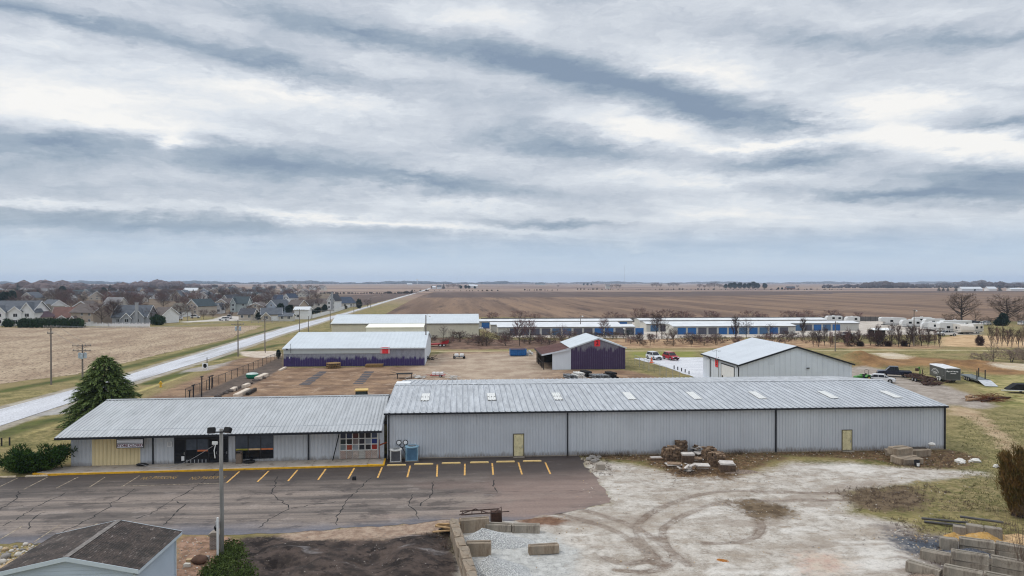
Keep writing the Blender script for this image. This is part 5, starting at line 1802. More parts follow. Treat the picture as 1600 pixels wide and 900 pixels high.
proto('open', h=10, rx=3.4, seed=19, z0=.12, zc=.52, limbs=18, subs=8, twigs=6, tw=.032, rise=.8, r0=.15)
proto('shrub_a', h=5, rx=3.2, seed=31, z0=.06, zc=.42, limbs=24, subs=10, twigs=9, tw=.03, stems=5, rise=.9, tl=.13)
proto('shrub_b', h=5, rx=3.6, seed=37, z0=.05, zc=.40, limbs=28, subs=11, twigs=9, tw=.03, stems=6, rise=.8, tl=.13)
proto('upright', h=7, rx=1.25, seed=41, z0=.06, zc=.45, limbs=24, subs=8, twigs=9, tw=.032, rise=1.8, r0=.11, tl=.12)
proto('upright_b', h=7, rx=1.6, seed=47, z0=.05, zc=.45, limbs=24, subs=8, twigs=8, tw=.032, stems=2, rise=1.6, r0=.11, tl=.12)
proto('fine', h=10, rx=5.0, seed=53, z0=.16, zc=.56, limbs=34, subs=14, twigs=13, tw=.026, r0=.3, rise=.6, tl=.09)
proto('fine_b', h=10, rx=5.4, seed=59, z0=.12, zc=.55, limbs=34, subs=14, twigs=13, tw=.026, r0=.3, rise=.5, tl=.09)
MCACHE = {}
def put_tree(key, px, py, hpx, label, cat='tree', name='bare_tree', mt=None, mc=None, group=None, wide=1.0, merged=False, z=0.0, seed=0):
 """one tree with its foot at the photo's ground point and its height taken from the photo"""
 g = G(px, py, z)
 cam_d = g[0] * math.sin(YAW) + g[1] * math.cos(YAW)
 h = hpx * cam_d / F
 mt, mc = mt or m_bark, mc or m_twig
 h0 = {'shrub_a': 5, 'shrub_b': 5, 'upright': 7, 'upright_b': 7}.get(key, 10)
 sc = h / h0
 rz = random.Random(int(px * 7 + py * 13 + seed)).uniform(0, 6.28)
 ck = (key, mt.name, mc.name, merged)
 if ck not in MCACHE:
  T, Cc = PROT[key]
  if merged:
   M_ = MB()
   M_.add(T.v, T.f, 0)
   M_.add(Cc.v, Cc.f, 1)
   MCACHE[ck] = M_.mesh(name, [mt, mc])
  else:
   MCACHE[ck] = (T.mesh('trunk', mt), Cc.mesh('crown', mc))
 if merged:
  o = link(name, MCACHE[ck])
  o.location = (*g, z)
  o.rotation_euler = (0, 0, rz)
  tag(o, label, cat, group)
 else:
  o = thing(name, label, cat, (*g, z), rz, group)
  link('trunk', MCACHE[ck][0], o)
  link('crown', MCACHE[ck][1], o)
 o.scale = (sc * wide, sc * wide, sc)
 return o
PROT['cone'] = conifer(10, 2.6, 3, tiers=15, per=16, dens=4, droop=.25, lw=.22, ll=.75)
T, Cc = MB(), MB()
r = random.Random(9)
T.tube([(0, 0, 0), (0, 0, 5)], [.25, .15], 6)
for c, s in (((0, 0, 4.5), (3.4, 3.4, 4.3)), ((.8, .5, 7), (2.2, 2.2, 2.9)), ((-1.2, .2, 5.6), (2.2, 2.3, 3.0))):
 blob_crown(Cc, r, c, s, 1500, .7, .2, .3)
PROT['pine'] = (T, Cc)
T, Cc = MB(), MB()
T.tube([(0, 0, 0), (0, 0, 5)], [.2, .1], 6)
blob_crown(Cc, r, (0, 0, 4.9), (1.9, 1.9, 5.0), 2600, .55, .16, .4)
PROT['arbor'] = (T, Cc)
put_tree('fine', 1503, 502.5, 48, 'tall bare tree with broad twiggy crown left of the evergreen field edge shrub', mc=m_twigb, mt=m_barkd, wide=1.05)
put_tree('fine_b', 1574, 503, 47, 'broad bare tree behind the dark evergreen shrub at the right field edge', mc=m_twigb, mt=m_barkd, wide=1.25)
put_tree('open', 1524, 505, 24, 'small bare tree leaning beside the tallest field edge tree', mc=m_twigb, mt=m_barkd, wide=1.2)
put_tree('shrub_a', 1487, 504, 16, 'low bare bush at the foot of the tall field edge tree', 'bush', 'bare_shrub', mc=m_twigb, mt=m_barkd, wide=1.5)
g = G(1566, 509)
r = random.Random(5)
mb = MB()
for c, s in (((0, 0, 1.7), (2.7, 2.2, 1.8)), ((.4, 0, 3.2), (1.5, 1.4, 1.9)), ((-1.2, .5, 1.2), (1.7, 1.5, 1.3))):
 blob_crown(mb, r, c, s, 1500, .6, .13, .2)
et = thing('evergreen_shrub', 'dark rounded evergreen shrub under the broad bare tree at the field edge', 'bush', g)
mb.build('crown', m_spruced, et)
tb = MB()
tb.tube([(0, 0, 0), (.1, 0, 2.5)], [.2, .1], 6)
tb.build('stem', m_barkd, et)
for px_, py_, hp, l_ in ((1592, 506, 20, 'bare thicket at the far right of the field edge'), (1546, 507, 14, 'low bare thicket left of the dark evergreen shrub')):
 put_tree('shrub_b', px_, py_, hp, l_, 'bush', 'bare_shrub', mc=m_twigb, mt=m_barkd, wide=1.8)
R2 = random.Random(77)
named = [
 ('open', 693, 530, 24, 'bare many-forked tree before the beige wall', m_twigd), ('open', 706, 530, 18, 'small bare forked tree right of the forked tree at the beige wall', m_twigd),
 ('shrub_b', 719, 534, 20, 'dark bare bush before the beige building wall', m_twigd),
 ('open', 760, 540, 34, 'slender bare tree at the right corner of the beige building', m_twigr), ('shrub_b', 748, 538, 18, 'wide reddish bare bush right of the beige building', m_twigr),
 ('oval', 812, 540, 48, 'taller bare tree before the left storage row', m_twigr), ('oval', 828, 538, 44, 'bare tree next to the taller tree before the storage row', m_twigr), ('shrub_b', 790, 540, 20, 'wide reddish bush before the open-ended storage gable', m_twigr),
 ('shrub_b', 846, 538, 18, 'reddish bare bush above the blue dumpster', m_twigr), ('open', 878, 536, 32, 'bare sapling left of the plum gable ridge', m_twigr), ('oval', 944, 530, 38, 'bare sapling behind the plum gable', m_twigr),
 ('oval', 1000, 541, 26, 'bare forked bush with dark twigs in the tan grass behind the parked cars', m_twigd), ('oval', 1026, 528, 46, 'dark bare tree before the gap between storage rows', m_twigd), ('open', 1034, 530, 36, 'thinner dark tree right of the tree before the gap', m_twigd),
 ('oval', 1052, 541, 32, 'bare bush at the left end of the right storage row', m_twigd), ('oval', 1016, 540, 22, 'small dark bare bush in the tan bank', m_twigd), ('shrub_a', 982, 529, 16, 'dark evergreen-looking bush by the storage wall end', m_spruced),
 ('oval', 1080, 542, 14, 'tiny bare bush nearest the lane behind the white pad', m_twigd), ('shrub_b', 1100, 540, 18, 'reddish bare bush left of the white workshop roof', m_twigr), ('shrub_a', 1118, 536, 16, 'reddish bare bush behind the white workshop ridge', m_twigr),
 ('upright', 1149, 530, 42, 'dark upright tree before the blue doors behind the white workshop ridge', m_twigd), ('open', 1166, 528, 34, 'bare tree right of the dark upright tree over the white ridge', m_twigd), ('open', 1204, 530, 28, 'bare sapling over the right slope of the white workshop', m_twigd),
 ('upright', 1255, 528, 36, 'tall dark upright tree at the end of the front storage row', m_twigd), ('oval', 1236, 536, 16, 'small bare bush under the last blue door', m_twigd),
]
for key, px_, py_, hp, l_, mc_ in named:
 put_tree(key, px_, py_, hp, l_, 'tree' if key[0] in 'ofu' else 'bush', 'bare_tree' if key[0] in 'ofu' else 'bare_shrub', m_barkd, mc_, wide={'upright': .8, 'oval': .75}.get(key, 1.0))
for i, px_ in enumerate((1271, 1279, 1289, 1298, 1325, 1341, 1360, 1372, 1393, 1404, 1421, 1428, 1440, 1450, 1461, 1468, 1549, 1558, 1566, 1574, 1581, 1591, 1598)):
 py_ = 540.5 + R2.uniform(-1.5, 2)
 hp = R2.uniform(28, 40) if px_ < 1500 else R2.uniform(30, 38)
 put_tree('upright' if i % 2 else 'upright_b', px_, py_, hp, 'bare upright sapling in the row between the lane and the camper lot', 'tree', 'bare_sapling', m_barkd, R2.choice((m_twigd, m_twigr, m_twigd)), 'bare upright saplings along the lane', wide=R2.uniform(.5, .85))
for px_, py_, w_, h_, l_ in ((1328, 541, 22, 22, 'big dense dark bush before the last storage doors'), (1375, 541, 18, 18, 'dense dark bush right of the low open-sided carport'), (1531, 540, 10, 15, 'small reddish round bush alone in the straw grass'), (1413, 541, 8, 7, 'little dark bush under the saplings left of the double lamp'), (1344, 541, 8, 6, 'little dark bush at the foot of the biggest dark bush'), (1388, 541, 7, 6, 'little dark bush right of the dense bush')):
 g = G(px_, py_)
 k_ = (g[0] * math.sin(YAW) + g[1] * math.cos(YAW)) / F
 mb = MB()
 r = random.Random(px_)
 blob_crown(mb, r, (0, 0, h_ * k_ * .45), (w_ * k_ * .5, w_ * k_ * .45, h_ * k_ * .55), 900, .7, .07, .15, .6)
 o = mb.build('dense_bush', m_twigd)
 o.location = (*g, 0)
 tag(o, l_, 'bush')
for i in range(88):
 px_ = 675 + i * 9.0 + R2.uniform(-6, 6)
 py_ = R2.uniform(529, 541)
 if 884 < px_ < 982 and py_ > 533:
  py_ = 529
 put_tree(R2.choice(('shrub_a', 'shrub_b', 'shrub_b')), px_, py_, R2.uniform(8, 17), 'low tangled bare brush in the belt between the lane and the storage rows', 'bush', 'bare_shrub', m_barkd, R2.choice((m_twigd, m_twigr, m_twigb)), 'low brush before the storage rows', wide=R2.uniform(.9, 1.5), merged=True, seed=i)
for i, (px_, hp, wd) in enumerate(((770, 12, 1.4), (812, 14, 1.6), (835, 10, 1.4), (955, 12, 1.6), (972, 9, 1.4), (1000, 18, 1.1), (1010, 12, 1.2), (1040, 16, 1.4), (1056, 12, 1.3), (1066, 14, 1.3), (1078, 10, 1.4), (1110, 14, 1.3), (1118, 10, 1.5), (1172, 14, 1.7), (1190, 10, 1.8), (1236, 14, 1.7), (1246, 11, 1.6), (1262, 15, .8), (1274, 8, 1.5), (1300, 15, 1.4), (1308, 11, 1.5), (1340, 12, 1.1))):
 put_tree('shrub_a' if i % 2 else 'shrub_b', px_, 499.5, hp * 1.15, 'reddish bare shrub at the field edge behind the storage roofs', 'bush', 'bare_shrub', m_barkd, m_twigr, 'reddish shrubs at the field edge', wide=wd)
for px_, py_, hp, l_, wd in ((1552, 570, 42, 'taller bare scrub tree behind the flatbed trailer', .8), (1580, 566, 26, 'pale bare scrub right of the scrub tree behind the flatbed', 1.6), (1535, 566, 18, 'pale bare scrub left of the scrub tree behind the flatbed', 1.7), (1598, 562, 22, 'pale bare scrub at the right edge before the upright saplings', 1.6)):
 put_tree('open' if hp > 40 else 'shrub_b', px_, py_, hp, l_, 'bush', 'bare_scrub', m_bark, leaf_mat('pale_scrub', [(.26, .19, .16), (.19, .14, .12)]) if 'pale_scrub' not in MATS else MATS['pale_scrub'], wide=wd)
mb = MB()
r = random.Random(2)
for _ in range(240):
 x_ = r.choice((r.gauss(21, 1.2), r.gauss(24, .8), r.gauss(36.5, .8), r.uniform(14, 58), r.uniform(14, 58)))
 p = Vector((X0 + x_, YF - r.uniform(.15, .7), 0))
 for q in range(3):
  tri_leaf(mb, p, (Vector((0, 0, 1)) + rand_dir(r) * .5).normalized(), rand_dir(r), r.uniform(.2, .9), .012)
for poly, cnt in (([(1380, 810), (1440, 860), (1420, 905), (1470, 905), (1500, 845), (1600, 870), (1600, 820), (1480, 808)], 380), ([(1030, 716), (1140, 716), (1160, 742), (1050, 746)], 260), ([(1380, 712), (1500, 712), (1480, 735), (1390, 732)], 240), ([(650, 834), (705, 828), (722, 875), (690, 855)], 90), ([(905, 712), (950, 716), (960, 745), (930, 745)], 120), ([(1300, 765), (1450, 755), (1560, 800), (1340, 800)], 420)):
 P_ = g_(poly)
 q = np.array(P_)
 while cnt:
  x, y = r.uniform(q[:, 0].min(), q[:, 0].max()), r.uniform(q[:, 1].min(), q[:, 1].max())
  if poly_sd(np.array([[x, y]]), P_)[0] < 0:
   continue
  cnt -= 1
  for _ in range(5):
   tri_leaf(mb, Vector((x + r.uniform(-.1, .1), y + r.uniform(-.1, .1), 0)), (Vector((0, 0, .9)) + rand_dir(r) * .8).normalized(), rand_dir(r), r.uniform(.12, .42), .013)
o = mb.build('dead_weeds', m_twigb)
o['kind'] = 'stuff'
mb = MB()
for _ in range(5200):
 if r.random() < .35:
  px_, py_ = r.uniform(910, 1500), r.uniform(706, 736)
 else:
  px_, py_ = r.uniform(1490, 1640), r.uniform(650, 800)
 g = G(px_, py_)
 if poly_sd(np.array([g]), g_(STRIP))[0] < -.3 and px_ < 1500:
  continue
 for q in range(2):
  tri_leaf(mb, Vector((g[0] + r.uniform(-.1, .1), g[1] + r.uniform(-.1, .1), 0)), (Vector((0, 0, .8)) + rand_dir(r)).normalized(), rand_dir(r), r.uniform(.1, .28), .025, r.choice((0, 0, 1)))
o = mb.build('grass', [mat('dry_grass_blades', (.24, .20, .11), .9, var=.2), mat('green_grass_blades', (.09, .105, .03), .9, var=.2)])
o['kind'] = 'stuff'
def cdist(g):
 return g[0] * math.sin(YAW) + g[1] * math.cos(YAW)
def hm(name, c, v=.06):
 return mat(name, c, .75, var=v, scale=.8)
WALLS = {'white': hm('house_white', (.72, .72, .72)), 'grey': hm('house_grey', (.34, .35, .37)), 'beige': hm('house_beige', (.48, .42, .35)), 'tan': hm('house_tan', (.42, .34, .27)), 'pale': hm('house_pale', (.56, .53, .48)),
   'green': hm('house_green', (.40, .45, .44)), 'brick': hm('house_brick', (.26, .15, .12), .15), 'blue': hm('house_blue', (.38, .44, .52))}
ROOFS = {'slate': hm('roof_slate', (.085, .095, .112), .22), 'brown': hm('roof_brown', (.105, .084, .076), .22), 'red': hm('roof_redbrown', (.15, .075, .06), .2), 'plum': hm('roof_plum', (.11, .07, .085), .2), 'teal': hm('roof_teal', (.04, .056, .064), .2),
   'dark': hm('roof_dark', (.05, .05, .06), .2), 'grey': hm('roof_grey', (.20, .19, .19), .2), 'olive': hm('roof_olive', (.14, .125, .10), .2), 'white': hm('roof_pale', (.6, .62, .64)), 'navy': hm('roof_navy', (.04, .055, .09), .2)}
m_pane = mat('house_window_pane', (.012, .014, .018), .35, spec=.3)
m_htrim = hm('house_trim', (.82, .82, .82))
def gable(mb_w, mb_r, mb_t, x0, x1, y0, y1, eave, ridge, axis, ov=.45, th=.18, hip=0.0):
 """one gabled volume: walls, roof slabs and pale rake boards"""
 if axis == 'x':
  ym = (y0 + y1) / 2
  if hip:
   mb_w.box(x0, x1, y0, y1, 0, eave)
   e_ = eave + .02
   a = [(x0 - ov, y0 - ov, e_), (x1 + ov, y0 - ov, e_), (x1 + ov, y1 + ov, e_), (x0 - ov, y1 + ov, e_)]
   t0, t1 = (x0 + hip, ym, ridge), (x1 - hip, ym, ridge)
   mb_r.add(a + [t0, t1], [(0, 1, 5, 4), (1, 2, 5), (2, 3, 4, 5), (3, 0, 4), (3, 2, 1, 0)])
   return
  mb_w.prism([(y0, 0), (y1, 0), (y1, eave), (ym, ridge), (y0, eave)], x0, x1, 0, 'yz')
  s_ = (ridge - eave) / (ym - y0)
  mb_r.prism([(y0 - ov, eave - ov * s_ + .02), (ym, ridge + .02), (y1 + ov, eave - ov * s_ + .02), (y1 + ov, eave - ov * s_ + th), (ym, ridge + th + .05), (y0 - ov, eave - ov * s_ + th)], x0 - ov, x1 + ov, 0, 'yz')
  for x_ in (x0 - ov - .06, x1 + ov + .002):
   mb_t.prism([(y0 - ov, eave - ov * s_ - .12), (ym, ridge - .14), (y1 + ov, eave - ov * s_ - .12), (y1 + ov, eave - ov * s_ + th), (ym, ridge + th), (y0 - ov, eave - ov * s_ + th)], x_, x_ + .058, 0, 'yz')
 else:
  xm = (x0 + x1) / 2
  mb_w.prism([(x0, 0), (x1, 0), (x1, eave), (xm, ridge), (x0, eave)], y0, y1, 0)
  s_ = (ridge - eave) / (xm - x0)
  mb_r.prism([(x0 - ov, eave - ov * s_ + .02), (xm, ridge + .02), (x1 + ov, eave - ov * s_ + .02), (x1 + ov, eave - ov * s_ + th), (xm, ridge + th + .05), (x0 - ov, eave - ov * s_ + th)], y0 - ov, y1, 0)
  y_ = y0 - ov - .06
  mb_t.prism([(x0 - ov, eave - ov * s_ - .2), (xm, ridge - .22), (x1 + ov, eave - ov * s_ - .2), (x1 + ov, eave - ov * s_ + th), (xm, ridge + th), (x0 - ov, eave - ov * s_ + th)], y_, y_ + .058, 0)
def window(parent, x, y, z, w, h, face='y'):
 mb = MB()
 if face == 'y':
  mb.box(x - w / 2, x + w / 2, y - .05, y - .003, z, z + h)
  mb.box(x - w / 2 + .1, x + w / 2 - .1, y - .06, y - .051, z + .1, z + h - .1, 1)
  mb.box(x - .04, x + .04, y - .07, y - .061, z + .1, z + h - .1)
 else:
  mb.box(x + .003, x + .05, y - w / 2, y + w / 2, z, z + h)
  mb.box(x + .051, x + .06, y - w / 2 + .1, y + w / 2 - .1, z + .1, z + h - .1, 1)
 mb.build('window', [m_htrim, m_pane], parent)
def house(label, px, py, wpx, epx, rpx, wall, roof, axis='x', dep=9.0, rot=0.0, wings=(), hip=0.0, chimney=None, garage=None, group=None, wins=True):
 g = G(px, py)
 k_ = cdist(g) / F
 w, e, rg = wpx * k_, epx * k_, rpx * k_
 rg = max(rg, e + 1.2)
 t_ = thing('house', label, 'house', (g[0], g[1], 0), rad(rot), group)
 W_, R_, T_ = MB(), MB(), MB()
 gable(W_, R_, T_, -w / 2, w / 2, 0, dep, e, rg, axis, hip=hip * k_)
 for (o, ww, ee, rr, fwd) in wings:      # offset, width, eave, ridge in photo px; forward in m
  gable(W_, R_, T_, (o - ww / 2) * k_, (o + ww / 2) * k_, -fwd, dep * .5, ee * k_, rr * k_, 'y')
 W_.build('wall', WALLS[wall], t_)
 R_.build('roof', ROOFS[roof], t_)
 if T_.v:
  T_.build('trim', m_htrim, t_)
 if wins:
  n = max(2, int(w / 3.6))
  floors = [1.0] + ([3.7] if e > 4.8 else [])
  used = [(o * k_, ww * k_ * .5 + .8) for (o, ww, ee, rr, fwd) in wings]
  for z in floors:
   for i in range(n):
    x = -w / 2 + (i + .5) * w / n
    if garage and abs(x - garage * k_) < 3 and z < 2:
     continue
    if any(abs(x - u) < v for u, v in used):
     continue
    window(t_, x, 0, z, 1.3, 1.4)
  for (o, ww, ee, rr, fwd) in wings:
   for z in [1.0] + ([3.6] if ee * k_ > 4.6 else []):
    window(t_, o * k_, -fwd, z, min(1.8, ww * k_ * .5), 1.5)
  if axis == 'y' and rg > 5.5:
   window(t_, 0, 0, e - .3, 1.2, 1.3)
 if chimney is not None:
  mb = MB()
  x = chimney * k_
  mb.box(x - .55, x + .55, -1.5, -.62, 0, rg + 1.2)
  mb.box(x - .65, x + .65, -1.6, -.52, rg + 1.2, rg + 1.45)
  mb.build('chimney', WALLS['grey'], t_)
 if garage is not None:
  mb = MB()
  x = garage * k_
  mb.box(x - 2.4, x + 2.4, -.06, -.002, 0, 2.3)
  for q in range(4):
   mb.box(x - 2.3, x + 2.3, -.08, -.061, .1 + q * .55, .55 + q * .55)
  mb.build('garage_door', m_htrim, t_)
 return t_
HOUSES = [
 ('white house with blue grey roof and two small front gables behind the clipped hedge', 8, 509, 84, 24, 38, 'white', 'slate', 'x', 11, 0, [(-6, 18, 22, 31, 1.2), (18, 18, 23, 30, 1.2), (34, 22, 22, 36, .6)], 0, None, None),
 ('low house with plum coloured hip roof between the white houses', 50, 508, 30, 12, 26, 'pale', 'plum', 'x', 10, 0, [], 9, None, None),
 ('white two-storey house with slate roof and a white end gable facing right', 68, 497, 36, 18, 28, 'white', 'slate', 'x', 9, -38, [], 0, None, None),
 ('house with white front gable and olive roof behind the hedge', 78, 501, 28, 8, 22, 'pale', 'olive', 'x', 9, 0, [(-8, 12, 14, 25, 1.5)], 0, None, None),
 ('house with red brown roof and white rake boards behind the hedge', 100, 506, 36, 8, 25, 'pale', 'red', 'x', 11, 12, [(-2, 14, 8, 13, 1)], 0, None, None),
 ('large tan house with brown roof and pale right gable behind the hedge end', 128, 507, 46, 19, 31, 'tan', 'brown', 'x', 10, -22, [(-12, 12, 8, 13, 1.5)], 0, None, None),
 ('brown gabled house rising behind the tan house', 127, 494, 28, 14, 23, 'tan', 'brown', 'y', 12, 0, [], 0, None, None),
 ('grey house with chimney and two gables behind the white fence', 202, 507, 52, 12, 29, 'grey', 'slate', 'x', 11, 0, [(-2, 14, 11, 18, 1.2), (13, 20, 13, 24, .8)], 0, 13, None),
 ('house with grey brown roof and white right gable beside the clipped arborvitae', 244, 505, 25, 13, 24, 'white', 'brown', 'x', 9, -26, [], 0, None, None),
 ('low house with olive hip roof right of the clipped arborvitae', 274, 495, 28, 8, 21, 'white', 'olive', 'x', 9, 0, [], 8, None, None),
 ('grey roofed house half hidden by bare trees above the white fence', 173, 484, 26, 9, 19, 'pale', 'grey', 'x', 9, -12, [], 0, None, None),
 ('pale house with grey roof among bare trees left of the small white gable', 198, 478, 22, 7, 15, 'beige', 'grey', 'x', 9, 8, [], 0, None, None),
 ('small white gabled house with blue roof among the far bare trees', 233, 467, 17, 5, 10, 'white', 'slate', 'x', 8, -30, [], 0, None, None),
 ('cream two-storey house with flat looking pale roof at the far left village', 297, 463, 20, 9, 13, 'pale', 'white', 'x', 10, 0, [], 0, None, None),
 ('large beige gable house with dark teal roof facing the lawn', 300, 492, 26, 14, 24, 'beige', 'teal', 'y', 13, -28, [], 0, None, None),
 ('small white cottage with slate roof and one front gable', 336, 490, 18, 9, 16, 'white', 'slate', 'x', 8, 0, [(6, 8, 8, 15, .8)], 0, None, None),
 ('grey house of three stepped gables behind the white cottage', 346, 484, 24, 10, 17, 'beige', 'brown', 'y', 14, -20, [], 0, None, None),
 ('pale green house with dark hip roof and white porch', 374, 488, 24, 14, 24, 'green', 'teal', 'x', 10, 0, [(-9, 8, 15, 22, 1.0)], 0, None, None),
 ('wide grey gable house with white rakes left of the conifers', 399, 490, 27, 11, 17, 'beige', 'brown', 'y', 13, 0, [], 0, None, None),
 ('tall grey gable house behind the wide grey gable', 404, 479, 24, 11, 20, 'beige', 'grey', 'y', 11, -12, [], 0, None, None),
 ('yellowish roofed house right of the tall grey gable', 420, 475, 16, 9, 15, 'pale', 'olive', 'x', 9, -20, [], 0, None, None),
 ('beige garage with dark roof nearest the corn field corner', 384, 500, 22, 9, 17, 'beige', 'dark', 'x', 9, 0, [], 0, None, None),
 ('grey house with slate roof and white garage by the round conifers', 424, 502, 30, 11, 20, 'beige', 'slate', 'x', 10, 14, [(-8, 13, 8, 14, 1)], 0, None, 8),
 ('white gable house with long slate roof above the round conifers', 424, 490, 20, 12, 21, 'blue', 'slate', 'y', 14, -22, [], 0, None, None),
 ('dark navy roofed house before the far field', 434, 477, 14, 8, 16, 'white', 'navy', 'x', 9, 12, [], 0, None, None),
 ('white house with navy roof at the village edge', 447, 474, 12, 9, 15, 'white', 'navy', 'y', 11, -30, [], 0, None, None),
 ('tan house left of the bare tree by the road', 458, 489, 20, 12, 20, 'tan', 'brown', 'x', 10, -18, [], 0, None, None),
 ('low house with brown roof behind the bare tree by the road', 478, 484, 22, 7, 15, 'pale', 'brown', 'x', 9, 0, [(-4, 8, 7, 13, .8)], 0, None, None),
 ('white walled garage with shallow roof beside the road pole', 471, 499, 22, 15, 18, 'white', 'white', 'x', 7, 0, [], 0, None, 5),
 ('brown roofed house left of the tall white house', 503, 480, 18, 7, 13, 'pale', 'brown', 'x', 9, 0, [], 0, None, None),
 ('tall white house with dark roof and chimney by the white roadside fence', 517, 484, 12, 15, 24, 'white', 'dark', 'y', 11, -14, [], 0, 3, None),
 ('low house with navy roof beyond the white roadside fence', 539, 480, 28, 6, 16, 'pale', 'navy', 'x', 10, 0, [], 6, None, None),
 ('open shed with flat grey roof at the corn field corner', 446, 502, 20, 8, 10, 'pale', 'slate', 'x', 6, 0, [], 0, None, None),
]
for h_ in HOUSES:
 house(*h_[:3], *h_[3:11], wings=h_[11], hip=h_[12], chimney=h_[13], garage=h_[14])
FARH = [(90, 455, 14), (22, 462, 14), (150, 462, 12), (258, 470, 14), (318, 470, 13), (330, 461, 11), (345, 458, 10), (357, 463, 12), (372, 459, 9), (384, 462, 10), (398, 456, 9), (412, 456, 8), (426, 454, 8), (441, 455, 8), (452, 452, 7), (468, 452, 9), (300, 470, 12), (110, 470, 16), (215, 458, 9), (185, 461, 10), (270, 462, 11), (364, 453, 8), (336, 452, 8), (489, 453, 12), (503, 454, 8)]
for i, (px_, py_, w_) in enumerate(FARH):
 house('small distant house among the bare trees of the village', px_, py_, w_, 3.2 + .12 * (py_ - 450), 6.4 + .28 * (py_ - 450), R2.choice(('white', 'beige', 'pale', 'grey', 'tan')), R2.choice(('grey', 'slate', 'brown', 'dark')), 'xy'[i % 2], 9, R2.uniform(-25, 25), group='distant village houses', wins=(i % 3 == 0))
n = 0
r5 = random.Random(505)
while n < 52:
 px_, py_ = (r5.uniform(255, 480), r5.uniform(457, 482)) if n < 30 else (r5.uniform(-10, 270), r5.uniform(456, 486))
 if px_ > 400 and py_ > 470 or (px_ < 300 and py_ > 474):
  continue
 k5 = py_ - 440.5
 house('pale gabled house in the crowded middle of the village', px_, py_, k5 * r5.uniform(.62, .85), k5 * r5.uniform(.17, .3), k5 * r5.uniform(.42, .55), r5.choice(('white', 'beige', 'pale', 'grey', 'blue')), r5.choice(('grey', 'slate', 'brown', 'dark', 'teal', 'olive')), r5.choice('xyy'), 11, r5.uniform(-35, 30), group='gabled houses in mid village')
 n += 1
for px_, py_, hp, key, mc_, l_, wd in (
  (159, 508, 42, 'round_a', m_twig, 'bare tree at the left end of the white picket fence', 1.0), (177, 507, 44, 'oval', m_twigd, 'darker bare tree by the white field fence', .9), (224, 505, 36, 'round_b', m_twigd, 'bare tree beside the grey house chimney', .9),
  (265, 500, 24, 'oval', m_twigr, 'reddish bare bush beside the white right gable', .9), (283, 501, 30, 'round_a', m_twigd, 'bare tree left of the beige gable house', 1.0), (301, 498, 26, 'open', m_twig, 'open bare tree before the beige gable house', 1.0),
  (352, 490, 20, 'oval', m_twigd, 'dark dense bare tree behind the white cottage', 1.2), (361, 497, 12, 'oval', m_twigd, 'small dark bare tree by the pale driveway', 1.0), (467, 488, 26, 'oval', m_twigr, 'reddish bare tree left of the road', 1.0),
  (486, 484, 26, 'round_b', m_twig, 'pinkish bare tree behind the low brown roof', 1.1), (497, 482, 18, 'round_a', m_twig, 'smaller pinkish bare tree before the brown roofed house', 1.0), (574, 480, 14, 'round_a', m_twig, 'round bare tree at the end of the white roadside fence', 1.1),
  (237, 506, 28, 'round_a', m_twigd, 'bare tree before the grey brown roof left of the clipped arborvitae', .9), (256, 503, 26, 'oval', m_twigd, 'dark bare tree just behind the clipped arborvitae', .9), (318, 499, 18, 'round_a', m_twig, 'small bare tree right of the beige gable house', 1.0), (333, 497, 14, 'round_b', m_twigd, 'little bare tree on the lawn before the white cottage', 1.0),
  (190, 506, 30, 'round_a', m_twig, 'bare tree before the left roof of the grey chimney house', .9), (390, 494, 20, 'round_b', m_twigd, 'bare tree between grey gables and the beige garage', 1.0), (409, 492, 18, 'round_a', m_twig, 'bare tree behind the dark garage roof', 1.0), (64, 500, 24, 'round_b', m_twigd, 'bare tree behind the plum roof', 1.0), (118, 492, 28, 'round_b', m_twig, 'bare tree between the brown roofs', 1.1), (92, 492, 24, 'round_a', m_twig, 'bare tree above the olive roof', 1.1)):
 put_tree(key, px_, py_, hp, l_, mc=mc_, wide=wd)
n = 0
while n < 255:
 u = R2.random()
 px_ = R2.uniform(-40, 300) if u < .58 else R2.uniform(270, 510)
 py_ = 449.5 + 40 * R2.random() ** 1.4 if px_ < 270 else 449.5 + 36 * R2.random() ** 1.5
 if px_ > 430 and py_ > 472:
  continue
 hp = (py_ - 440.5) * .56 * R2.uniform(.7, 1.25) + 1.5
 put_tree(R2.choice(('round_a', 'round_b', 'oval', 'round_a')), px_, py_, hp, 'leafless brown tree in the bare woodland among the village houses', mc=R2.choice((m_twig, m_twig, m_twigr, m_twigb)), group='bare village trees', wide=R2.uniform(.95, 1.35), merged=True, seed=n)
 n += 1
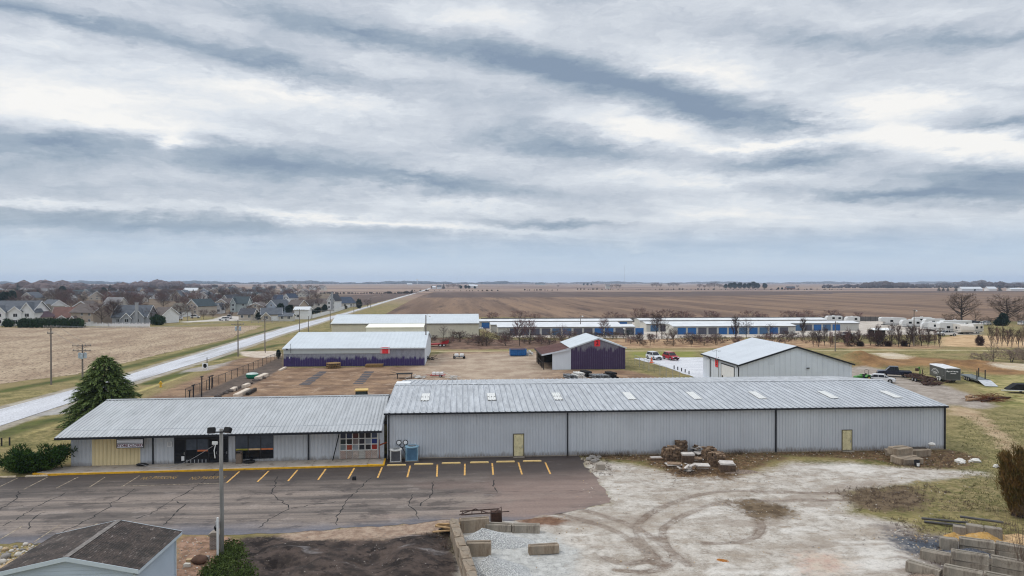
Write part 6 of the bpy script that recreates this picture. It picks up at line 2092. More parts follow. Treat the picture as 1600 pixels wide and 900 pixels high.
for px_, py_, hp, key, wd, l_ in ((4, 482, 26, 'pine', 1.2, 'dark pine at the left edge above the white house'), (17, 478, 24, 'pine', 1.0, 'dark pine second from the left edge'), (28, 462, 20, 'cone', 1.1, 'tall pointed dark pine above the white house roof'), (33, 470, 17, 'pine', .9, 'dark pine right of the tall pointed pine'), (46, 470, 15, 'pine', 1.1, 'bushy dark pine left of the olive pointed conifer'),
         (59, 472, 20, 'cone', 1.1, 'olive green pointed conifer above the white end gable'), (98, 463, 16, 'pine', 1.1, 'rounded blue green conifer standing clear over the village'), (163, 462, 13, 'pine', .9, 'dark conifer left of the dark conifer group'), (172, 462, 18, 'cone', 1.2, 'dark pointed conifer in the middle of the village'), (179, 461, 11, 'pine', 1.0, 'dark conifer right of the pointed conifer in mid village'), (200, 458, 10, 'cone', 1.2, 'small dark conifer near the white blue-roofed house'), (209, 458, 11, 'cone', 1.0, 'second small dark conifer near the white blue-roofed house'),
         (302, 464, 12, 'cone', 1.2, 'small conifer in front of the cream house'), (327, 476, 21, 'cone', 1.1, 'dark olive conifer behind the white cottage'), (344, 460, 7, 'pine', 1.2, 'leftmost of four dark conifers in a row'), (350, 460, 7, 'pine', 1.2, 'second of four dark conifers in a row'), (355, 460, 7.5, 'pine', 1.2, 'third of four dark conifers in a row'), (361, 460, 6.5, 'pine', 1.2, 'last of four dark conifers in a row'),
         (438, 490, 16, 'pine', 1.2, 'left one of two round dark conifers'), (452, 491, 15, 'pine', 1.2, 'right one of two round dark conifers'), (404, 500, 12, 'pine', 1.3, 'round conifer before the slate roofed grey house'), (561, 482, 15, 'arbor', 1.5, 'squarish dark evergreen at the end of the white roadside fence'), (486, 494, 11, 'pine', 1.3, 'dark evergreen hedge tree behind the white roadside fence'), (496, 492, 12, 'pine', 1.4, 'darker evergreen right of the hedge tree behind the roadside fence'), (507, 489, 13, 'pine', 1.2, 'olive evergreen left of the tall white house'),
         (435, 560, 14, 'pine', .8, 'dark bushy evergreen at the left end of the violet shed'), (540, 483, 6, 'pine', 1.5, 'rusty rounded bush behind the white roadside fence')):
 put_tree(key, px_, py_, hp, l_, 'tree', 'evergreen_tree', m_barkd, m_cedar if 'rusty' in l_ else m_spruced, wide=wd)
def clipped(label, px0, px1, py, hpx, dep, group=None, n=1700, rag=.1):
 a, b2 = Vector(G(px0, py)), Vector(G(px1, py))
 k_ = cdist(G((px0 + px1) / 2, py)) / F
 h = hpx * k_
 mb = MB()
 r = random.Random(px0)
 L_ = (b2 - a).length
 for _ in range(n):
  x, y, z = r.uniform(0, L_), r.uniform(-dep / 2, dep / 2), h * r.random() ** .7
  hh = h * (1 + rag * math.sin(x * 1.9 + px0) * math.sin(x * .7))
  edge = min(1, (min(x, L_ - x) / (h * .4)) + .25)
  z *= hh / h * edge ** .5
  tri_leaf(mb, Vector((x, y, z)), (rand_dir(r) + Vector((0, -.4, .3))).normalized(), rand_dir(r), .55, .17)
 nb = max(1, int(L_ / 2))
 for i in range(nb):
  mb.rock(((i + .5) * L_ / nb, 0, h * .45), 1, r, (L_ / nb * .6, dep * .42, h * .5), n=8)
 o = mb.build('clipped_hedge', m_arbor)
 o.location = (*a, 0)
 o.rotation_euler = (0, 0, math.atan2(b2.y - a.y, b2.x - a.x))
 return tag(o, label, 'hedge', group)
clipped('short clipped dark hedge at the far left before the white house', 5, 21, 511, 12, 2.5, n=700)
clipped('long clipped dark green hedge between corn field and houses', 28, 131, 512, 14, 3.0, n=4200)
mb = MB()
r = random.Random(12)
g = G(247, 508)
blob_crown(mb, r, (0, 0, 2.0), (3.0, 2.4, 2.2), 2600, .42, .13, .55)
mb.rock((0, 0, 1.9), 1, r, (2.6, 2.0, 1.9), n=12, rings=8)
o = mb.build('clipped_arborvitae', m_arbor)
o.location = (*g, 0)
tag(o, 'big rounded clipped arborvitae at the right end of the white field fence', 'bush')
m_vinyl = mat('white_vinyl', (.76, .76, .76), .5, var=.04)
def panel_fence(label, pts, h, m=m_vinyl, rails=False, bay=2.4):
 a = Vector((*G(*pts[0]), 0))
 t_ = thing('vinyl_fence' if not rails else 'rail_fence', label, 'fence', a)
 pn, ps = MB(), MB()
 for p, q in zip(pts, pts[1:]):
  A_, B_ = Vector((*G(*p), 0)) - a, Vector((*G(*q), 0)) - a
  n = max(1, int((B_ - A_).length / bay))
  for i in range(n):
   u, v = A_.lerp(B_, i / n), A_.lerp(B_, (i + 1) / n)
   c = (u + v) / 2
   ang = math.atan2(v.y - u.y, v.x - u.x)
   L_ = (v - u).length - .16
   if rails:
    for z in (.4, .8, 1.15):
     pn.obox((c.x, c.y, z), (L_, .05, .12), rz=ang)
   else:
    pn.obox((c.x, c.y, h * .42), (L_, .05, h * .62), rz=ang)
    pn.obox((c.x, c.y, h * .93), (L_, .06, .1), rz=ang)
    for k_ in range(5):
     w_ = u.lerp(v, (k_ + .5) / 5)
     pn.obox((w_.x, w_.y, h * .8), (.2, .04, h * .2), rz=ang)
   ps.obox((u.x, u.y, h * .53), (.15, .15, h * 1.06))
  ps.obox((B_.x, B_.y, h * .53), (.15, .15, h * 1.06))
 pn.build('panel', m, t_)
 ps.build('post', m, t_)
 return t_
panel_fence('white picket fence at the top of the corn field before the grey house', [(131, 510.5), (170, 511), (234, 511)], 1.7)
panel_fence('second white picket fence run behind the field fence on its left', [(134, 509), (168, 504.5)], 1.5)
panel_fence('weathered rail fence piece between hedge and white picket fence', [(113, 511.5), (130, 511)], 1.3, mat('grey_rail_wood', (.36, .33, .30), .85), True)
panel_fence('weathered gate piece between the two clipped hedges', [(22, 512), (35, 511.5)], 1.3, mat('grey_rail_wood', (.36, .33, .30), .85), True)
panel_fence('solid white fence following the road past the tall white house', [(488, 498), (521, 489), (552, 478.5)], 2.0)
panel_fence('low pale fence along the grass below the slate roofed house', [(393, 505), (436, 504.5)], 1.3, mat('grey_rail_wood', (.36, .33, .30), .85), True)
def belt(name, px0, px1, dist, h0, h1, n, cols, seed, dep=200, wid=None):
 r = random.Random(seed)
 mb = MB()
 for i in range(n):
  px_ = px0 + (px1 - px0) * (i + r.random()) / n
  d = dist + r.uniform(0, dep)
  u = (px_ - 800) / F
  x = d * (u * math.cos(YAW) + math.sin(YAW))
  y = d * (-u * math.sin(YAW) + math.cos(YAW))
  h = r.uniform(h0, h1) * (.8 + .3 * math.sin(px_ * .037 + seed) + .12 * math.sin(px_ * .21))
  w_ = (wid or 1) * h * r.uniform(.4, .75)
  mb.rock((x, y, h * .48), 1, r, (w_, w_ * .8, h * .54), n=6, rings=4)
 o = mb.build(name, leaf_mat(name + '_crowns', cols, .05))
 o['kind'] = 'stuff'
 return o
belt('horizon_woods', -120, 790, 6200, 22, 28, 420, [(.05, .055, .06), (.075, .07, .07)], 3, 1200, 3.0)
belt('horizon_woods', 760, 1720, 7200, 18, 23, 330, [(.07, .065, .065), (.10, .09, .085)], 4, 1500, 3.4)
belt('hillside_woods', -120, 330, 1750, 14, 21, 330, [(.13, .095, .095), (.17, .125, .12)], 5, 700, 1.2)
belt('hillside_woods', -100, 200, 1200, 13, 18, 120, [(.14, .10, .095), (.18, .13, .12)], 6, 300, 1.1)
belt('river_woods', 1285, 1720, 2000, 11, 17, 260, [(.075, .06, .062), (.11, .09, .085)], 7, 400, 1.2)
belt('river_woods', 1360, 1720, 2900, 14, 22, 200, [(.09, .075, .075), (.13, .11, .10)], 8, 600, 1.5)
belt('hedgerow', 500, 645, 1080, 2, 4, 46, [(.05, .04, .035), (.09, .07, .05)], 9, 10, 1.5)
belt('hedgerow', 640, 780, 1380, 2, 4, 20, [(.09, .07, .05), (.12, .09, .06)], 10, 10, 1.2)
belt('hedgerow', 818, 872, 1480, 3, 5, 12, [(.05, .04, .035), (.08, .06, .05)], 11, 10, 1.0)
belt('hedgerow', 900, 1320, 1620, 1.5, 3.6, 80, [(.07, .055, .05), (.12, .09, .07)], 12, 20, 1.4)
for i, (px_, py_, hp) in enumerate(((1134, 450.8, 7), (1141, 450.8, 9), (1148, 451, 10), (1156, 450.8, 9.5), (1163, 450.8, 8), (1170, 450.8, 9), (1178, 451, 11), (1184, 450.8, 8.5), (1195, 451, 8.5))):
 put_tree('pine', px_, py_, hp, 'round dark evergreen in the far windbreak on the plain', name='evergreen_tree', mt=m_barkd, mc=m_spruced, group='windbreak evergreens on the plain', wide=1.25, merged=True)
for i, (px_, py_, hp) in enumerate(((1093, 450.5, 8), (1101, 450.5, 6), (1108, 450.5, 9), (1116, 450.5, 11), (1124, 450.5, 8), (1130, 450.5, 6), (1020, 449, 7), (1026, 449, 8), (1032, 449, 6), (1046, 448.5, 7), (1052, 448.5, 8), (1058, 448.5, 7), (955, 450.5, 7), (963, 450.5, 7.5), (968, 450.5, 7), (700, 450.5, 7), (708, 450.5, 8), (716, 450.5, 7), (1246, 450, 5), (872, 449, 4))):
 put_tree('round_a', px_, py_, hp, 'bare farmstead tree far out on the plain', mc=m_twigd, group='bare farmstead trees on the plain', merged=True, wide=1.3)
for i, (px_, py_, hp) in enumerate(((676, 451, 4.5), (693, 451, 8), (720, 451, 5), (728, 451, 5.5), (733, 451, 5), (742, 451, 4), (1216, 452.5, 3.5), (1222, 452.5, 3.5), (912, 446, 3.5), (918, 446, 3.5), (924, 446, 3), (838, 444.6, 3), (846, 444.6, 3), (1467, 454.5, 7), (1474, 454.5, 6.5), (1481, 454.5, 6), (1494, 454.5, 8), (1562, 454.5, 9), (1577, 454, 8), (1523, 454.8, 3))):
 put_tree('pine' if hp < 6 else 'cone', px_, py_, hp, 'dark evergreen around a distant farmstead', name='evergreen_tree', mt=m_barkd, mc=m_spruced, group='farmstead evergreens', merged=True, wide=1.4)
for l_, px_, py_, w_, e_, r_, wl, rf in (('long white farm barn at the right horizon', 1519, 454.8, 34, 3.6, 6.5, 'white', 'white'), ('white farm house right of the long white barn', 1551, 454.5, 14, 3.5, 6.5, 'white', 'white'), ('long low white shed at the far right horizon', 1592, 454.5, 26, 3, 4.6, 'white', 'white'),
           ('white gabled farm house at the left of the far farmstead', 686, 451.2, 7, 3, 5.5, 'white', 'slate'), ('small white shed at the left end of the far farmstead', 678, 451.2, 5, 2.5, 4, 'white', 'white'), ('white barn behind the far farmstead trees', 737, 449.5, 9, 3, 5, 'white', 'white'), ('pale barn at the right end of the far farmstead', 743, 450, 6, 3, 5, 'pale', 'white'),
           ('cream farm house in the middle of the plain', 950, 451, 6, 4, 7, 'pale', 'grey'), ('low dark roofed farm building right of the round evergreens', 1236, 452, 14, 2, 4.5, 'brick', 'dark'), ('teal roofed long farm shed on the far left plain', 845, 444.8, 14, 1.6, 2.8, 'green', 'teal'), ('white speck of a farm barn left of the far farmstead', 640, 445.2, 8, 1.6, 2.6, 'white', 'white')):
 house(l_, px_, py_, w_, e_, r_, wl, rf, 'x', 12, 0, wins=False)
for px_, top, d, l_ in ((976, 415, 4200, 'thin lattice radio mast alone on the middle horizon'), (714, 433, 4200, 'short radio mast above the far farmstead')):
 u = (px_ - 800) / F
 x, y = d * (u * math.cos(YAW) + math.sin(YAW)), d * (-u * math.sin(YAW) + math.cos(YAW))
 hgt = H + (440.5 - top) * d / F
 t_ = thing('radio_mast', l_, 'mast', (x, y, 0))
 mb = MB()
 for k_ in range(3):
  a = k_ * 2 * PI / 3
  mb.tube([(math.cos(a) * .5, math.sin(a) * .5, 0), (math.cos(a) * .5, math.sin(a) * .5, hgt)], .14, 4)
 nseg = int(hgt / 4)
 for i in range(nseg):
  for k_ in range(3):
   a, b2 = k_ * 2 * PI / 3, (k_ + 1) * 2 * PI / 3
   mb.tube([(math.cos(a) * .5, math.sin(a) * .5, i * 4), (math.cos(b2) * .5, math.sin(b2) * .5, i * 4 + 4)], .07, 3)
 mb.build('lattice', mat('mast_grey', (.25, .25, .27), .6), t_)
 mb = MB()
 mb.tube([(0, 0, hgt - 2), (0, 0, hgt + 4)], .08, 4)
 mb.build('antenna', mat('mast_grey', (.25, .25, .27), .6), t_)
u = (652 - 800) / F
d = 6000
wt = thing('water_tower', 'tiny water tower on the left middle horizon', 'water tower', (d * (u * math.cos(YAW) + math.sin(YAW)), d * (-u * math.sin(YAW) + math.cos(YAW)), 0))
mb = MB()
mb.lathe([(2, 30), (6, 33), (7.5, 37), (6, 41), (1, 43)], n=12)
mb.build('tank', m_white, wt)
mb = MB()
mb.lathe([(2.6, 0), (1.6, 4), (1.5, 31)], n=10)
mb.build('stem', m_white, wt)
m_pole = mat('weathered_pole_wood', (.19, .165, .145), .9, var=.2, scale=2, stretch=(1, 1, .1))
m_polel = mat('silvered_pole_wood', (.27, .26, .245), .9, var=.25, scale=3, stretch=(1, 1, .12), c2=(.14, .135, .13), thr=(.55, .72))
m_trans = mat('transformer_grey', (.42, .48, .52), .5, .1)
INSU = MB().lathe([(.05, .0), (.07, .08), (.05, .2), (.02, .24)], n=6).mesh('insulator', mat('insulator_grey', (.3, .29, .28), .4))
def pole(label, px, py, top, arms=(), trans=0, lamp=None, rz=0.0, r0=.15, name='utility_pole', cat='utility pole', m=None, pxtop=None):
 g = G(px, py)
 h = (py - top) * cdist(g) / F
 t_ = thing(name, label, cat, (*g, 0), rz)
 mb = MB()
 mb.tube([(0, 0, -.1), (0, 0, h * .5), (0, 0, h)], [r0, r0 * .85, r0 * .68], 8)
 mb.build('pole', m or m_pole, t_)
 for z, w_ in arms:
  mb = MB()
  zz = h - z
  mb.box(-w_ / 2, w_ / 2, -r0 - .12, -r0, zz - .07, zz + .07)
  mb.tube([(-w_ * .3, -r0 - .05, zz), (0, -r0 * .8, zz - .6)], .025, 4)
  mb.tube([(w_ * .3, -r0 - .05, zz), (0, -r0 * .8, zz - .6)], .025, 4)
  mb.build('crossarm', m or m_pole, t_)
  for u in (-.46, -.2, .2, .46):
   link('insulator', INSU, t_).location = (u * w_, -r0 - .06, zz + .07)
 for k_ in range(trans):
  mb = MB()
  a = [-.42, .42, 0][k_]
  mb.lathe([(.2, 0), (.27, .06), (.27, .95), (.22, 1.04), (.05, 1.1)], (a * 1.15, -.25 if a == 0 else .0, h - 2.6 - (.0 if k_ < 2 else .1)), 10)
  mb.box(min(0, a), max(0, a) + .02, -.04, .04, h - 2.3, h - 2.2)
  mb.build('transformer', m_trans, t_)
 if lamp:
  mb = MB()
  mb.tube([(0, 0, h - .5), (lamp * .6, -.1, h - .1), (lamp, -.15, h - .1)], .04, 5)
  mb.lathe([(.2, -.35), (.24, -.2), (.1, 0)], (lamp, -.15, h - .1), 8)
  mb.build('yard_lamp', m_white, t_)
 return t_
pole('utility pole with one crossarm standing in the grass left of the transformer pole', 80, 601, 508, [(.3, 2.4), (1.4, 1.0)], 0)
pole('utility pole carrying three transformers beside the big spruce', 129, 592, 538, [(.25, 3.4), (1.15, 3.2)], 3, r0=.17)
pole('utility pole with crossarm and two transformers on the grass island', 372, 557, 500, [(1.0, 3.0)], 2, r0=.16)
pole('plain tall utility pole on the grass before the long white roof', 414, 548.5, 495, [(.6, .9)], 0)
pole('utility pole with crossarm at the left road edge by the white garage', 468, 519, 483, [(.3, 3.6)], 0)
pole('plain pole right of the roadside crossarm pole', 482, 519, 494, [], 0)
pole('utility pole with crossarm by the solid white fence', 516, 513, 484, [(.3, 3.2)], 0)
pole('utility pole near the end of the solid white fence', 553, 494, 473, [(.3, 2.6)], 0)
pole('far roadside pole beyond the white fence', 579, 481, 466, [(.3, 2)], 0)
pole('farther roadside pole along the far road', 597, 473.5, 461, [(.3, 2)], 0)
pole('tall pole with a bracket lamp at the right gable of the violet shed', 665.5, 562, 492, [], 0, lamp=.9, r0=.17)
pole('thin pole with small lamp rising over the left storage row', 907, 522, 493, [], 0, lamp=.7)
pole('short lamp pole behind the right eave of the plum shed', 978, 535, 512, [], 0, lamp=-.7)
pole('thin pole with pale lamp before the last blue storage doors', 1305, 549, 502, [], 0, lamp=.5)
pole('double lamp pole among the saplings before the camper lot', 1428, 541, 484, [(.2, .7)], 0, lamp=.6)
pole('short plain pole at the village side of the road', 293, 502, 476, [], 0)
pole('small thin pole by the beige building corner', 738, 528, 519, [], 0, r0=.08)
WIRES = [((372, 557, 500), (468, 519, 483)), ((468, 519, 483), (516, 513, 484)), ((516, 513, 484), (553, 494, 473)), ((553, 494, 473), (579, 481, 466)), ((80, 601, 508), (372, 557, 500)), ((129, 592, 538), (80, 601, 508)), ((372, 557, 500), (414, 548.5, 495))]
for k_, (p, q) in enumerate(WIRES):
 ends = []
 for px_, py_, tp in (p, q):
  gg = G(px_, py_)
  ends.append(Vector((*gg, (py_ - tp) * cdist(gg) / F - .1)))
 for o_ in (-1.1, 1.1):
  mb = MB()
  e_ = Vector((o_, 0, 0))
  sag = (ends[1] - ends[0]).length * .018
  mb.tube([ends[0].lerp(ends[1], i / 10) + e_ - Vector((0, 0, 4 * sag * (i / 10) * (1 - i / 10))) for i in range(11)], .022, 3)
  o = mb.build('power_line', mat('cable_grey', (.25, .25, .27), .5))
  tag(o, 'thin power line sagging between the wooden poles along the road', 'power line', 'power lines along the road')
g = G(346.5, 867)
h = 198 * cdist(g) / F
lp = thing('light_pole', 'tall weathered wooden light pole with two floodlights at the edge of the parking lot', 'light pole', (*g, 0))
mb = MB()
mb.tube([(0, 0, -.1), (.02, 0, h * .35), (-.02, 0, h * .7), (0, 0, h)], [.14, .133, .125, .115], 12)
mb.build('pole', m_polel, lp, smooth=True)
mb = MB()
mb.box(-.62, .62, -.2, -.14, h - .22, h - .14)
mb.build('crossarm', m_trim, lp)
for s_, a_ in ((-1, .1), (1, -.25)):
 mb = MB()
 mb.obox((s_ * .52, -.32, h - .02), (.5, .32, .34), rx=rad(-32), rz=a_ - s_ * .12, bev=.05)
 f_ = mb.build('floodlight', black(), lp)
 mb = MB()
 mb.obox((s_ * .52 - .02 * s_, -.40, h - .155), (.42, .24, .03), rx=rad(-32), rz=a_ - s_ * .12)
 mb.build('lens', m_glass, f_)
mb = MB()
mb.tube([(-.2, -.1, 0), (-.2, -.1, 2.3)], .04, 6)
mb.obox((-.22, -.16, 2.1), (.2, .12, .4))
mb.build('conduit', m_steel, lp)
mb = MB()
zt = h - .9
mb.box(-.55, -.2, -.16, -.1, zt - .1, zt + .1)
mb.tube([(-.3, -.13, zt), (-.42, -.13, zt - .5), (-.36, -.13, zt - 1.0)], .03, 5)
mb.build('service_bracket', m_white, lp)
g2 = G(344.6, 863)
mb = MB()
mb.obox((0, 0, 1.3), (.11, .11, 2.6))
o = mb.build('white_post', m_white)
o.location = (g[0] - .12, g[1] - .42, 0)
tag(o, 'slim white post standing against the foot of the light pole', 'post')
a = Vector((g[0] - .2, g[1], h - .9))
bx = FS.w(FS.hit(216, 724, -.3)[0], -.3)
b_ = Vector((bx[0], bx[1], .35))
cu = MB()
pts = [a.lerp(b_, i / 14) - Vector((0, 0, 1.0 * math.sin(PI * i / 14))) for i in range(15)]
cu.tube(pts, .017, 4)
o = cu.build('drop_wire', mat('cable_grey', (.25, .25, .27), .5))
tag(o, 'thin cable slanting from the light pole down to the store wall', 'cable')
gb = G(337, 856)
bp = thing('brick_pier', 'short brick pier with stone cap and black lantern beside the light pole', 'pier', (*gb, 0))
m_brk, nt, bs = new_mat('pier_brick')
br = nt.n('ShaderNodeTexBrick')
co_ = nt.n('ShaderNodeTexCoord').outputs['Object']
sp = nt.n('ShaderNodeSeparateXYZ')
nt.L(co_, sp.inputs[0])
cy = nt.n('ShaderNodeCombineXYZ')
nt.L(nt.math('ADD', sp.outputs[0], sp.outputs[1]), cy.inputs[0])
nt.L(sp.outputs[2], cy.inputs[1])
nt.L(cy.outputs[0], br.inputs['Vector'])
for q, c_ in (('Color1', (.17, .13, .11, 1)), ('Color2', (.26, .20, .17, 1)), ('Mortar', (.36, .33, .3, 1))):
 br.inputs[q].default_value = c_
br.inputs['Scale'].default_value = 1
br.inputs['Brick Width'].default_value = .22
br.inputs['Row Height'].default_value = .08
br.inputs['Mortar Size'].default_value = .012
nt.L(br.outputs[0], bs.inputs['Base Color'])
bs.inputs['Roughness'].default_value = .9
mb = MB()
mb.box(-.3, .3, -.3, .3, 0, .95)
mb.build('shaft', m_brk, bp)
mb = MB()
mb.prism([(-.38, .951), (.38, .951), (.38, 1.03), (.12, 1.16), (-.12, 1.16), (-.38, 1.03)], -.38, .38)
mb.build('cap', m_foundc, bp)
mb = MB()
mb.lathe([(.05, 1.16), (.05, 1.24), (.1, 1.26), (.12, 1.42), (.05, 1.5), (.02, 1.54)], n=8)
mb.build('lantern', black(), bp)
m_tyre = mat('tyre_rubber', (.018, .018, .019), .85)
m_rim = mat('alloy_rim', (.45, .45, .46), .35, .7)
m_hl = mat('headlight_lens', (.7, .72, .74), .15, spec=.6)
m_tl = mat('tail_light_red', (.35, .01, .01), .3)
def paint(name, c):
 return mat(name, c, .3, .0, var=.04, coat=.35 if max(c) > .1 else .12, spec=.4)
def wheel(par, x, y, r_, w_=.24, s_=1, rim=m_rim):
 mb = MB()
 mb.lathe([(r_ * .6, -w_ / 2), (r_ * .93, -w_ / 2), (r_, -w_ * .3), (r_, w_ * .3), (r_ * .93, w_ / 2), (r_ * .6, w_ / 2)], (x, y, r_), 18, 0, 'y')
 wh = mb.build('wheel', m_tyre, par)
 mb = MB()
 mb.lathe([(r_ * .62, s_ * (w_ / 2 + .012) - .02), (r_ * .6, s_ * (w_ / 2 + .012)), (r_ * .15, s_ * (w_ / 2 - .02) + .02)] if s_ > 0 else [(r_ * .15, -(w_ / 2 - .02) - .02), (r_ * .6, -(w_ / 2 + .012)), (r_ * .62, -(w_ / 2 + .012) + .02)], (x, y, r_), 14, 0, 'y')
 mb.build('rim', rim, wh)
def loft_y(mb, prof_out, prof_in, wo, wi, m=0):
 """closed side profile widened: centre section prof_out at +-wi, edge section prof_in at +-wo"""
 n = len(prof_out)
 secs = [(-wo, prof_in), (-wi, prof_out), (wi, prof_out), (wo, prof_in)]
 vs = [(x, y, z) for y, p in secs for x, z in p]
 fs = []
 for s_ in range(3):
  for i in range(n):
   j = (i + 1) % n
   fs.append((s_ * n + i, s_ * n + j, (s_ + 1) * n + j, (s_ + 1) * n + i))
 fs.append(tuple(range(n))[::-1])
 fs.append(tuple(range(3 * n, 4 * n)))
 mb.add(vs, fs, m)
def shrink(p, k_):
 cx = sum(a for a, b in p) / len(p)
 cz = sum(b for a, b in p) / len(p)
 return [(cx + (a - cx) * k_[0], cz + (b - cz) * k_[1]) for a, b in p]
def car(label, px, py, heading, col, kind='suv', name='parked_car', cat='car', group=None):
 g = G(px, py)
 t_ = thing(name, label, cat, (*g, .03), rad(heading), group)
 if kind == 'suv':
  L_, W_, belt, top, r_ = 4.7, 1.9, 1.02, 1.70, .37
  body = [(-2.3, .45), (-2.32, .95), (-2.2, 1.08), (-1.0, 1.06), (.85, 1.05), (1.9, .95), (2.28, .82), (2.35, .5), (2.25, .3), (-2.25, .3)]
  glass = [(-2.12, 1.05), (-1.85, 1.62), (-1.5, 1.70), (.1, 1.70), (.35, 1.64), (1.1, 1.05)]
  axles = (-1.4, 1.42)
 elif kind == 'sedan':
  body = [(-2.3, .45), (-2.33, .85), (-2.2, .98), (-1.3, .98), (.9, .96), (2.0, .82), (2.3, .68), (2.33, .42), (2.25, .28), (-2.25, .28)]
  glass = [(-1.9, .97), (-1.1, 1.40), (-.8, 1.45), (.2, 1.45), (.45, 1.40), (1.25, .95)]
  W_, r_, axles = 1.8, .33, (-1.38, 1.42)
 else:
  body = [(-2.85, .55), (-2.88, 1.12), (-2.8, 1.18), (-.75, 1.18), (-.7, 1.2), (1.15, 1.18), (2.5, 1.08), (2.85, .95), (2.9, .6), (2.8, .42), (-2.75, .42)]
  glass = [(-.72, 1.18), (-.6, 1.84), (-.3, 1.92), (.55, 1.92), (.78, 1.86), (1.45, 1.17)]
  W_, r_, axles = 2.0, .42, (-1.75, 1.8)
 mb = MB()
 loft_y(mb, body, shrink(body, (.975, .9)), W_ / 2, W_ / 2 - .14)
 for ax in axles:
  for s_ in (-1, 1):
   mb.lathe([(r_ * 1.2, -.04), (r_ * 1.22, .0), (r_ * 1.2, .04)], (ax, s_ * (W_ / 2 - .02), r_), 16, 1, 'y')
 bd = mb.build('body', [paint('paint_' + '_'.join('%d' % (x * 255) for x in col), col), black()], t_)
 mb = MB()
 gi = shrink(glass, (.93, .96))
 wg = W_ / 2 - .1
 n = len(glass)
 lo = min(z for x, z in glass) + .05
 secs = [(-1, wg), (1, wg)]
 vs = []
 for s_ in (-1, 1):
  for x, z in glass:
   vs.append((x, s_ * (wg - (z - lo) * .22), z))
 fs = [(i, (i + 1) % n, n + (i + 1) % n, n + i) for i in range(n)] + [tuple(range(n))[::-1], tuple(range(n, 2 * n))]
 mb.add(vs, fs)
 mb.build('windows', m_glass, t_)
 mb = MB()
 tz = max(z for x, z in glass)
 rx = [x for x, z in glass if z > tz - .14]
 wr = wg - (tz - lo) * .22
 mb.box(min(rx) - .05, max(rx) + .05, -wr - .01, wr + .01, tz - .04, tz + .03)
 for s_ in (-1, 1):
  for i in range(n - 1):
   (xa, za), (xb, zb) = glass[i], glass[i + 1]
   if i in (1, 2):
    continue
   mb.tube([(xa, s_ * (wg - (za - lo) * .22 + .01), za), (xb, s_ * (wg - (zb - lo) * .22 + .01), zb)], .035, 4)
  for xp in ((-.45, .55) if kind != 'pickup' else (-.0,)):
   mb.tube([(xp, s_ * (wg + .012), lo), (xp, s_ * (wr + .012), tz - .02)], .03, 4)
 mb.build('roof', paint('paint_' + '_'.join('%d' % (x * 255) for x in col), col), t_)
 for ax in axles:
  for s_ in (-1, 1):
   wheel(t_, ax, s_ * (W_ / 2 - .1), r_, .24, s_)
 fx = max(x for x, z in body)
 bx_ = min(x for x, z in body)
 fz = .72 if kind != 'pickup' else .86
 for s_ in (-1, 1):
  mb = MB()
  mb.obox((fx - .12, s_ * (W_ / 2 - .34), fz), (.18, .42, .17), bev=.03)
  mb.build('headlight', m_hl, t_)
  mb = MB()
  mb.obox((bx_ + .05, s_ * (W_ / 2 - .25), .88), (.12, .22, .26))
  mb.build('tail_light', m_tl, t_)
 mb = MB()
 mb.box(fx - .06, fx + .03, -W_ / 2 + .12, W_ / 2 - .12, .38, .58)
 mb.box(fx - .1, fx + .012, -.4, .4, .62, .82)
 mb.build('grille', black(), t_)
 if kind == 'pickup':
  mb = MB()
  mb.box(-2.75, -.85, -.82, .82, 1.183, 1.195)
  mb.build('bed_liner', black(), t_)
 return t_
car('white SUV parked at the far edge of the wet white concrete', 1022, 561.5, -76, (.72, .73, .75), 'suv')
car('red SUV parked on the wet white concrete', 1048, 562, -77, (.42, .012, .025), 'suv')
car('dark blue pickup truck on the gravel road ahead of the rusty trailer', 1397, 588.5, 154, (.012, .016, .035), 'pickup', 'pickup_truck', 'pickup')
car('white sedan half hidden behind the warehouse roof', 1376, 597.5, -28, (.70, .71, .72), 'sedan')
for i, (px_, py_, hd, col, kd, l_) in enumerate(((305, 497, 10, (.7, .7, .72), 'suv', 'white SUV in the driveway of the beige gable house'), (278, 499.5, 160, (.7, .7, .72), 'sedan', 'white car at the left end of the village lawn'), (350, 501, 170, (.72, .72, .72), 'suv', 'white SUV on the pale driveway before the white cottage'), (358, 498, 100, (.6, .6, .62), 'pickup', 'pale pickup with raised bed beside the driveway SUV'), (268, 500, 20, (.5, .5, .52), 'sedan', 'grey car behind the clipped arborvitae'))):
 car(l_, px_, py_, hd, col, kd)
for i, (px_, col, kd) in enumerate(((1512, (.02, .02, .02), 'suv'), (1519, (.015, .015, .02), 'pickup'), (1527, (.02, .02, .025), 'suv'), (1535, (.7, .7, .7), 'sedan'), (1542, (.7, .7, .7), 'suv'), (1498, (.7, .7, .7), 'pickup'), (1597, (.7, .7, .7), 'suv'))):
 car({1512: 'black SUV leftmost in the far row under the bare trees', 1519: 'black pickup in the far row under the bare trees', 1527: 'black SUV right of the black pickup in the far row', 1535: 'white sedan in the far row under the bare trees', 1542: 'white SUV at the right end of the far row', 1498: 'white pickup at the foot of the tall field edge tree', 1597: 'white SUV at the far right edge beyond the camper lot'}[px_], px_, 508, RNG.choice((5, 175, 30)), col, kd)
m_rv = mat('camper_white', (.64, .64, .625), .4, var=.04)
m_rv2 = mat('camper_cream', (.64, .60, .54), .4, var=.05)
m_rvs = mat('camper_stripe', (.12, .11, .12), .7)
m_far = mat('camper_window', (.008, .008, .01), .6, spec=.1)
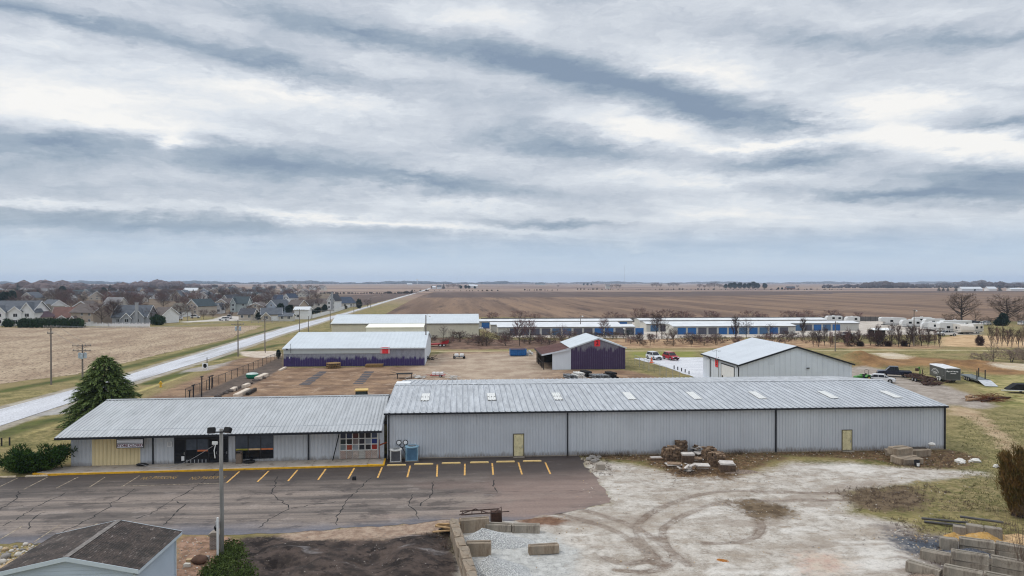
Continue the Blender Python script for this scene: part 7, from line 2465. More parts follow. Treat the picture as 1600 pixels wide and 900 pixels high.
def camper(label, px, py, heading, L_=8.0, h=2.5, body=None, fifth=False):
 g = G(px, py)
 t_ = thing('camper_trailer', label, 'camper', (*g, .05), rad(heading), 'campers parked in the storage lot')
 z0, z1 = .65, .65 + h
 fx = L_ / 2
 pr = [(-fx, z0), (-fx, z1 - .25), (-fx + .25, z1), (fx - .9, z1), (fx - .25, z1 - .6), (fx, z0 + .9), (fx - .15, z0 + .2), (fx - .5, z0)]
 if fifth:
  pr = [(-fx, z0), (-fx, z1 - .2), (-fx + .3, z1), (fx - .6, z1 + .25), (fx, z1 - .2), (fx - .1, z0 + 1.2), (fx - 1.9, z0 + 1.1), (fx - 2.0, z0)]
 mb = MB()
 loft_y(mb, pr, shrink(pr, (.985, .97)), 1.22, 1.1)
 bd = mb.build('body', body or m_rv, t_)
 for s_ in (-1, 1):
  mb = MB()
  mb.box(-fx + .1, fx - (2.2 if fifth else .7), s_ * 1.225 - .005, s_ * 1.225 + .005, z0 + .45, z0 + .62)
  mb.build('stripe', m_rvs, t_)
  for x in ((-.32, .06) if L_ > 6 else (-.2,)):
   mb = MB()
   mb.box(x * L_ - .55, x * L_ + .55, s_ * 1.235 - .01, s_ * 1.235 + .01, z0 + 1.05, z0 + 1.85)
   mb.build('window', m_far, t_)
 mb = MB()
 mb.box(.24 * L_, .24 * L_ + .75, -1.25, -1.226, z0 + .1, z0 + 2.0)
 dr = mb.build('door', m_rv2, t_)
 mb = MB()
 mb.box(.24 * L_ + .15, .24 * L_ + .6, -1.265, -1.251, z0 + 1.2, z0 + 1.75)
 mb.build('door_window', m_far, dr)
 mb = MB()
 mb.box(-fx - .012, -fx + .02, -.7, .7, z0 + 1.1, z0 + 1.8)
 mb.build('rear_window', m_far, t_)
 mb = MB()
 mb.obox((.0, 0, z1 + .13), (1.0, .7, .26), bev=.08)
 mb.build('roof_air_conditioner', m_rv, t_)
 for x in (-.5, .4):
  for s_ in (-1, 1):
   wheel(t_, x - .4, s_ * 1.0, .36, .22, s_, m_dirtyw)
 mb = MB()
 mb.box(-fx + .2, fx - 1.0, -.8, .8, .42, .64)
 mb.box(fx - .4, fx + .9, -.05, .05, .45, .55)
 mb.build('chassis', black(), t_)
 return t_
for a in (('long white camper with sloped nose at the left end of the camper lot', 1394, 509.5, 168, 10, 2.7, None, True), ('white camper overlapping the long camper on its right', 1422, 512.5, 170, 7.5, 2.5, None, False), ('white camper half hidden behind the second camper', 1440, 507.5, 165, 7.5, 2.5, None, False),
   ('white camper with rounded nose in the middle of the lot', 1454, 517, 160, 6.5, 2.5, None, False), ('white camper turned end on beside the middle camper', 1466, 518, 120, 6.5, 2.7, None, False), ('tall white camper with one dark side window right of the middle', 1481, 520.5, 172, 7.0, 2.9, None, True),
   ('cream camper with square dark window in the right group', 1499, 521.5, -98, 7.0, 2.7, m_rv2, False), ('cream camper between the two square-windowed ones', 1508, 521.5, -96, 7.0, 2.6, m_rv2, False), ('cream camper at the right end of the lot', 1522, 521, -160, 6.5, 2.7, m_rv2, False),
   ('very long white camper roof behind the right group', 1492, 514.5, 180, 12, 2.7, None, False), ('white camper behind the roofs at the middle of the lot', 1458, 511, 172, 8, 2.6, None, False), ('white camper parked behind the far end of the rear storage row', 1302, 504.5, 175, 7, 2.4, None, False), ('white camper at the last blue door of the rear row', 1331, 506, 175, 6, 2.4, None, False)):
 camper(*a)
car('white pickup in front of the camper lot beside the straw grass', 1480, 525, 172, (.72, .72, .72), 'pickup', 'pickup_truck', 'pickup')
g = G(1380, 527)
cp = thing('carport', 'low open carport with white roof among the reddish bushes', 'carport', (*g, 0), rad(-4))
mb = MB()
for x in (-2.8, 2.8):
 for y in (0, 4):
  mb.box(x - .06, x + .06, y - .06, y + .06, 0, 2.3)
mb.build('post', m_steel, cp)
mb = MB()
mb.prism([(-.4, 2.3), (2, 2.75), (4.4, 2.3), (4.4, 2.4), (2, 2.87), (-.4, 2.4)], -3.2, 3.2, 0, 'yz')
mb.build('roof', m_white, cp)
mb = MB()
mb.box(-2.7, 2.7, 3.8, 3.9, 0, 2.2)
mb.build('shade_sheet', m_darkin, cp)  # near-black sheet added as the shade inside the open carport
g = G(1323, 528)
bt = thing('boat', 'small white covered boat on a trailer before the last blue doors', 'boat', (*g, .1), rad(8))
mb = MB()
vs, fs = [], []
secs = [(-2.8, .95, 1.0), (-1, 1.05, 1.0), (1, .95, 1.05), (2.2, .55, 1.15), (3.0, .04, 1.3)]
for x, w_, z in secs:
 vs += [(x, -w_, z), (x, 0, z + .3), (x, w_, z), (x, w_ * .75, .62), (x, 0, .5), (x, -w_ * .75, .62)]
for s_ in range(4):
 for i in range(6):
  fs.append((s_ * 6 + i, s_ * 6 + (i + 1) % 6, s_ * 6 + 6 + (i + 1) % 6, s_ * 6 + 6 + i))
fs += [tuple(range(6))[::-1], tuple(range(24, 30))]
mb.add(vs, fs)
mb.build('hull', m_rv, bt)
mb = MB()
mb.obox((-.3, 0, 1.5), (1.6, 1.4, .6), bev=.15)
mb.build('cabin_cover', mat('navy_cover', (.03, .04, .07), .7), bt)
for s_ in (-1, 1):
 wheel(bt, -.6, s_ * .95, .3, .2, s_)
mb = MB()
mb.box(-2.6, 3.6, -.05, .05, .4, .5)
mb.build('trailer_frame', m_steel, bt)
pa, pb = Vector(G(1477.5, 598.8)), Vector(G(1447, 588.5))
d = (pa - pb)
L_ = 7.2
hd = math.atan2(d.y, d.x)
ctr = pa - d.normalized() * (L_ / 2) + Vector((-d.y, d.x)).normalized() * 1.2
ht = 2.55
ct = thing('cargo_trailer', 'grey enclosed cargo trailer with pale roof and white arched markings', 'trailer', (*ctr, 0), hd)
m_cg = mat('trailer_grey', (.075, .08, .078), .4, var=.06, coat=.3)
mb = MB()
mb.prism([(-L_ / 2 - .5, -.0), (-L_ / 2, -1.2), (L_ / 2, -1.2), (L_ / 2, 1.2), (-L_ / 2, 1.2)], .55, ht, 0, 'xy')
mb.build('body', m_cg, ct)
mb = MB()
mb.prism([(-1.24, ht + .002), (1.24, ht + .002), (1.1, ht + .12), (0, ht + .17), (-1.1, ht + .12)], -L_ / 2 - .1, L_ / 2 + .04, 0, 'yz')
mb.build('roof', mat('trailer_roof', (.66, .66, .66), .5), ct)
mb = MB()
for k_ in range(14):
 a0, a1 = PI * (.12 + .76 * k_ / 14), PI * (.12 + .76 * (k_ + 1) / 14)
 for r0, r1 in ((1.5, 1.62), (1.2, 1.26)):
  q = [(-1.0 - math.cos(a) * r_ * 1.1, -1.206, 1.1 + math.sin(a) * r_ * .62) for a, r_ in ((a0, r0), (a1, r0), (a1, r1), (a0, r1))]
  mb.face(q)
for k_ in range(5):
 mb.box(-1.75 + k_ * .33, -1.5 + k_ * .33, -1.209, -1.203, 1.35 - .03 * abs(k_ - 2), 1.52 - .03 * abs(k_ - 2))
mb.box(-1.9, .2, -1.209, -1.203, 1.15, 1.2)
for k_ in range(7):
 mb.box(L_ / 2 + .003, L_ / 2 + .009, -.85 + k_ * .25, -.68 + k_ * .25, 1.98 + .02 * (3 - abs(k_ - 3)), 2.16 + .02 * (3 - abs(k_ - 3)))
mb.box(L_ / 2 + .003, L_ / 2 + .009, -.4, .5, 1.68, 1.78)
mb.obox((L_ / 2 + .004, -.95, 2.15), (.006, .2, .2))
mb.build('markings', m_white, ct)
mb = MB()
for s_ in (-1.18, 1.18):
 mb.box(L_ / 2 + .001, L_ / 2 + .03, s_ - .04, s_ + .04, .55, ht)
mb.box(L_ / 2 + .001, L_ / 2 + .03, -1.14, 1.14, .55, .66)
mb.build('door_frame', mat('trailer_trim', (.2, .2, .2), .4), ct)
mb = MB()
mb.box(L_ / 2 - 1.9, L_ / 2 - .9, -1.2 - .012, -1.203, .7, 2.3)
mb.box(L_ / 2 - 1.05, L_ / 2 - .95, -1.24, -1.213, 1.2, 1.3, 1)
mb.build('door', [mat('trailer_door_grey', (.085, .09, .088), .4), m_white], ct)
for x in (.35, 1.2):
 for s_ in (-1, 1):
  wheel(ct, x, s_ * 1.14, .37, .24, s_, m_white)
mb = MB()
for s_ in (-1, 1):
 mb.prism([(-.15, .45), (-.05, .78), (.35, .86), (1.2, .86), (1.6, .78), (1.7, .45), (1.6, .45), (1.5, .7), (.05, .7), (-.05, .45)], s_ * 1.28 - .07, s_ * 1.28 + .07)
mb.build('fender', m_dirtyw, ct)
mb = MB()
mb.box(-L_ / 2 - 1.7, -L_ / 2, -.06, .06, .42, .54)
mb.build('hitch', black(), ct)
pa, pb = Vector(G(1507, 590)), Vector(G(1538, 600.5))
d = pb - pa
L_ = d.length
fb = thing('flatbed_trailer', 'flatbed trailer with three upright posts and a pale lowered ramp', 'trailer', (*((pa + pb) / 2), 0), math.atan2(d.y, d.x))
mb = MB()
mb.box(-L_ / 2, L_ / 2, -1.05, 1.05, .55, .68)
for y in (-1.08, 1.02):
 mb.box(-L_ / 2, L_ / 2, y, y + .06, .5, .78)
for k_ in range(8):
 mb.box(-L_ / 2 + .2, L_ / 2 - .2, -1.0 + k_ * .25, -.8 + k_ * .25, .681, .70)
mb.build('deck', mat('trailer_deck_steel', (.16, .18, .18), .6, var=.2), fb)
mb = MB()
mb.prism([(L_ / 2 + .02, .66), (L_ / 2 + 3.0, .04), (L_ / 2 + 3.0, .12), (L_ / 2 + .02, .74)], -1.0, 1.0)
mb.build('ramp', mat('aluminium_ramp', (.55, .56, .57), .45, .5), fb)
for x, y in ((-L_ * .05, .9), (L_ * .25, .95), (L_ * .42, -.9)):
 mb = MB()
 mb.box(x - .07, x + .07, y - .07, y + .07, .7, 2.3)
 mb.build('stake', m_trim, fb)
for x in (-.9, 0, .9):
 for s_ in (-1, 1):
  wheel(fb, x, s_ * 1.15, .36, .22, s_)
mb = MB()
mb.box(-L_ / 2 - 1.5, -L_ / 2, -.08, .08, .5, .62)
mb.lathe([(.06, 0), (.06, .9)], (-L_ / 2 - 1.2, .15, 0), 8)
mb.build('hitch', black(), fb)
pa, pb = Vector(G(1421, 592)), Vector(G(1456, 600))
d = pb - pa
L_ = d.length
m_rust = mat('rust', alb(140, 66, 34), .85, var=.25, scale=8)
m_drust = mat('dark_rust_scrap', (.06, .035, .028), .85, var=.4, scale=4, c2=(.14, .07, .04), thr=(.5, .65))
rt = thing('scrap_trailer', 'low trailer heaped with dark rusty scrap and brush behind the pickup', 'trailer', (*((pa + pb) / 2), 0), math.atan2(d.y, d.x))
mb = MB()
mb.box(-L_ / 2, L_ / 2, -.95, .95, .5, .62)
for y in (-.98, .92):
 mb.box(-L_ / 2, L_ / 2, y, y + .06, .62, .95)
mb.box(-L_ / 2 - 1.2, -L_ / 2, -.05, .05, .48, .58)
mb.build('frame', m_drust, rt)
for x in (-.5, .4):
 for s_ in (-1, 1):
  wheel(rt, x, s_ * 1.08, .34, .2, s_)
mb = MB()
r = random.Random(3)
for _ in range(60):
 c = Vector((r.uniform(-L_ / 2, L_ / 2), r.uniform(-.85, .85), r.uniform(.65, 1.15)))
 dd = rand_dir(r)
 dd.z *= .35
 mb.tube([c - dd * r.uniform(.3, 1.0), c + dd * r.uniform(.3, 1.0)], r.uniform(.03, .09), 4)
for _ in range(14):
 mb.rock((r.uniform(-L_ / 2, L_ / 2), r.uniform(-.6, .6), .75), r.uniform(.25, .5), r)
mb.build('scrap_load', m_drust, rt)
g = G(1452, 600)
mb = MB()
r = random.Random(6)
for _ in range(70):
 c = Vector((r.gauss(0, 1.2), r.gauss(0, .8), r.uniform(.1, .8)))
 dd = rand_dir(r)
 dd.z *= .4
 mb.tube([c - dd * r.uniform(.3, .9), c + dd * r.uniform(.3, .9)], r.uniform(.02, .06), 4)
for _ in range(10):
 mb.rock((r.gauss(0, .9), r.gauss(0, .5), .25), r.uniform(.3, .55), r)
o = mb.build('scrap_heap', m_drust)
o.location = (*G(1457, 601.5), 0)
tag(o, 'dark heap of scrap on the ground at the tail of the scrap trailer', 'scrap heap')
g = G(1437, 590)
im = thing('digging_attachment', 'small green digging arm standing behind the scrap trailer', 'implement', (*g, 0), rad(20))
m_green = mat('tractor_green', (.05, .22, .03), .45, var=.08)
mb = MB()
mb.tube([(0, 0, 0), (.1, 0, 1.2), (-.1, 0, 2.0)], [.12, .1, .08], 6)
mb.tube([(-.1, 0, 2.0), (-.7, 0, 1.7)], .07, 6)
mb.build('arm', m_green, im)
mb = MB()
mb.box(-.7, .7, -.3, .3, 0, .5)
mb.box(-1.0, -.5, -.2, .2, 1.3, 1.8)
mb.box(.7, .8, -.05, .05, 0, 1.5)
mb.build('base_frame', m_drust, im)
g = G(1347, 598)
tr = thing('tractor', 'small green tractor by the right corner of the white workshop', 'tractor', (*g, 0), rad(200))
mb = MB()
mb.prism([(.2, .6), (.25, 1.35), (1.7, 1.28), (1.85, 1.1), (1.85, .6)], -.32, .32)
mb.box(-.9, .2, -.3, .3, .55, .95)
for s_ in (-1, 1):
 mb.prism([(-1.3, 1.0), (-1.1, 1.45), (-.5, 1.5), (-.1, 1.1), (-.25, 1.05), (-.6, 1.38), (-1.05, 1.32), (-1.2, 1.0)], s_ * .62 - .2, s_ * .62 + .2)
mb.build('bonnet', m_green, tr)
for x, r_, w_ in ((-.7, .62, .38), (1.35, .38, .24)):
 for s_ in (-1, 1):
  wheel(tr, x, s_ * .68, r_, w_, s_, mat('wheel_yellow', (.6, .42, .03), .5))
mb = MB()
mb.obox((-.75, 0, 1.15), (.5, .5, .12), bev=.04)
mb.obox((-1.0, 0, 1.4), (.1, .48, .45), ry=rad(-12), bev=.03)
mb.build('seat', black(), tr)
mb = MB()
for s_ in (-1, 1):
 mb.tube([(-1.15, s_ * .4, .9), (-1.2, s_ * .4, 2.25), (-1.2, 0, 2.3)], .04, 5)
mb.tube([(-.1, 0, .95), (-.35, 0, 1.45)], .025, 5)
mb.lathe([(.18, 0), (.2, .02), (.18, .04)], (-.36, 0, 1.44), 10)
mb.build('roll_bar', black(), tr)
mb = MB()
r = random.Random(14)
for _ in range(26):
 c = Vector((r.uniform(-1.6, 1.6), r.uniform(-.7, .7), r.uniform(.2, 1.1)))
 mb.obox(c, (r.uniform(.2, 1.2), r.uniform(.1, .4), r.uniform(.1, .5)), rz=r.uniform(0, 3))
o = mb.build('dark_machinery', mat('dark_machine_paint', (.015, .017, .028), .5, var=.4, scale=3))
o.location = (*G(1340, 598), 0)
tag(o, 'dark machinery parked between the white workshop and the green tractor', 'machinery')
g = G(1541, 626)
bp_ = thing('brush_pile', 'brown pile of branches and logs on the grass below the flatbed trailer', 'brush pile', (*g, 0))
mb = MB()
r = random.Random(9)
for _ in range(260):
 c = Vector((r.gauss(.3, 1.3), r.gauss(0, .7), abs(r.gauss(.25, .35))))
 dd = rand_dir(r)
 dd.z *= .35
 dd.x *= 1.6
 mb.tube([c - dd * r.uniform(.3, 1.0), c, c + dd * r.uniform(.3, 1.1) + rand_dir(r) * .15], [.03, .025, .008], 3)
mb.build('branches', mat('brush_brown', alb(116, 72, 46), .95, var=.35, scale=4), bp_)
for (x, y, z, a, ln, rr) in ((-2.2, -.3, .3, .1, 2.6, .2), (1.6, -.5, .5, -.15, 3.4, .14), (-.6, -.8, .22, .3, 2.2, .16), (2.4, .3, .25, -.5, 2.4, .12), (-2.6, .2, .6, .35, 1.1, .27)):
 mb = MB()
 dd = Vector((math.cos(a), math.sin(a), .06)) * ln / 2
 c = Vector((x, y, z))
 mb.tube([c - dd, c + dd], [rr, rr * .8], 8)
 mb.build('log', mat('cut_log', alb(170, 140, 110), .9, var=.3, scale=5) if rr > .17 else m_drust, bp_)
g = G(1597, 614)
bt_ = thing('black_trailer', 'black low trailer cut by the right edge of the photo', 'trailer', (*g, 0), rad(-20))
mb = MB()
mb.box(-2.2, 2.2, -1, 1, .45, .6)
mb.prism([(-2.2, .6), (2.2, .6), (2.0, 1.5), (-1.0, 1.5)], -.9, .9)
mb.build('box', black(), bt_)
mb = MB()
mb.box(-3.3, 2.3, -1.05, -1.0, .42, .56)
mb.build('side_rail', m_white, bt_)
for s_ in (-1, 1):
 wheel(bt_, .2, s_ * 1.1, .34, .2, s_)
g = G(565, 640)
bh = thing('backhoe', 'yellow roofed backhoe cab showing over the store ridge', 'backhoe', (*g, 0), rad(185))
m_yelm = mat('machine_yellow', alb(222, 186, 110), .5, var=.08)
mb = MB()
mb.box(-.6, 2.2, -.5, .5, .6, 1.3)
mb.prism([(.9, 1.3), (.9, 1.65), (2.3, 1.5), (2.35, .8), (2.2, .8)], -.42, .42)
mb.build('chassis', m_yelm, bh)
mb = MB()
for x in (-.75, .75):
 for s_ in (-1, 1):
  mb.tube([(x * 1.1, s_ * .72, 1.1), (x, s_ * .66, 2.72)], .05, 6)
mb.build('cab_frame', black(), bh)
mb = MB()
mb.prism([(-.8, 1.15), (.85, 1.15), (.72, 2.7), (-.72, 2.7)], -.64, .64)
mb.build('cab_glass', mat('green_glass', (.03, .045, .04), .15, spec=.6), bh)
mb = MB()
mb.obox((0, 0, 2.8), (1.85, 1.6, .17), bev=.05)
mb.build('cab_roof', m_yelm, bh)
for x, r_, w_ in ((-.55, .72, .45), (1.75, .48, .3)):
 for s_ in (-1, 1):
  wheel(bh, x, s_ * .85, r_, w_, s_, m_yelm)
mb = MB()
mb.tube([(-1.0, 0, .8), (-2.0, .0, 1.9), (-1.5, 0, .6)], [.16, .12, .1], 6)
mb.prism([(2.5, .1), (3.3, .1), (3.2, .7), (2.7, .8)], -1, 1)
mb.tube([(.9, -.7, 1.2), (2.6, -.7, .5)], .07, 6)
mb.tube([(.9, .7, 1.2), (2.6, .7, .5)], .07, 6)
mb.tube([(2.0, .3, 1.5), (2.0, .3, 2.2)], .05, 6)
mb.build('boom', m_yelm, bh)
def chainlink(label, pts, h, posts=True, bay=3.0, wire=.012, space=.35, ragged=False):
 a = Vector((*G(*pts[0]), 0))
 t_ = thing('chain_link_fence', label, 'fence', a)
 W_, Rr = MB(), MB()
 r = random.Random(5)
 pm = MB()
 pm.tube([(0, 0, 0), (0, 0, h + .06)], .045, 6)
 pme = pm.mesh('post', m_trim if ragged else m_steel)
 for p, q in zip(pts, pts[1:]):
  A_, B_ = Vector((*G(*p), 0)) - a, Vector((*G(*q), 0)) - a
  L_ = (B_ - A_).length
  n = max(1, int(L_ / bay))
  for i in range(n + 1):
   o = link('post', pme, t_)
   o.location = A_.lerp(B_, i / n)
  dd = (B_ - A_).normalized()
  Rr.tube([A_ + Vector((0, 0, h)), B_ + Vector((0, 0, h))], .035, 5)
  k_ = int(L_ / space)
  for i in range(k_):
   for s_ in (0, 1):
    u0 = A_ + dd * (i * space)
    u1 = A_ + dd * min(L_, i * space + h * .8)
    z0, z1 = (0.05, h) if s_ else (h, .05)
    W_.add([u0 + Vector((0, 0, z0)), u0 + Vector((0, 0, z0 + wire * 2)), u1 + Vector((0, 0, z1 + wire * 2)), u1 + Vector((0, 0, z1))], [(0, 1, 2, 3)])
 Rr.build('top_rail', m_trim if ragged else m_steel, t_)
 W_.build('wire_mesh', mat('fence_wire', (.16, .15, .15), .5, .3) if not ragged else mat('dark_fence_wire', (.05, .045, .045), .6, .3), t_)
 return t_
chainlink('dark chain-link fence along the driveway left of the brown yard', [(290, 624), (342, 601), (396, 578), (441, 559)], 1.6, wire=.02, ragged=True)
chainlink('grey chain-link fence right of the plum shed running to the workshop', [(992, 570), (1022, 583), (1062, 600)], 2.1, wire=.014)
for k_, (px_, py_, hh) in enumerate(((296, 623, 1.3), (302, 621.5, 2.0), (315, 620, 3.2), (327, 609, 2.2), (331, 607, 2.2))):
 mb = MB()
 gg = G(px_, py_)
 mb.tube([(0, 0, 0), (.05, 0, hh)], [.1, .09], 6)
 mb.tube([(-.25, 0, hh - .1), (.3, .0, hh + .05)], .08, 5)
 o = mb.build('gate_post', m_trim)
 o.location = (*gg, 0)
 tag(o, ('shortest black gate post at the left end of the dark fence', 'second black gate post from the left in the dark fence', 'tallest black gate post of the dark fence', 'left one of the paired black posts in the dark fence', 'right one of the paired black posts in the dark fence')[k_], 'post', 'black posts of the dark fence')
LB = ('bollard farthest from the workshop', 'second bollard from the far end', 'middle bollard of the five', 'fourth bollard from the far end', 'bollard nearest the workshop')
for k_, (px_, py_, tp) in enumerate(((1053.3, 577, 571), (1059, 578.5, 573), (1065, 580.5, 575), (1070.6, 582, 577), (1076.6, 585, 579.5))):
 gg = G(px_, py_)
 mb = MB()
 hh = (py_ - tp) * cdist(gg) / F
 mb.lathe([(.11, 0), (.11, hh - .08), (.07, hh), (.01, hh + .02)], n=8)
 o = mb.build('bollard', m_trim)
 o.location = (*gg, .03)
 tag(o, 'black ' + LB[k_] + ' along the white concrete', 'bollard', 'black bollards along the white concrete')
gg = G(1018, 567)
mb = MB()
mb.lathe([(.3, 0), (.3, .05), (.2, .06), (.05, .75), (.04, .8)], n=10)
o = mb.build('traffic_cone', mat('cone_orange', (.75, .16, .06), .6))
o.location = (*gg, .03)
o.scale = (1.6, 1.6, 1.6)
tag(o, 'orange traffic cone at the corner of the white concrete', 'traffic cone')
m_dark_as = ground_mat('old_dark_asphalt', alb(104, 98, 100), alb(84, 80, 82), .8, c3=alb(150, 130, 110), t3=(.58, .72), bump=.2)
def z7(x, y):
 return (430 + x / 6.4, 500 + y / 6.4)
for (lt, rt_, lb_, rb_, y0, y1, cuts) in ((445, 522, 232, 345, 514, 650, ((0, .17), (.20, .36), (.39, .56), (.60, .76), (.80, 1.0))), (900, 990, 775, 882, 514, 642, ((0, .14), (.18, .33), (.36, .50), (.54, .68), (.72, .84), (.88, 1.0)))):
 for a, b2 in cuts:
  q = []
  for u, s_ in ((a, 0), (a, 1), (b2, 1), (b2, 0)):
   xl, xr = lt + (lb_ - lt) * u, rt_ + (rb_ - rt_) * u
   q.append(G(*z7(xr if s_ else xl, y0 + (y1 - y0) * u)))
  sheet('asphalt_patch', q, .014, m_dark_as, .08, .6, int(lt + a * 100))
def beam(name, label, cat, p, q, w_, h, m, group=None, z=0.0, jit=0.0):
 a, b2 = Vector(G(*p)), Vector(G(*q))
 d = b2 - a
 mb = MB()
 mb.obox((0, 0, z + h / 2), (d.length, w_, h), bev=min(w_, h) * .12)
 o = mb.build(name, m)
 c = (a + b2) / 2
 o.location = (c.x, c.y, 0)
 o.rotation_euler = (0, 0, math.atan2(d.y, d.x))
 return tag(o, label, cat, group)
m_cbeam = mat('pale_concrete_beam', alb(222, 206, 188), .85, var=.12, scale=1.5)
beam('concrete_beam', 'pale concrete beam beside the green tank', 'concrete beam', (401, 594), (416, 587.5), .9, .6, m_cbeam, 'concrete beams along the fence')
beam('concrete_beam', 'pale concrete beam second beyond the store ridge', 'concrete beam', (380.5, 606), (388.5, 602.5), .7, .5, m_cbeam, 'concrete beams along the fence')
beam('concrete_beam', 'short pale concrete beam nearest the gate posts', 'concrete beam', (362, 612), (368, 608.5), .7, .5, m_cbeam, 'concrete beams along the fence')
beam('concrete_beam', 'long pale concrete beam right behind the store ridge', 'concrete beam', (368, 622), (388, 612), .8, .6, m_cbeam, 'concrete beams along the fence')
beam('concrete_beam', 'thin pale beam by the left front corner of the violet shed', 'concrete beam', (437, 580), (446, 575.5), .5, .35, m_cbeam, 'concrete beams along the fence')
beam('timber_beam', 'dark timber beam beside the longest concrete beam', 'timber', (386, 618), (399, 610.5), .5, .5, mat('dark_timber', (.035, .028, .024), .85))
r = random.Random(15)
for k_ in range(12):
 px_ = 340 + k_ * 6.5
 mb = MB()
 mb.rock((0, 0, .15), r.uniform(.2, .45), r, (1.5, 1, .6))
 o = mb.build('rubble_rock', mat('dark_rubble', (.10, .08, .07), .9, var=.4, scale=2))
 gg = G(px_, 620 - k_ * 2.65 + r.uniform(-1, 1))
 o.location = (*gg, 0)
 tag(o, 'dark lump of rubble between the beams along the fence', 'rock', 'rubble along the fence')
gg = G(394, 591)
gt = thing('green_tank', 'round green tub with pale cover inside the dark fence', 'tank', (*gg, 0))
mb = MB()
mb.lathe([(.8, 0), (1.05, .25), (1.15, .75), (1.1, .8)], n=18)
mb.build('tub', mat('tank_green', (.01, .20, .12), .5), gt)
mb = MB()
mb.lathe([(1.12, .81), (.95, .95), (.4, 1.05), (.05, 1.08)], n=18)
mb.build('cover', mat('tank_cover', (.50, .58, .54), .6), gt)
gg = G(809.5, 556)
dm_ = thing('dumpster', 'blue roll-off dumpster on the lane left of the plum shed', 'dumpster', (*gg, 0), rad(2))
m_dump = mat('dumpster_blue', (.02, .13, .36), .5, var=.15, scale=2)
mb = MB()
mb.prism([(-2.0, .2), (1.9, .2), (1.95, 1.55), (-2.0, 1.55)], -1.1, 1.1)
mb.build('box', m_dump, dm_)
mb = MB()
for k_ in range(8):
 x = -1.9 + k_ * .52
 mb.box(x, x + .08, -1.18, -1.101, .2, 1.55)
for y in (-1.19, 1.1):
 mb.box(-2.05, 2.0, y, y + .09, 1.552, 1.66)
for x in (-2.05, 1.91):
 mb.box(x, x + .09, -1.099, 1.099, 1.552, 1.66)
mb.build('ribs', mat('dumpster_dark_blue', (.015, .09, .28), .5), dm_)
mb = MB()
mb.box(-1.8, 1.8, -1, 1, 1.552, 1.6)
mb.build('load', m_drust, dm_)
gg = G(827, 556)
mb = MB()
r = random.Random(25)
for _ in range(14):
 mb.obox((r.gauss(0, .45), r.gauss(0, .4), r.uniform(.2, 1.2)), (r.uniform(.3, .9), r.uniform(.3, .8), r.uniform(.2, .5)), rz=r.uniform(0, 3), rx=r.uniform(-.4, .4))
o = mb.build('debris_heap', [m_dirtyw])
o.location = (*gg, 0)
tag(o, 'pale debris heap beside the right end of the blue dumpster', 'debris')
pa, pb = Vector(G(672, 541.5)), Vector(G(699, 541))
rtt = thing('red_trailer', 'red equipment trailer parked in the brush before the beige building', 'trailer', (*((pa + pb) / 2), 0), math.atan2((pb - pa).y, (pb - pa).x))
L_ = (pb - pa).length
m_rt = mat('trailer_red', (.34, .015, .018), .5, var=.15)
mb = MB()
mb.prism([(-L_ / 2 - 1.2, .55), (-L_ / 2, .5), (L_ / 2, .7), (L_ / 2, 1.0), (-L_ / 2, .75), (-L_ / 2 - 1.2, .65)], -1.0, 1.0)
mb.build('deck', m_rt, rtt)
mb = MB()
mb.prism([(L_ / 2 - 1.6, 1.0), (L_ / 2 + .3, 1.0), (L_ / 2 + .3, 1.9), (L_ / 2 - .2, 1.6), (L_ / 2 - 1.6, 1.2)], -.98, -.9)
mb.prism([(L_ / 2 - 1.6, 1.0), (L_ / 2 + .3, 1.0), (L_ / 2 + .3, 1.9), (L_ / 2 - .2, 1.6), (L_ / 2 - 1.6, 1.2)], .9, .98)
mb.build('side_board', m_rt, rtt)
for x in (.3, 1.3):
 for s_ in (-1, 1):
  wheel(rtt, x, s_ * 1.1, .38, .22, s_, m_white)
gg = G(717.5, 560.5)
sc_ = thing('utility_cart', 'small black cart carrying two white tubs at the yard edge', 'cart', (*gg, 0))
mb = MB()
mb.box(-1.35, 1.35, -.7, .7, .4, .55)
mb.box(-.08, .08, -1.6, -.7, .42, .5)
for s_ in (-1, 1):
 mb.box(s_ * 1.32 - .04, s_ * 1.32 + .04, -.7, .7, .55, 1.1)
mb.build('bed', black(), sc_)
for s_ in (-1, 1):
 mb = MB()
 mb.obox((s_ * .62, 0, .88), (.95, 1.0, .6), bev=.12)
 mb.build('tub', m_white, sc_)
 wheel(sc_, s_ * 1.15, 0, .32, .2, s_)
r = random.Random(33)
def scrap(name, label, cat, px, py, n, spread, size, m, flat=.3, tubes=0, rz=None):
 gg = G(px, py)
 mb = MB()
 for i in range(n):
  mb.obox((r.gauss(0, spread[0]), r.gauss(0, spread[1]), .08 + r.uniform(0, spread[2])), (r.uniform(.4, 1) * size[0], r.uniform(.4, 1) * size[1], size[2]), rz=(rz + r.gauss(0, .2)) if rz is not None else r.uniform(0, 3.1), rx=r.uniform(-.1, .1), ry=r.uniform(-.12, .12))
 for i in range(tubes):
  c = Vector((r.gauss(0, spread[0]), r.gauss(0, spread[1]), r.uniform(.1, .2 + spread[2])))
  d_ = Vector((r.uniform(-1, 1), r.uniform(-1, 1), r.uniform(-.2, .2))).normalized() * size[0] * .7
  mb.tube([c - d_, c + d_], .05, 5)
 o = mb.build(name, m)
 o.location = (*gg, 0)
 return tag(o, label, cat)
scrap('scrap_metal', 'tangle of dark scrap at the right gable foot of the violet shed', 'scrap', 670, 562, 7, (.7, .5, .6), (1.2, .6, .2), black(), tubes=14)
tb_ = thing('steel_table', 'black steel table with trailing rods right of the asphalt patches', 'table', (*G(632, 591), 0), rad(4))
mb = MB()
mb.box(-1.5, 1.5, -.8, .8, .85, .95)
mb.tube([(-1.5, -.5, .9), (-3.2, -.7, .75)], .05, 5)
mb.tube([(-1.4, .4, .95), (-2.6, .3, 1.2)], .04, 5)
mb.build('tabletop', black(), tb_)
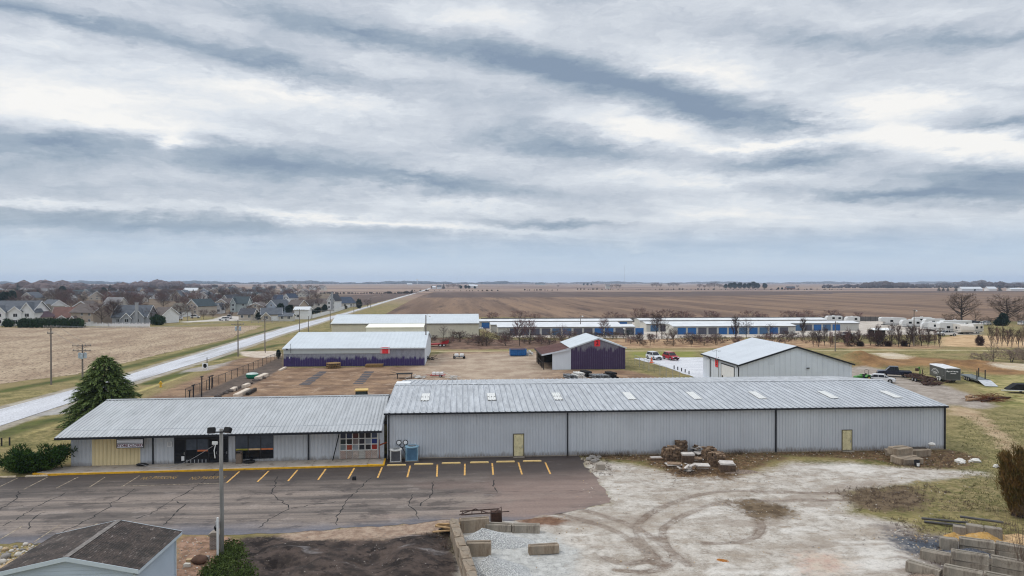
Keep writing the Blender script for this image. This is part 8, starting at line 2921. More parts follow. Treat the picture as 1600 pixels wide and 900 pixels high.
for x in (-1.3, 1.3):
 for y in (-.65, .65):
  mb = MB()
  mb.box(x - .06, x + .06, y - .06, y + .06, 0, .85)
  mb.build('leg', black(), tb_)
scrap('panel_heap', 'heap of white panels and posts behind the warehouse ridge', 'panels', 654, 591, 9, (.7, .6, .25), (1.8, .35, .1), m_dirtyw, rz=1.0, tubes=3)
scrap('sheet_heap', 'pale sheets stacked just behind the left end of the warehouse ridge', 'panels', 646, 595.5, 5, (1.5, .3, .1), (3.0, .8, .08), m_dirtyw, rz=.1)
ctx = thing('red_cart', 'low red cart loaded with white blocks behind the warehouse ridge', 'cart', (*G(684, 589), 0), rad(-8))
mb = MB()
mb.box(-1.4, 1.4, -.6, .6, .3, .42)
mb.box(-2.3, -1.4, -.05, .05, .33, .4)
mb.build('bed', m_rt, ctx)
mb = MB()
for i in range(3):
 mb.obox((-.75 + i * .75, 0, .68), (.6, .8, .5), bev=.04)
mb.build('load', m_white, ctx)
for s_ in (-1, 1):
 wheel(ctx, .6, s_ * .66, .26, .16, s_)
scrap('leaning_planks', 'pale planks leaning crossed behind the warehouse ridge', 'planks', 706, 592, 6, (.5, .4, .5), (2.6, .25, .08), m_dirtyw, rz=-.9, tubes=4)
gg = G(521, 575)
ring = thing('bale_ring', 'round tan slatted feeder ring in front of the violet shed', 'feeder', (*gg, 0))
m_tanw = mat('tan_timber', alb(150, 122, 82), .85, var=.2, scale=3)
mb = MB()
for z in (.15, .6, 1.05):
 mb.lathe([(1.45, z - .05), (1.5, z), (1.45, z + .05), (1.4, z)], n=20)
mb.build('hoop', m_tanw, ring)
mb = MB()
for k_ in range(16):
 a = k_ * PI / 8
 mb.tube([(1.45 * math.cos(a), 1.45 * math.sin(a), 0), (1.45 * math.cos(a + .3), 1.45 * math.sin(a + .3), 1.1)], .05, 5)
mb.build('slats', m_tanw, ring)
gg = G(584, 573.5)
mb = MB()
for k_ in range(12):
 mb.obox((r.uniform(-.3, .3), -.5 + (k_ % 4) * .33, .12 + (k_ // 4) * .22), (3.6, .28, .18), rz=r.uniform(-.03, .03))
o = mb.build('timber_stack', m_tanw)
o.location = (*gg, 0)
tag(o, 'low stack of tan timbers against the violet shed', 'timber')
LBR = ['leftmost bundle of grey pipes before the plum shed', 'bundle with white wrapping second from the left before the plum shed', 'taller dark roll between the grey bundles', 'grey roll bundle right of the dark roll', 'grey roll bundle next to the right end of the row', 'last dark roll at the right end of the row']
for k_, (px_, py_, w_, m_) in enumerate(((895, 591, 1.7, m_steel), (908, 591, 1.6, m_dirtyw), (919, 588.5, 1.5, black()), (935, 591, 2.0, m_steel), (947, 591, 1.7, m_steel), (958, 590.5, 1.7, black()))):
 gg = G(px_, py_)
 mb = MB()
 for i in range(7):
  x = (i % 4) * .42 - .6
  z = .2 + (i // 4) * .36
  mb.tube([(x, -1.2, z), (x - .9, 1.3, z)], .2, 8)
 if m_ is not m_steel:
  for i in range(3):
   mb.tube([(i * .42 - .45, -1.0, .95), (i * .42 - 1.2, 1.2, .95)], .2, 8)
 o = mb.build('pipe_bundle', m_ if m_ is not m_steel else mat('grey_plastic_pipe', (.12, .13, .14), .5, var=.3, scale=1.5, c2=(.3, .31, .32), thr=(.5, .6)))
 o.location = (*gg, 0)
 tag(o, LBR[k_], 'pipes', 'pipe bundles before the plum shed')
gg = G(251, 605)
hy = thing('fire_hydrant', 'yellow fire hydrant in the grass right of the big spruce', 'hydrant', (*gg, 0))
m_hyd = mat('hydrant_yellow', alb(232, 184, 60), .6)
mb = MB()
mb.lathe([(.24, 0), (.24, .08), (.16, .1), (.16, .75), (.21, .78), (.18, .92), (.06, 1.02), (.05, 1.1)], n=12)
mb.build('barrel', m_hyd, hy)
for s_ in (-1, 1):
 mb = MB()
 mb.lathe([(.1, 0), (.12, s_ * .1), (.06, s_ * .16)] if s_ > 0 else [(.06, -.16), (.12, -.1), (.1, 0)], (s_ * .15, 0, .62), 8, 0, 'x')
 mb.build('outlet', m_hyd, hy)
gg = G(320.5, 577.5)
rs = thing('round_sign', 'round dark sign on a white backing at the drive island', 'sign', (*gg, 0), rad(-20))
mb = MB()
mb.box(-.7, .7, -.04, .04, .35, 1.35)
mb.box(-.6, -.5, -.03, .03, 0, .35)
mb.box(.5, .6, -.03, .03, 0, .35)
mb.build('backing', m_white, rs)
mb = MB()
mb.lathe([(.42, -.08), (.45, -.05), (.42, -.041)], (0, 0, .8), 18, 0, 'y')
mb.build('disc', black(), rs)
for px_, py_, hh, l_ in ((414.5, 551, 1.1, 'short dark post in the grass before the plain utility pole'), (323.5, 570, 1.6, 'thin pole at the corner of the drive island'), (2.5, 697, .9, 'dark fence post at the left edge of the lawn'), (15, 696, .9, 'dark fence post right of the left edge post on the lawn')):
 mb = MB()
 mb.tube([(0, 0, 0), (0, 0, hh)], .08, 6)
 o = mb.build('short_post', m_trim)
 o.location = (*G(px_, py_), 0)
 tag(o, l_, 'post')
xe, ze_ = P(284, 834.5, 44.6)
xf0 = (112 - 722) / F * 37.5
yF = 38.75
yB = 44.6
xr_ = xe
xm_ = xr_ - 3.72
xl_ = xm_ - 3.72
ze_ = 2.62
zr_ = 3.40
sh = thing('garden_shed', 'pale blue lap sided shed with worn brown shingle roof in the lower left corner', 'shed', (xm_, yF, 0))
hw = 3.72
m_lap = metal_mat('pale_blue_lap_siding', (.50, .58, .66), 0, .6, (.44, .50, .56), (.3, .3, 1), (.6, .85), .04)
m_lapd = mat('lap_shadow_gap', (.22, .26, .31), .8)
m_shtrim = mat('shed_trim_white', (.58, .65, .70), .6, var=.04)
mb = MB()
bh_ = .2
wo, dp = hw - .32, yB - yF - .3
z = 0.0
while z < zr_ - .25:
 z1 = min(z + bh_, zr_ - .2)
 def halfw(zz):
  return wo if zz < ze_ else max(.05, wo * (1 - (zz - ze_ + .06) / (zr_ - ze_ + .06)))
 a0, a1 = halfw(z), halfw(z1)
 mb.add([(-a0, .22, z), (a0, .22, z), (a1, .245, z1 - .012), (-a1, .245, z1 - .012)], [(0, 1, 2, 3)])
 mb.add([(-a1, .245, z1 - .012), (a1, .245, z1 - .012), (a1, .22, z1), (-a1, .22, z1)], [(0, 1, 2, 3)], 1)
 if z1 <= ze_ + .05:
  for s_ in (-1, 1):
   x0_, x1_ = s_ * (wo + .02), s_ * (wo - .005)
   mb.add([(x0_, .25, z), (x0_, dp, z), (x1_, dp, z1 - .012), (x1_, .25, z1 - .012)], [(0, 1, 2, 3)])
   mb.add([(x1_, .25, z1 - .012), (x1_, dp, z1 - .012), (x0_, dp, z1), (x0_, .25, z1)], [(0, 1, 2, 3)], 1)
 z = z1
mb.box(-wo + .03, wo - .03, .26, dp, 0, ze_)
mb.build('wall', [m_lap, m_lapd], sh)
mb = MB()
for s_ in (-1, 1):
 for y in (.19, dp - .02):
  mb.box(s_ * wo - .06 + s_ * .04, s_ * wo + .06 + s_ * .04, y, y + .07, 0, ze_ - .05)
mb.build('corner_board', m_shtrim, sh)
m_shg, nt, bs = new_mat('worn_brown_shingles')
co_ = nt.n('ShaderNodeTexCoord').outputs['Object']
sp = nt.n('ShaderNodeSeparateXYZ')
nt.L(co_, sp.inputs[0])
cy = nt.n('ShaderNodeCombineXYZ')
nt.L(sp.outputs[1], cy.inputs[0])
nt.L(sp.outputs[0], cy.inputs[1])
br = nt.n('ShaderNodeTexBrick')
nt.L(cy.outputs[0], br.inputs['Vector'])
br.inputs['Scale'].default_value = 1
br.inputs['Brick Width'].default_value = .31
br.inputs['Row Height'].default_value = .135
br.inputs['Mortar Size'].default_value = .012
br.inputs['Color1'].default_value = (.05, .036, .03, 1)
br.inputs['Color2'].default_value = (.09, .066, .054, 1)
br.inputs['Mortar'].default_value = (.022, .018, .016, 1)
n_a = nt.noise(nt.mapping(co_, (.9, .35, 1)), 1.1, 5, .65)
worn = nt.mix(nt.mapr(n_a, .55, .72, 0, .5), br.outputs['Color'], (.20, .17, .15))
n_b = nt.noise(nt.mapping(co_, (7, 1.2, 1)), 1.3, 4, .7)
worn = nt.mix(nt.mapr(n_b, .60, .66, 0, .8), worn, (.30, .26, .235))
worn = nt.mix(nt.mapr(nt.noise(co_, 1.1, 6, .75), .46, .6, 0, .85), worn, (.022, .018, .015))
nt.L(worn, bs.inputs['Base Color'])
bs.inputs['Roughness'].default_value = .95
mb = MB()
ov = .25
sl_ = (zr_ - ze_) / hw
nrow = 27
for s_ in (-1, 1):
 for i in range(nrow):
  u0, u1 = hw * i / nrow, hw * (i + 1) / nrow + .02
  za_, zb_ = zr_ - u0 * sl_ + .012, zr_ - u1 * sl_ + .026
  q = [(s_ * u0, 0, za_), (s_ * u0, yB - yF, za_), (s_ * u1, yB - yF, zb_), (s_ * u1, 0, zb_)]
  mb.face(q if s_ > 0 else q[::-1])
  mb.face([(s_ * u1, 0, zb_), (s_ * u1, yB - yF, zb_), (s_ * u1, yB - yF, zb_ - .022), (s_ * u1, 0, zb_ - .022)])
mb.prism([(-hw, ze_ - .06), (0, zr_ - .06), (hw, ze_ - .06), (hw, ze_ - .0), (0, zr_ - .0), (-hw, ze_)], .01, yB - yF - .01, 0)
mb.build('roof', m_shg, sh)
mb = MB()
for s_ in (-1, 1):
 q = [(0, 0, zr_ + .05), (0, yB - yF, zr_ + .05), (s_ * .16, yB - yF, zr_ + .02), (s_ * .16, 0, zr_ + .02)]
 mb.face(q if s_ > 0 else q[::-1])
mb.build('ridge_cap', mat('ridge_shingles', (.20, .18, .165), .95, var=.3, scale=4), sh)
mb = MB()
for y in (-.03, yB - yF + .002):
 mb.prism([(-hw - .02, ze_ - .2), (-hw - .02, ze_ + .03), (0, zr_ + .03), (hw + .02, ze_ + .03), (hw + .02, ze_ - .2), (0, zr_ - .2)], y, y + .028)
for s_ in (-1, 1):
 mb.box(s_ * hw - (.0 if s_ > 0 else .03), s_ * hw + (.03 if s_ > 0 else 0), 0, yB - yF, ze_ - .2, ze_ - .03)
mb.build('fascia', m_shtrim, sh)
mb = MB()
for s_ in (-1, 1):
 x0_, x1_ = sorted((s_ * (wo + .05), s_ * hw))
 mb.box(x0_, x1_, .0, yB - yF, ze_ - .22, ze_ - .205)
mb.build('soffit', m_trim, sh)
r = random.Random(41)
ROCKS = [(42, 872, .34), (20, 886, .45), (10, 872, .3), (28, 868, .22), (50, 862, .24), (58, 868, .2), (38, 884, .26), (4, 892, .35), (8, 860, .2), (24, 856, .16), (40, 852, .18), (56, 851, .14), (66, 858, .16), (14, 898, .3), (32, 876, .2), (50, 876, .18), (70, 851, .12), (18, 862, .15), (34, 860, .13), (62, 860, .12), (2, 880, .25)]
m_rocks = [mat('tan_boulder', alb(196, 170, 134), .9, var=.2, scale=3), mat('grey_boulder', alb(150, 144, 138), .9, var=.25, scale=3), mat('pale_boulder', alb(210, 202, 190), .9, var=.2, scale=3), mat('dark_boulder', alb(104, 98, 96), .9, var=.3, scale=3)]
for k_, (a, b2, rr) in enumerate(ROCKS):
 mb = MB()
 mb.rock((0, 0, rr * .35), rr, r, (1.15, 1, .75), n=9, rings=6)
 o = mb.build('boulder', m_rocks[[0, 0, 1, 2, 1, 3, 2][k_ % 7]], smooth=True)
 o.location = (*G(a, b2), 0)
 o.rotation_euler = (0, 0, r.uniform(0, 6))
 lab = {0: 'biggest grey and tan boulder in the rock heap left of the shed roof', 1: 'largest tan boulder near the left frame edge beside the shed'}.get(k_, 'small boulder in the heap of mixed stones left of the shed roof')
 tag(o, lab, 'rock', 'stones beside the shed')
mb = MB()
mb.rock((0, 0, .22), .42, r, (1.2, 1, .75), n=10, rings=6)
o = mb.build('boulder', mat('red_brown_boulder', (.11, .06, .04), .9, var=.2, scale=3), smooth=True)
o.location = (*G(312, 880), 0)
tag(o, 'reddish brown boulder on the gravel right of the shed', 'rock')
for k_, (a, b2, sx_) in enumerate(((298, 878, .5), (322, 874, .35), (293, 885, .4))):
 mb = MB()
 mb.obox((0, 0, .1), (sx_, .3, .2), jit=.03, rng=r)
 o = mb.build('flat_stone', m_rocks[k_ % 4])
 o.location = (*G(a, b2), 0)
 tag(o, ('flat stone left of the red brown boulder', 'flat stone right of the red brown boulder', 'flat stone nearest the shed corner')[k_], 'rock')
mb = MB()
def strew(poly, n, lo, hi, m=0):
 q = np.array(g_(poly))
 c = 0
 P_ = g_(poly)
 while c < n:
  x, y = r.uniform(q[:, 0].min(), q[:, 0].max()), r.uniform(q[:, 1].min(), q[:, 1].max())
  if poly_sd(np.array([[x, y]]), P_)[0] < 0:
   continue
  c += 1
  rr = r.uniform(lo, hi)
  mb.rock((x, y, rr * .3), rr, r, (1.2, 1, .7), m if m < 9 else r.choice((0, 1, 2)), n=5, rings=3)
strew([(0, 856), (100, 844), (60, 872), (0, 905), (-40, 905), (-40, 860)], 420, .03, .1, 9)
strew(SHED_GRIT, 260, .02, .06, 9)
strew(SOIL, 200, .015, .045, 1)
strew([(905, 722), (1200, 740), (1540, 740), (1400, 860), (1100, 895), (850, 900), (760, 850), (900, 800)], 900, .015, .06, 9)
strew(STRIP, 260, .03, .09, 9)
strew(DARKGRAV, 500, .02, .08, 9)
o = mb.build('loose_stones', m_rocks[:3])
o['kind'] = 'stuff'
m_blk = mat('bin_concrete', alb(164, 150, 132), .9, var=.32, scale=.9, c2=alb(120, 100, 80), thr=(.35, .8), stretch=(1.4, 1.4, .4), bump=.4, bscale=8)
m_blkg = mat('bin_concrete_grey', alb(166, 157, 143), .9, var=.32, scale=.9, c2=alb(112, 100, 88), thr=(.35, .8), stretch=(1.4, 1.4, .4), bump=.4, bscale=8)
def block(label, p, q, h, th, m=m_blk, z=0.0, cat='concrete block', group=None, name='concrete_block', back=True, cap=None):
 """block whose front lower edge runs between photo ground points p and q"""
 a, b2 = Vector(G(*p)), Vector(G(*q))
 d = b2 - a
 n_ = Vector((-d.y, d.x)).normalized()
 c = (a + b2) / 2 + n_ * th / 2
 mb = MB()
 mb.obox((0, 0, h / 2), (d.length, th, h), bev=.05, jit=.03, rng=r)
 if d.length > 1.2:
  mb.obox((0, 0, h + .02), (d.length * .9, .12, .05), m=0)
 o = mb.build(name, m)
 o.location = (c.x, c.y, z)
 o.rotation_euler = (r.uniform(-.015, .015), r.uniform(-.015, .015), math.atan2(d.y, d.x) + r.uniform(-.06, .06))
 return tag(o, label, cat, group)
WALLP = [(-.55, 49.9), (-.38, 48.2), (-.16, 46.4), (.06, 44.6), (.28, 42.8), (.5, 41.0), (.72, 39.2)]
NM = ['farthest', 'second farthest', 'third from the far end', 'fourth from the far end', 'fifth from the far end', 'nearest']
for k_ in range(6):
 (xa, ya), (xb, yb) = WALLP[k_], WALLP[k_ + 1]
 d = Vector((xb - xa, yb - ya))
 for lev in range(2):
  mb = MB()
  mb.obox((0, 0, .3), (d.length - .03, .62, .6), bev=.05, jit=.025, rng=r)
  if lev:
   for q in range(2):
    mb.obox((r.uniform(-.6, .6), r.uniform(-.1, .1), .62), (r.uniform(.4, .9), r.uniform(.15, .4), .06), rz=r.uniform(-.3, .3), jit=.02, rng=r)
  o = mb.build('concrete_block', m_blk)
  o.location = ((xa + xb) / 2 + lev * r.uniform(-.05, .05), (ya + yb) / 2 + lev * r.uniform(-.1, .1), lev * .605)
  o.rotation_euler = (0, 0, math.atan2(d.y, d.x) + r.uniform(-.02, .02))
  tag(o, ('upper' if lev else 'lower') + ' concrete block in the left gravel bin wall, ' + NM[k_], 'concrete block', 'blocks of the gravel bins')
block('tan concrete block across the far end of the left gravel bin below the rusty drag', (719, 834), (765, 830), .95, .6, group='blocks of the gravel bins')
block('concrete block between the two pale gravel piles', (728, 871), (767, 871), .95, .55, group='blocks of the gravel bins')
block('low concrete block behind the far gravel pile, left one', (758, 831), (799, 833), .55, .6, m_blkg, group='blocks of the gravel bins')
block('low concrete block behind the far gravel pile, right one', (800.5, 835), (844, 834), .6, .6, m_blkg, group='blocks of the gravel bins')
block('low tan concrete block lying alone right of the gravel piles', (826.5, 867), (874, 864), .55, .5, group='blocks of the gravel bins')
gd = G(752, 824)
dg = thing('rusty_drag', 'rusty iron drag frame lying on the far block of the gravel bin', 'drag', (gd[0], gd[1], 0), rad(4))
mb = MB()
for y in (0, .8):
 mb.tube([(-1.5, y, 1.0), (1.4, y, 1.05)], .05, 5)
for x in (-1.4, -.7, 0, .7, 1.3):
 mb.tube([(x, 0, 1.02), (x + .1, .8, 1.05)], .035, 5)
mb.tube([(-1.6, .0, 1.0), (-.4, .4, 1.25), (.5, .0, 1.05)], .04, 5)
mb.tube([(1.0, .2, 1.0), (1.5, .3, 1.35), (1.55, .3, .2)], .04, 5)
mb.tube([(1.3, .2, 1.0), (2.1, .2, 1.02)], .04, 5)
mb.build('frame', mat('drag_rust', (.065, .04, .032), .9, var=.35, scale=5), dg)
mb = MB()
mb.box(.75, 1.5, .0, .7, .0, .98)
mb.build('rusty_box', mat('drag_box_rust', (.055, .028, .02), .9, var=.4, scale=4), dg)
gt_ = G(700, 836)
tp = thing('timber_heap', 'heap of broken tan boards against the far end of the left bin wall', 'timber', (*gt_, 0))
for k_ in range(9):
 mb = MB()
 mb.obox((r.uniform(-.5, .5), r.uniform(-.4, .5), .12 + k_ * .07), (r.uniform(1.0, 1.9), r.uniform(.12, .3), .07), rz=r.uniform(-.4, .4), rx=r.uniform(-.1, .1), ry=r.uniform(-.08, .08))
 mb.build('board', mat('broken_boards', alb(172, 140, 100), .9, var=.3, scale=3) if k_ > 3 else mat('dark_timber', (.035, .028, .024), .85), tp)
m_grv, nt, bs = new_mat('pale_limestone_gravel')
pos = nt.n('ShaderNodeNewGeometry').outputs['Position']
va = nt.n('ShaderNodeTexVoronoi')
nt.L(pos, va.inputs['Vector'])
va.inputs['Scale'].default_value = 13
gn = nt.noise(pos, 14, 3, .7)
c_ = nt.mix(nt.mapr(va.outputs['Distance'], .2, .7), alb(236, 235, 230), alb(176, 176, 174))
c_ = nt.mix(nt.mapr(gn, .56, .62, 0, .75), c_, alb(104, 106, 112))
c_ = nt.mix(nt.mapr(nt.noise(pos, .8, 4, .6), .45, .7, 0, .5), c_, alb(186, 184, 180))
nt.L(c_, bs.inputs['Base Color'])
bs.inputs['Roughness'].default_value = .95
b_ = nt.n('ShaderNodeBump')
b_.inputs['Strength'].default_value = .9
b_.inputs['Distance'].default_value = .08
nt.L(va.outputs['Distance'], b_.inputs['Height'])
nt.L(b_.outputs[0], bs.inputs['Normal'])
def pile(name, label, px, py, rx, ry, h, m, seed, n=34, peak=.9, cat='gravel pile', ox=0.0, oy=0.0):
 g = G(px, py)
 rr = random.Random(seed)
 mb = MB()
 ph = [rr.uniform(0, 6.28) for _ in range(6)]
 vs, fs = [], []
 K = 22
 for i in range(K + 1):
  t = i / K
  for k_ in range(n):
   a = 2 * PI * k_ / n
   w_ = 1 + .12 * math.sin(2 * a + ph[0]) + .08 * math.sin(3 * a + ph[1]) + .05 * math.sin(5 * a + ph[2])
   z = h * (max(0, 1 - t) ** peak) * (.5 + .5 * (1 - t)) ** .4 + .05 * math.sin(a * 4 + t * 9 + ph[3]) * t * (1 - t) * 4 * h * .5
   z += rr.uniform(-.03, .03) * (1 if 0 < i < K else 0)
   vs.append((rx * t * w_ * math.cos(a) + ox * (1 - t), ry * t * w_ * math.sin(a) + oy * (1 - t), z if i < K else -.05))
 for i in range(K):
  for k_ in range(n):
   fs.append((i * n + k_, (i + 1) * n + k_, (i + 1) * n + (k_ + 1) % n, i * n + (k_ + 1) % n))
 mb.add(vs, fs)
 o = mb.build(name, m, smooth=True)
 o.location = (*g, 0)
 return tag(o, label, cat)
pile('gravel_pile', 'pale limestone gravel pile in the far left bin', 774, 848, 2.5, 1.55, 1.05, m_grv, 3, ox=-.9)
pile('gravel_pile', 'pale limestone gravel pile nearest the camera in the left bin', 783, 897, 2.3, 1.6, 1.2, m_grv, 5, ox=-.7)
m_orange = mat('orange_sand', alb(190, 150, 88), .95, var=.2, scale=2.5, c2=alb(204, 176, 134), thr=(.5, .7), bump=.4, world=True)
m_dgrav = mat('dark_slate_gravel', alb(84, 88, 98), .95, var=.4, scale=9, c2=alb(150, 146, 140), thr=(.55, .62), bump=.6, bscale=14, world=True)
m_tgrav = mat('brown_gravel', alb(150, 132, 116), .95, var=.4, scale=9, c2=alb(90, 82, 78), thr=(.5, .62), bump=.6, bscale=14, world=True)
pile('sand_pile', 'orange sand pile in the lower right bin', 1541, 842, 1.9, 1.0, .6, m_orange, 7, cat='sand pile')
pile('sand_pile', 'small orange sand remnant left of the grey blocks', 1490, 838, .6, .4, .3, m_orange, 8, cat='sand pile')
pile('sand_pile', 'tan sand spilling beyond the orange pile to the right', 1590, 845, 1.6, 1.0, .5, mat('tan_sand', alb(206, 172, 128), .95, var=.15, scale=3, world=True), 9, cat='sand pile')
pile('gravel_pile', 'dark slate gravel heap behind the tall right blocks', 1515, 868, 2.2, .8, .5, m_dgrav, 10)
pile('gravel_pile', 'brown gravel at the bottom of the lower right bin', 1470, 905, 2.2, 1.0, .4, m_tgrav, 11)
pile('sand_pile', 'tiny orange sand spill on the open gravel yard', 1126, 877, .55, .4, .12, mat('rust_orange_sand', alb(176, 116, 56), .95, var=.25, scale=5, world=True), 12, cat='sand pile')
pile('gravel_pile', 'tan soil bank beside the right group of masonry pallets', 1160, 738, 1.6, .6, .25, m_tgrav, 14)
for a in (('grey block at the left of the sand bins with its pale face toward the yard', (1469, 858), (1497, 862), .75, .6), ('long block before the dark gravel, left of the tall blocks', (1437, 873), (1487, 884), .62, .6), ('lowest left block lying by itself at the bottom right', (1414, 892), (1468, 908), .62, .6),
   ('small block under the pipes at the back of the sand bin', (1489, 836), (1510, 839), .65, .5)):
 block(a[0], a[1], a[2], a[3], a[4], m_blkg, group='blocks of the right bins')
for lab, p, q, p2, q2, h_ in (('upper middle row', (1486, 886), (1546, 897), (1547, 897), (1600, 907), .52), ('front row', (1474, 912), (1536, 924), (1537.5, 924), (1600, 936), .52), ('back row', (1499, 862), (1555, 871), (1556, 871), (1612, 880), .46)):
 for lev in range(2):
  block('%s block in the %s of the right bins, left one' % ('upper' if lev else 'lower', lab), p, q, h_, .6, m_blkg, lev * (h_ + .004), group='blocks of the right bins')
  block('%s block in the %s of the right bins, right one' % ('upper' if lev else 'lower', lab), p2, q2, h_, .6, m_blkg, lev * (h_ + .004), group='blocks of the right bins')
block('block behind the orange sand pile, left one', (1509, 838), (1537, 842.5), .85, .5, m_blkg, group='blocks of the right bins')
block('block behind the orange sand pile, right one', (1538, 842.5), (1567, 847), .85, .5, m_blkg, group='blocks of the right bins')
for k_, (p, q, z, l_) in enumerate((((1440, 815), (1512, 824), .25, 'longer dark pipe at the back of the sand bins'), ((1500, 823), (1568, 835), .75, 'second dark pipe resting on the blocks behind the sand'), ((1444, 817), (1508, 826), .1, 'lower dark pipe lying under the longer pipe'))):
 a, b2 = Vector((*G(*p), z)), Vector((*G(*q), z + .1))
 mb = MB()
 mb.tube([a, b2], .085, 10)
 o = mb.build('steel_pipe', mat('pipe_dark_grey', (.085, .08, .078), .5, var=.2))
 tag(o, l_, 'pipe')
m_stone = [mat('brown_wall_stone', alb(122, 100, 80), .95, var=.4, scale=5), mat('tan_wall_stone', alb(146, 122, 100), .95, var=.35, scale=5), mat('dark_wall_stone', alb(100, 82, 68), .95, var=.35, scale=5)]
m_slab = mat('pale_stone_slab', alb(206, 198, 190), .85, var=.2, scale=2)
m_pal = mat('pallet_wood', alb(120, 98, 78), .9, var=.25, scale=3)
def pallet(label, px, py, w_, d_, h_, kind, rz=0.0, cat='stone pallet'):
 g = G(px, py)
 t_ = thing('masonry_pallet', label, cat, (*g, 0), rz, 'masonry pallets by the warehouse')
 mb = MB()
 for y in (-d_ / 2, -.06, d_ / 2 - .12):
  mb.box(-w_ / 2, w_ / 2, y, y + .12, 0, .09)
 for k_ in range(6):
  x = -w_ / 2 + k_ * (w_ - .12) / 5
  mb.box(x, x + .12, -d_ / 2, d_ / 2, .092, .13)
 mb.build('pallet', m_pal, t_)
 mb = MB()
 if kind == 'stone':
  lv = max(2, int(h_ / .16))
  for l in range(lv):
   for i in range(int(w_ / .3)):
    for j in range(int(d_ / .3)):
     if l > lv - 3 and r.random() < .3:
      continue
     if 0 < i < int(w_ / .3) - 1 and 0 < j < int(d_ / .3) - 1 and l < lv - 2:
      continue
     mb.obox((-w_ / 2 + (i + .5) * .3 + r.uniform(-.04, .04), -d_ / 2 + (j + .5) * .3 + r.uniform(-.04, .04), .13 + (l + .5) * h_ / lv), (.3 * r.uniform(.8, 1.05), .3 * r.uniform(.8, 1.05), h_ / lv * r.uniform(.85, 1.0)), rz=r.uniform(-.12, .12), jit=.02, rng=r, m=r.choice((0, 0, 1, 2)))
  mb.build('stones', m_stone, t_)
 elif kind == 'white_top':
  mb.obox((0, 0, .13 + h_ * .42), (w_ * .94, d_ * .94, h_ * .84), m=0, bev=.05)
  for k_ in range(3):
   mb.obox((r.uniform(-.05, .05), r.uniform(-.05, .05), .13 + h_ * .86 + k_ * .05), (w_ * r.uniform(.8, 1), d_ * r.uniform(.8, 1), .05), rz=r.uniform(-.06, .06), m=1)
  mb.build('stones', [m_stone[2], m_slab], t_)
 elif kind == 'slabs':
  n = max(2, int(h_ / .09))
  for k_ in range(n):
   mb.obox((r.uniform(-.15, .15), r.uniform(-.12, .12), .13 + k_ * .09 + .04), (w_ * r.uniform(.7, 1), d_ * r.uniform(.7, 1), .07), rz=r.uniform(-.15, .15), m=0 if k_ % 2 else 1)
  mb.build('slabs', [m_slab, m_stone[1]], t_)
 else:
  for k_ in range(16):
   mb.obox((r.gauss(0, w_ * .22), r.gauss(0, d_ * .22), .15 + r.uniform(0, h_)), (r.uniform(.3, .9), r.uniform(.15, .4), .09), rz=r.uniform(0, 3), rx=r.uniform(-.5, .5), ry=r.uniform(-.5, .5), m=r.choice((0, 0, 1)))
  mb.build('broken_slabs', [m_slab, m_stone[0]], t_)
 return t_
for a in (('tall brown stone pallet at the left of the masonry group against the wall', 1049, 718, 1.6, 1.5, 1.15, 'stone', .1), ('brown stone pallet behind the tallest one against the warehouse wall', 1065, 710, 1.4, 1.3, 1.35, 'stone', -.1), ('heap of dark metal and boards between the brown pallets', 1087, 711, 1.3, 1.2, .9, 'jumble', 0),
   ('dark pallet with white top slabs in the middle of the group', 1074, 722, 1.3, 1.1, .75, 'white_top', -.15), ('flat white slab pallet beside the dark white-topped pallet', 1087, 721.5, 1.3, 1.0, .35, 'slabs', -.05), ('brown stone pallet with a board on top at the wall on the right', 1109, 718, 1.3, 1.2, 1.1, 'stone', .05),
   ('largest brown stone cube at the right of the group', 1119, 727, 1.5, 1.4, 1.15, 'stone', -.12), ('white topped stone stack farthest right in front', 1136, 736, 1.5, 1.3, .7, 'white_top', -.2), ('low grey slab pallet at the front left of the group', 1054, 729.5, 1.5, 1.2, .3, 'slabs', -.1),
   ('jumble of broken white slabs in front of the group', 1075, 738, 1.4, 1.3, .6, 'jumble', .1), ('tan slab stack front centre of the group', 1099, 733.5, 1.4, 1.3, .4, 'slabs', -.15), ('single flat grey slab lying left of the stone pallets', 1024, 718.5, 1.4, .6, .12, 'slabs', 0)):
 pallet(*a)
for k_, (a, b2, s_) in enumerate(((938, 733.5, .62), (920, 719, .3), (926, 716, .35), (932, 720, .3), (936, 716, .25), (928, 722, .28))):
 mb = MB()
 if k_ == 0:
  mb.obox((0, 0, s_ * .45), (.75, .6, s_ * .9), rz=.1, bev=.04)
 else:
  mb.rock((0, 0, .12), s_, r, (1.2, .9, .7), n=7)
 o = mb.build('loose_block' if k_ == 0 else 'rubble_rock', m_foundc if k_ == 0 else m_rocks[1])
 o.location = (*G(a, b2), 0)
 tag(o, 'grey cube block at the asphalt edge below the warehouse' if k_ == 0 else 'pale rubble stone at the corner of asphalt and warehouse wall', 'block' if k_ == 0 else 'rock', None if k_ == 0 else 'rubble at the asphalt corner')
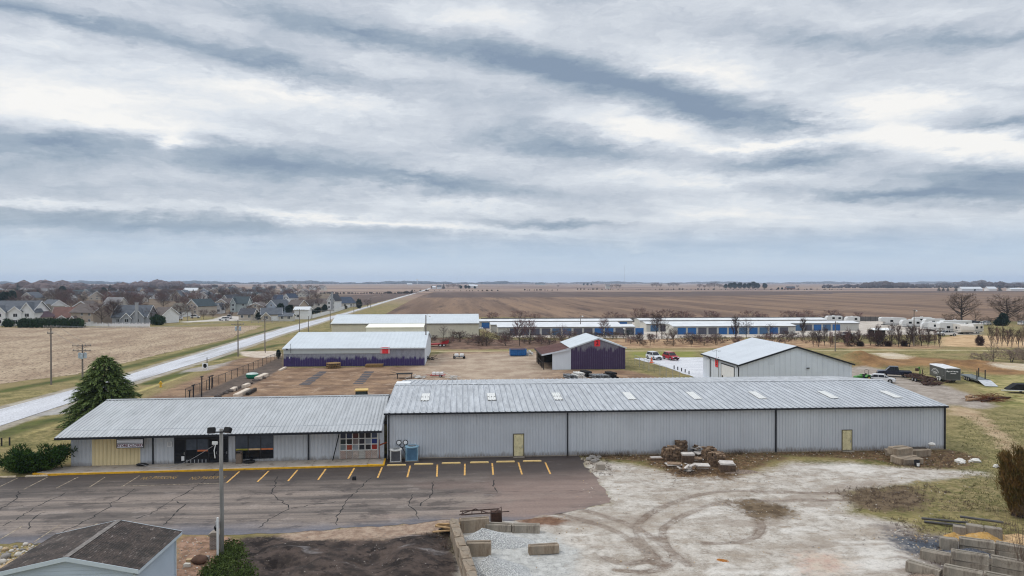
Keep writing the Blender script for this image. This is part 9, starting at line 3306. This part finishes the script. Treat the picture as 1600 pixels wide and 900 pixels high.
for lab, p, q, h_, th, z in (('lower front-left block of the stack at the right warehouse end', (1393.5, 722.5), (1408, 727), .65, .7, 0), ('upper block with rough top in the stack at the right warehouse end', (1403, 722.5), (1427, 720), .66, 1.3, .66), ('lower block under the rough-topped block', (1409, 726), (1434, 722), .65, 1.3, 0),
        ('front block beside the white bucket at the right warehouse end', (1413, 727.5), (1444, 725.5), .55, .8, 0), ('long low block behind the stack along the warehouse base', (1426, 714.5), (1456, 713), .7, .6, 0), ('half hidden block at the left back of the stack', (1384, 712), (1398, 713), .6, .8, 0)):
 block(lab, p, q, h_, th, m_blk, z, group='block stack at the right warehouse end')
mb = MB()
gg = G(1443, 709.5)
mb.obox((0, 0, .8), (2.4, .5, .08), rz=-.02)
o = mb.build('plank', m_barkd)
o.location = (gg[0] - 1.3, gg[1] - .4, -.02)
tag(o, 'dark plank lying on the long low block at the warehouse base', 'plank')
gg = G(1432.5, 729)
bk = thing('bucket', 'dark bucket with white inside at the block stack', 'bucket', (*gg, 0))
mb = MB()
mb.lathe([(.2, 0), (.26, .62), (.24, .62), (.19, .1)], n=12)
mb.build('pail', m_trim, bk)
mb = MB()
mb.lathe([(.12, .2), (.14, .5)], (0, -.19, -.1), 10)
mb.build('white_patch', m_white, bk)
for k_, (a, b2, s_, l_) in enumerate(((1500, 722.5, .42, 'white rock pile stone left on the lawn beside the warehouse'), (1504, 724, .25, 'small white stone at the left rock on the lawn'), (1525, 722, .4, 'white rock right of the first white rock on the lawn'), (1517, 721.5, .2, 'small white stone between the two white rocks'), (1557, 730, .28, 'white stone at the end of the gravel track'), (1450, 703.5, .3, 'white stone lying on the block by the warehouse wall'))):
 mb = MB()
 mb.rock((0, 0, s_ * .3), s_, r, (1.3, 1, .7), n=8, rings=5)
 o = mb.build('white_rock', mat('white_limestone', alb(232, 228, 220), .9, var=.15, scale=3))
 o.location = (*G(a, b2), .7 if k_ == 5 else 0)
 if k_ == 5:
  o.location = (o.location.x, YF - .9, .7)
 tag(o, l_, 'rock')
mb = MB()
mb.box(-14500, 14500, -300, 14600, -2.5, 125)
m_hz = bpy.data.materials.new('thin_haze')
m_hz.use_nodes = True
nt = NT(m_hz.node_tree)
m_hz.node_tree.nodes.clear()
pv = nt.n('ShaderNodeVolumePrincipled')
pv.inputs['Color'].default_value = (.62, .78, 1.0, 1)
pv.inputs['Density'].default_value = HAZE
pv.inputs['Anisotropy'].default_value = 0.0
ou = nt.n('ShaderNodeOutputMaterial')
nt.L(pv.outputs[0], ou.inputs['Volume'])
if HAZE > 0:
 hz = mb.build('haze', m_hz)
 hz['kind'] = 'stuff'
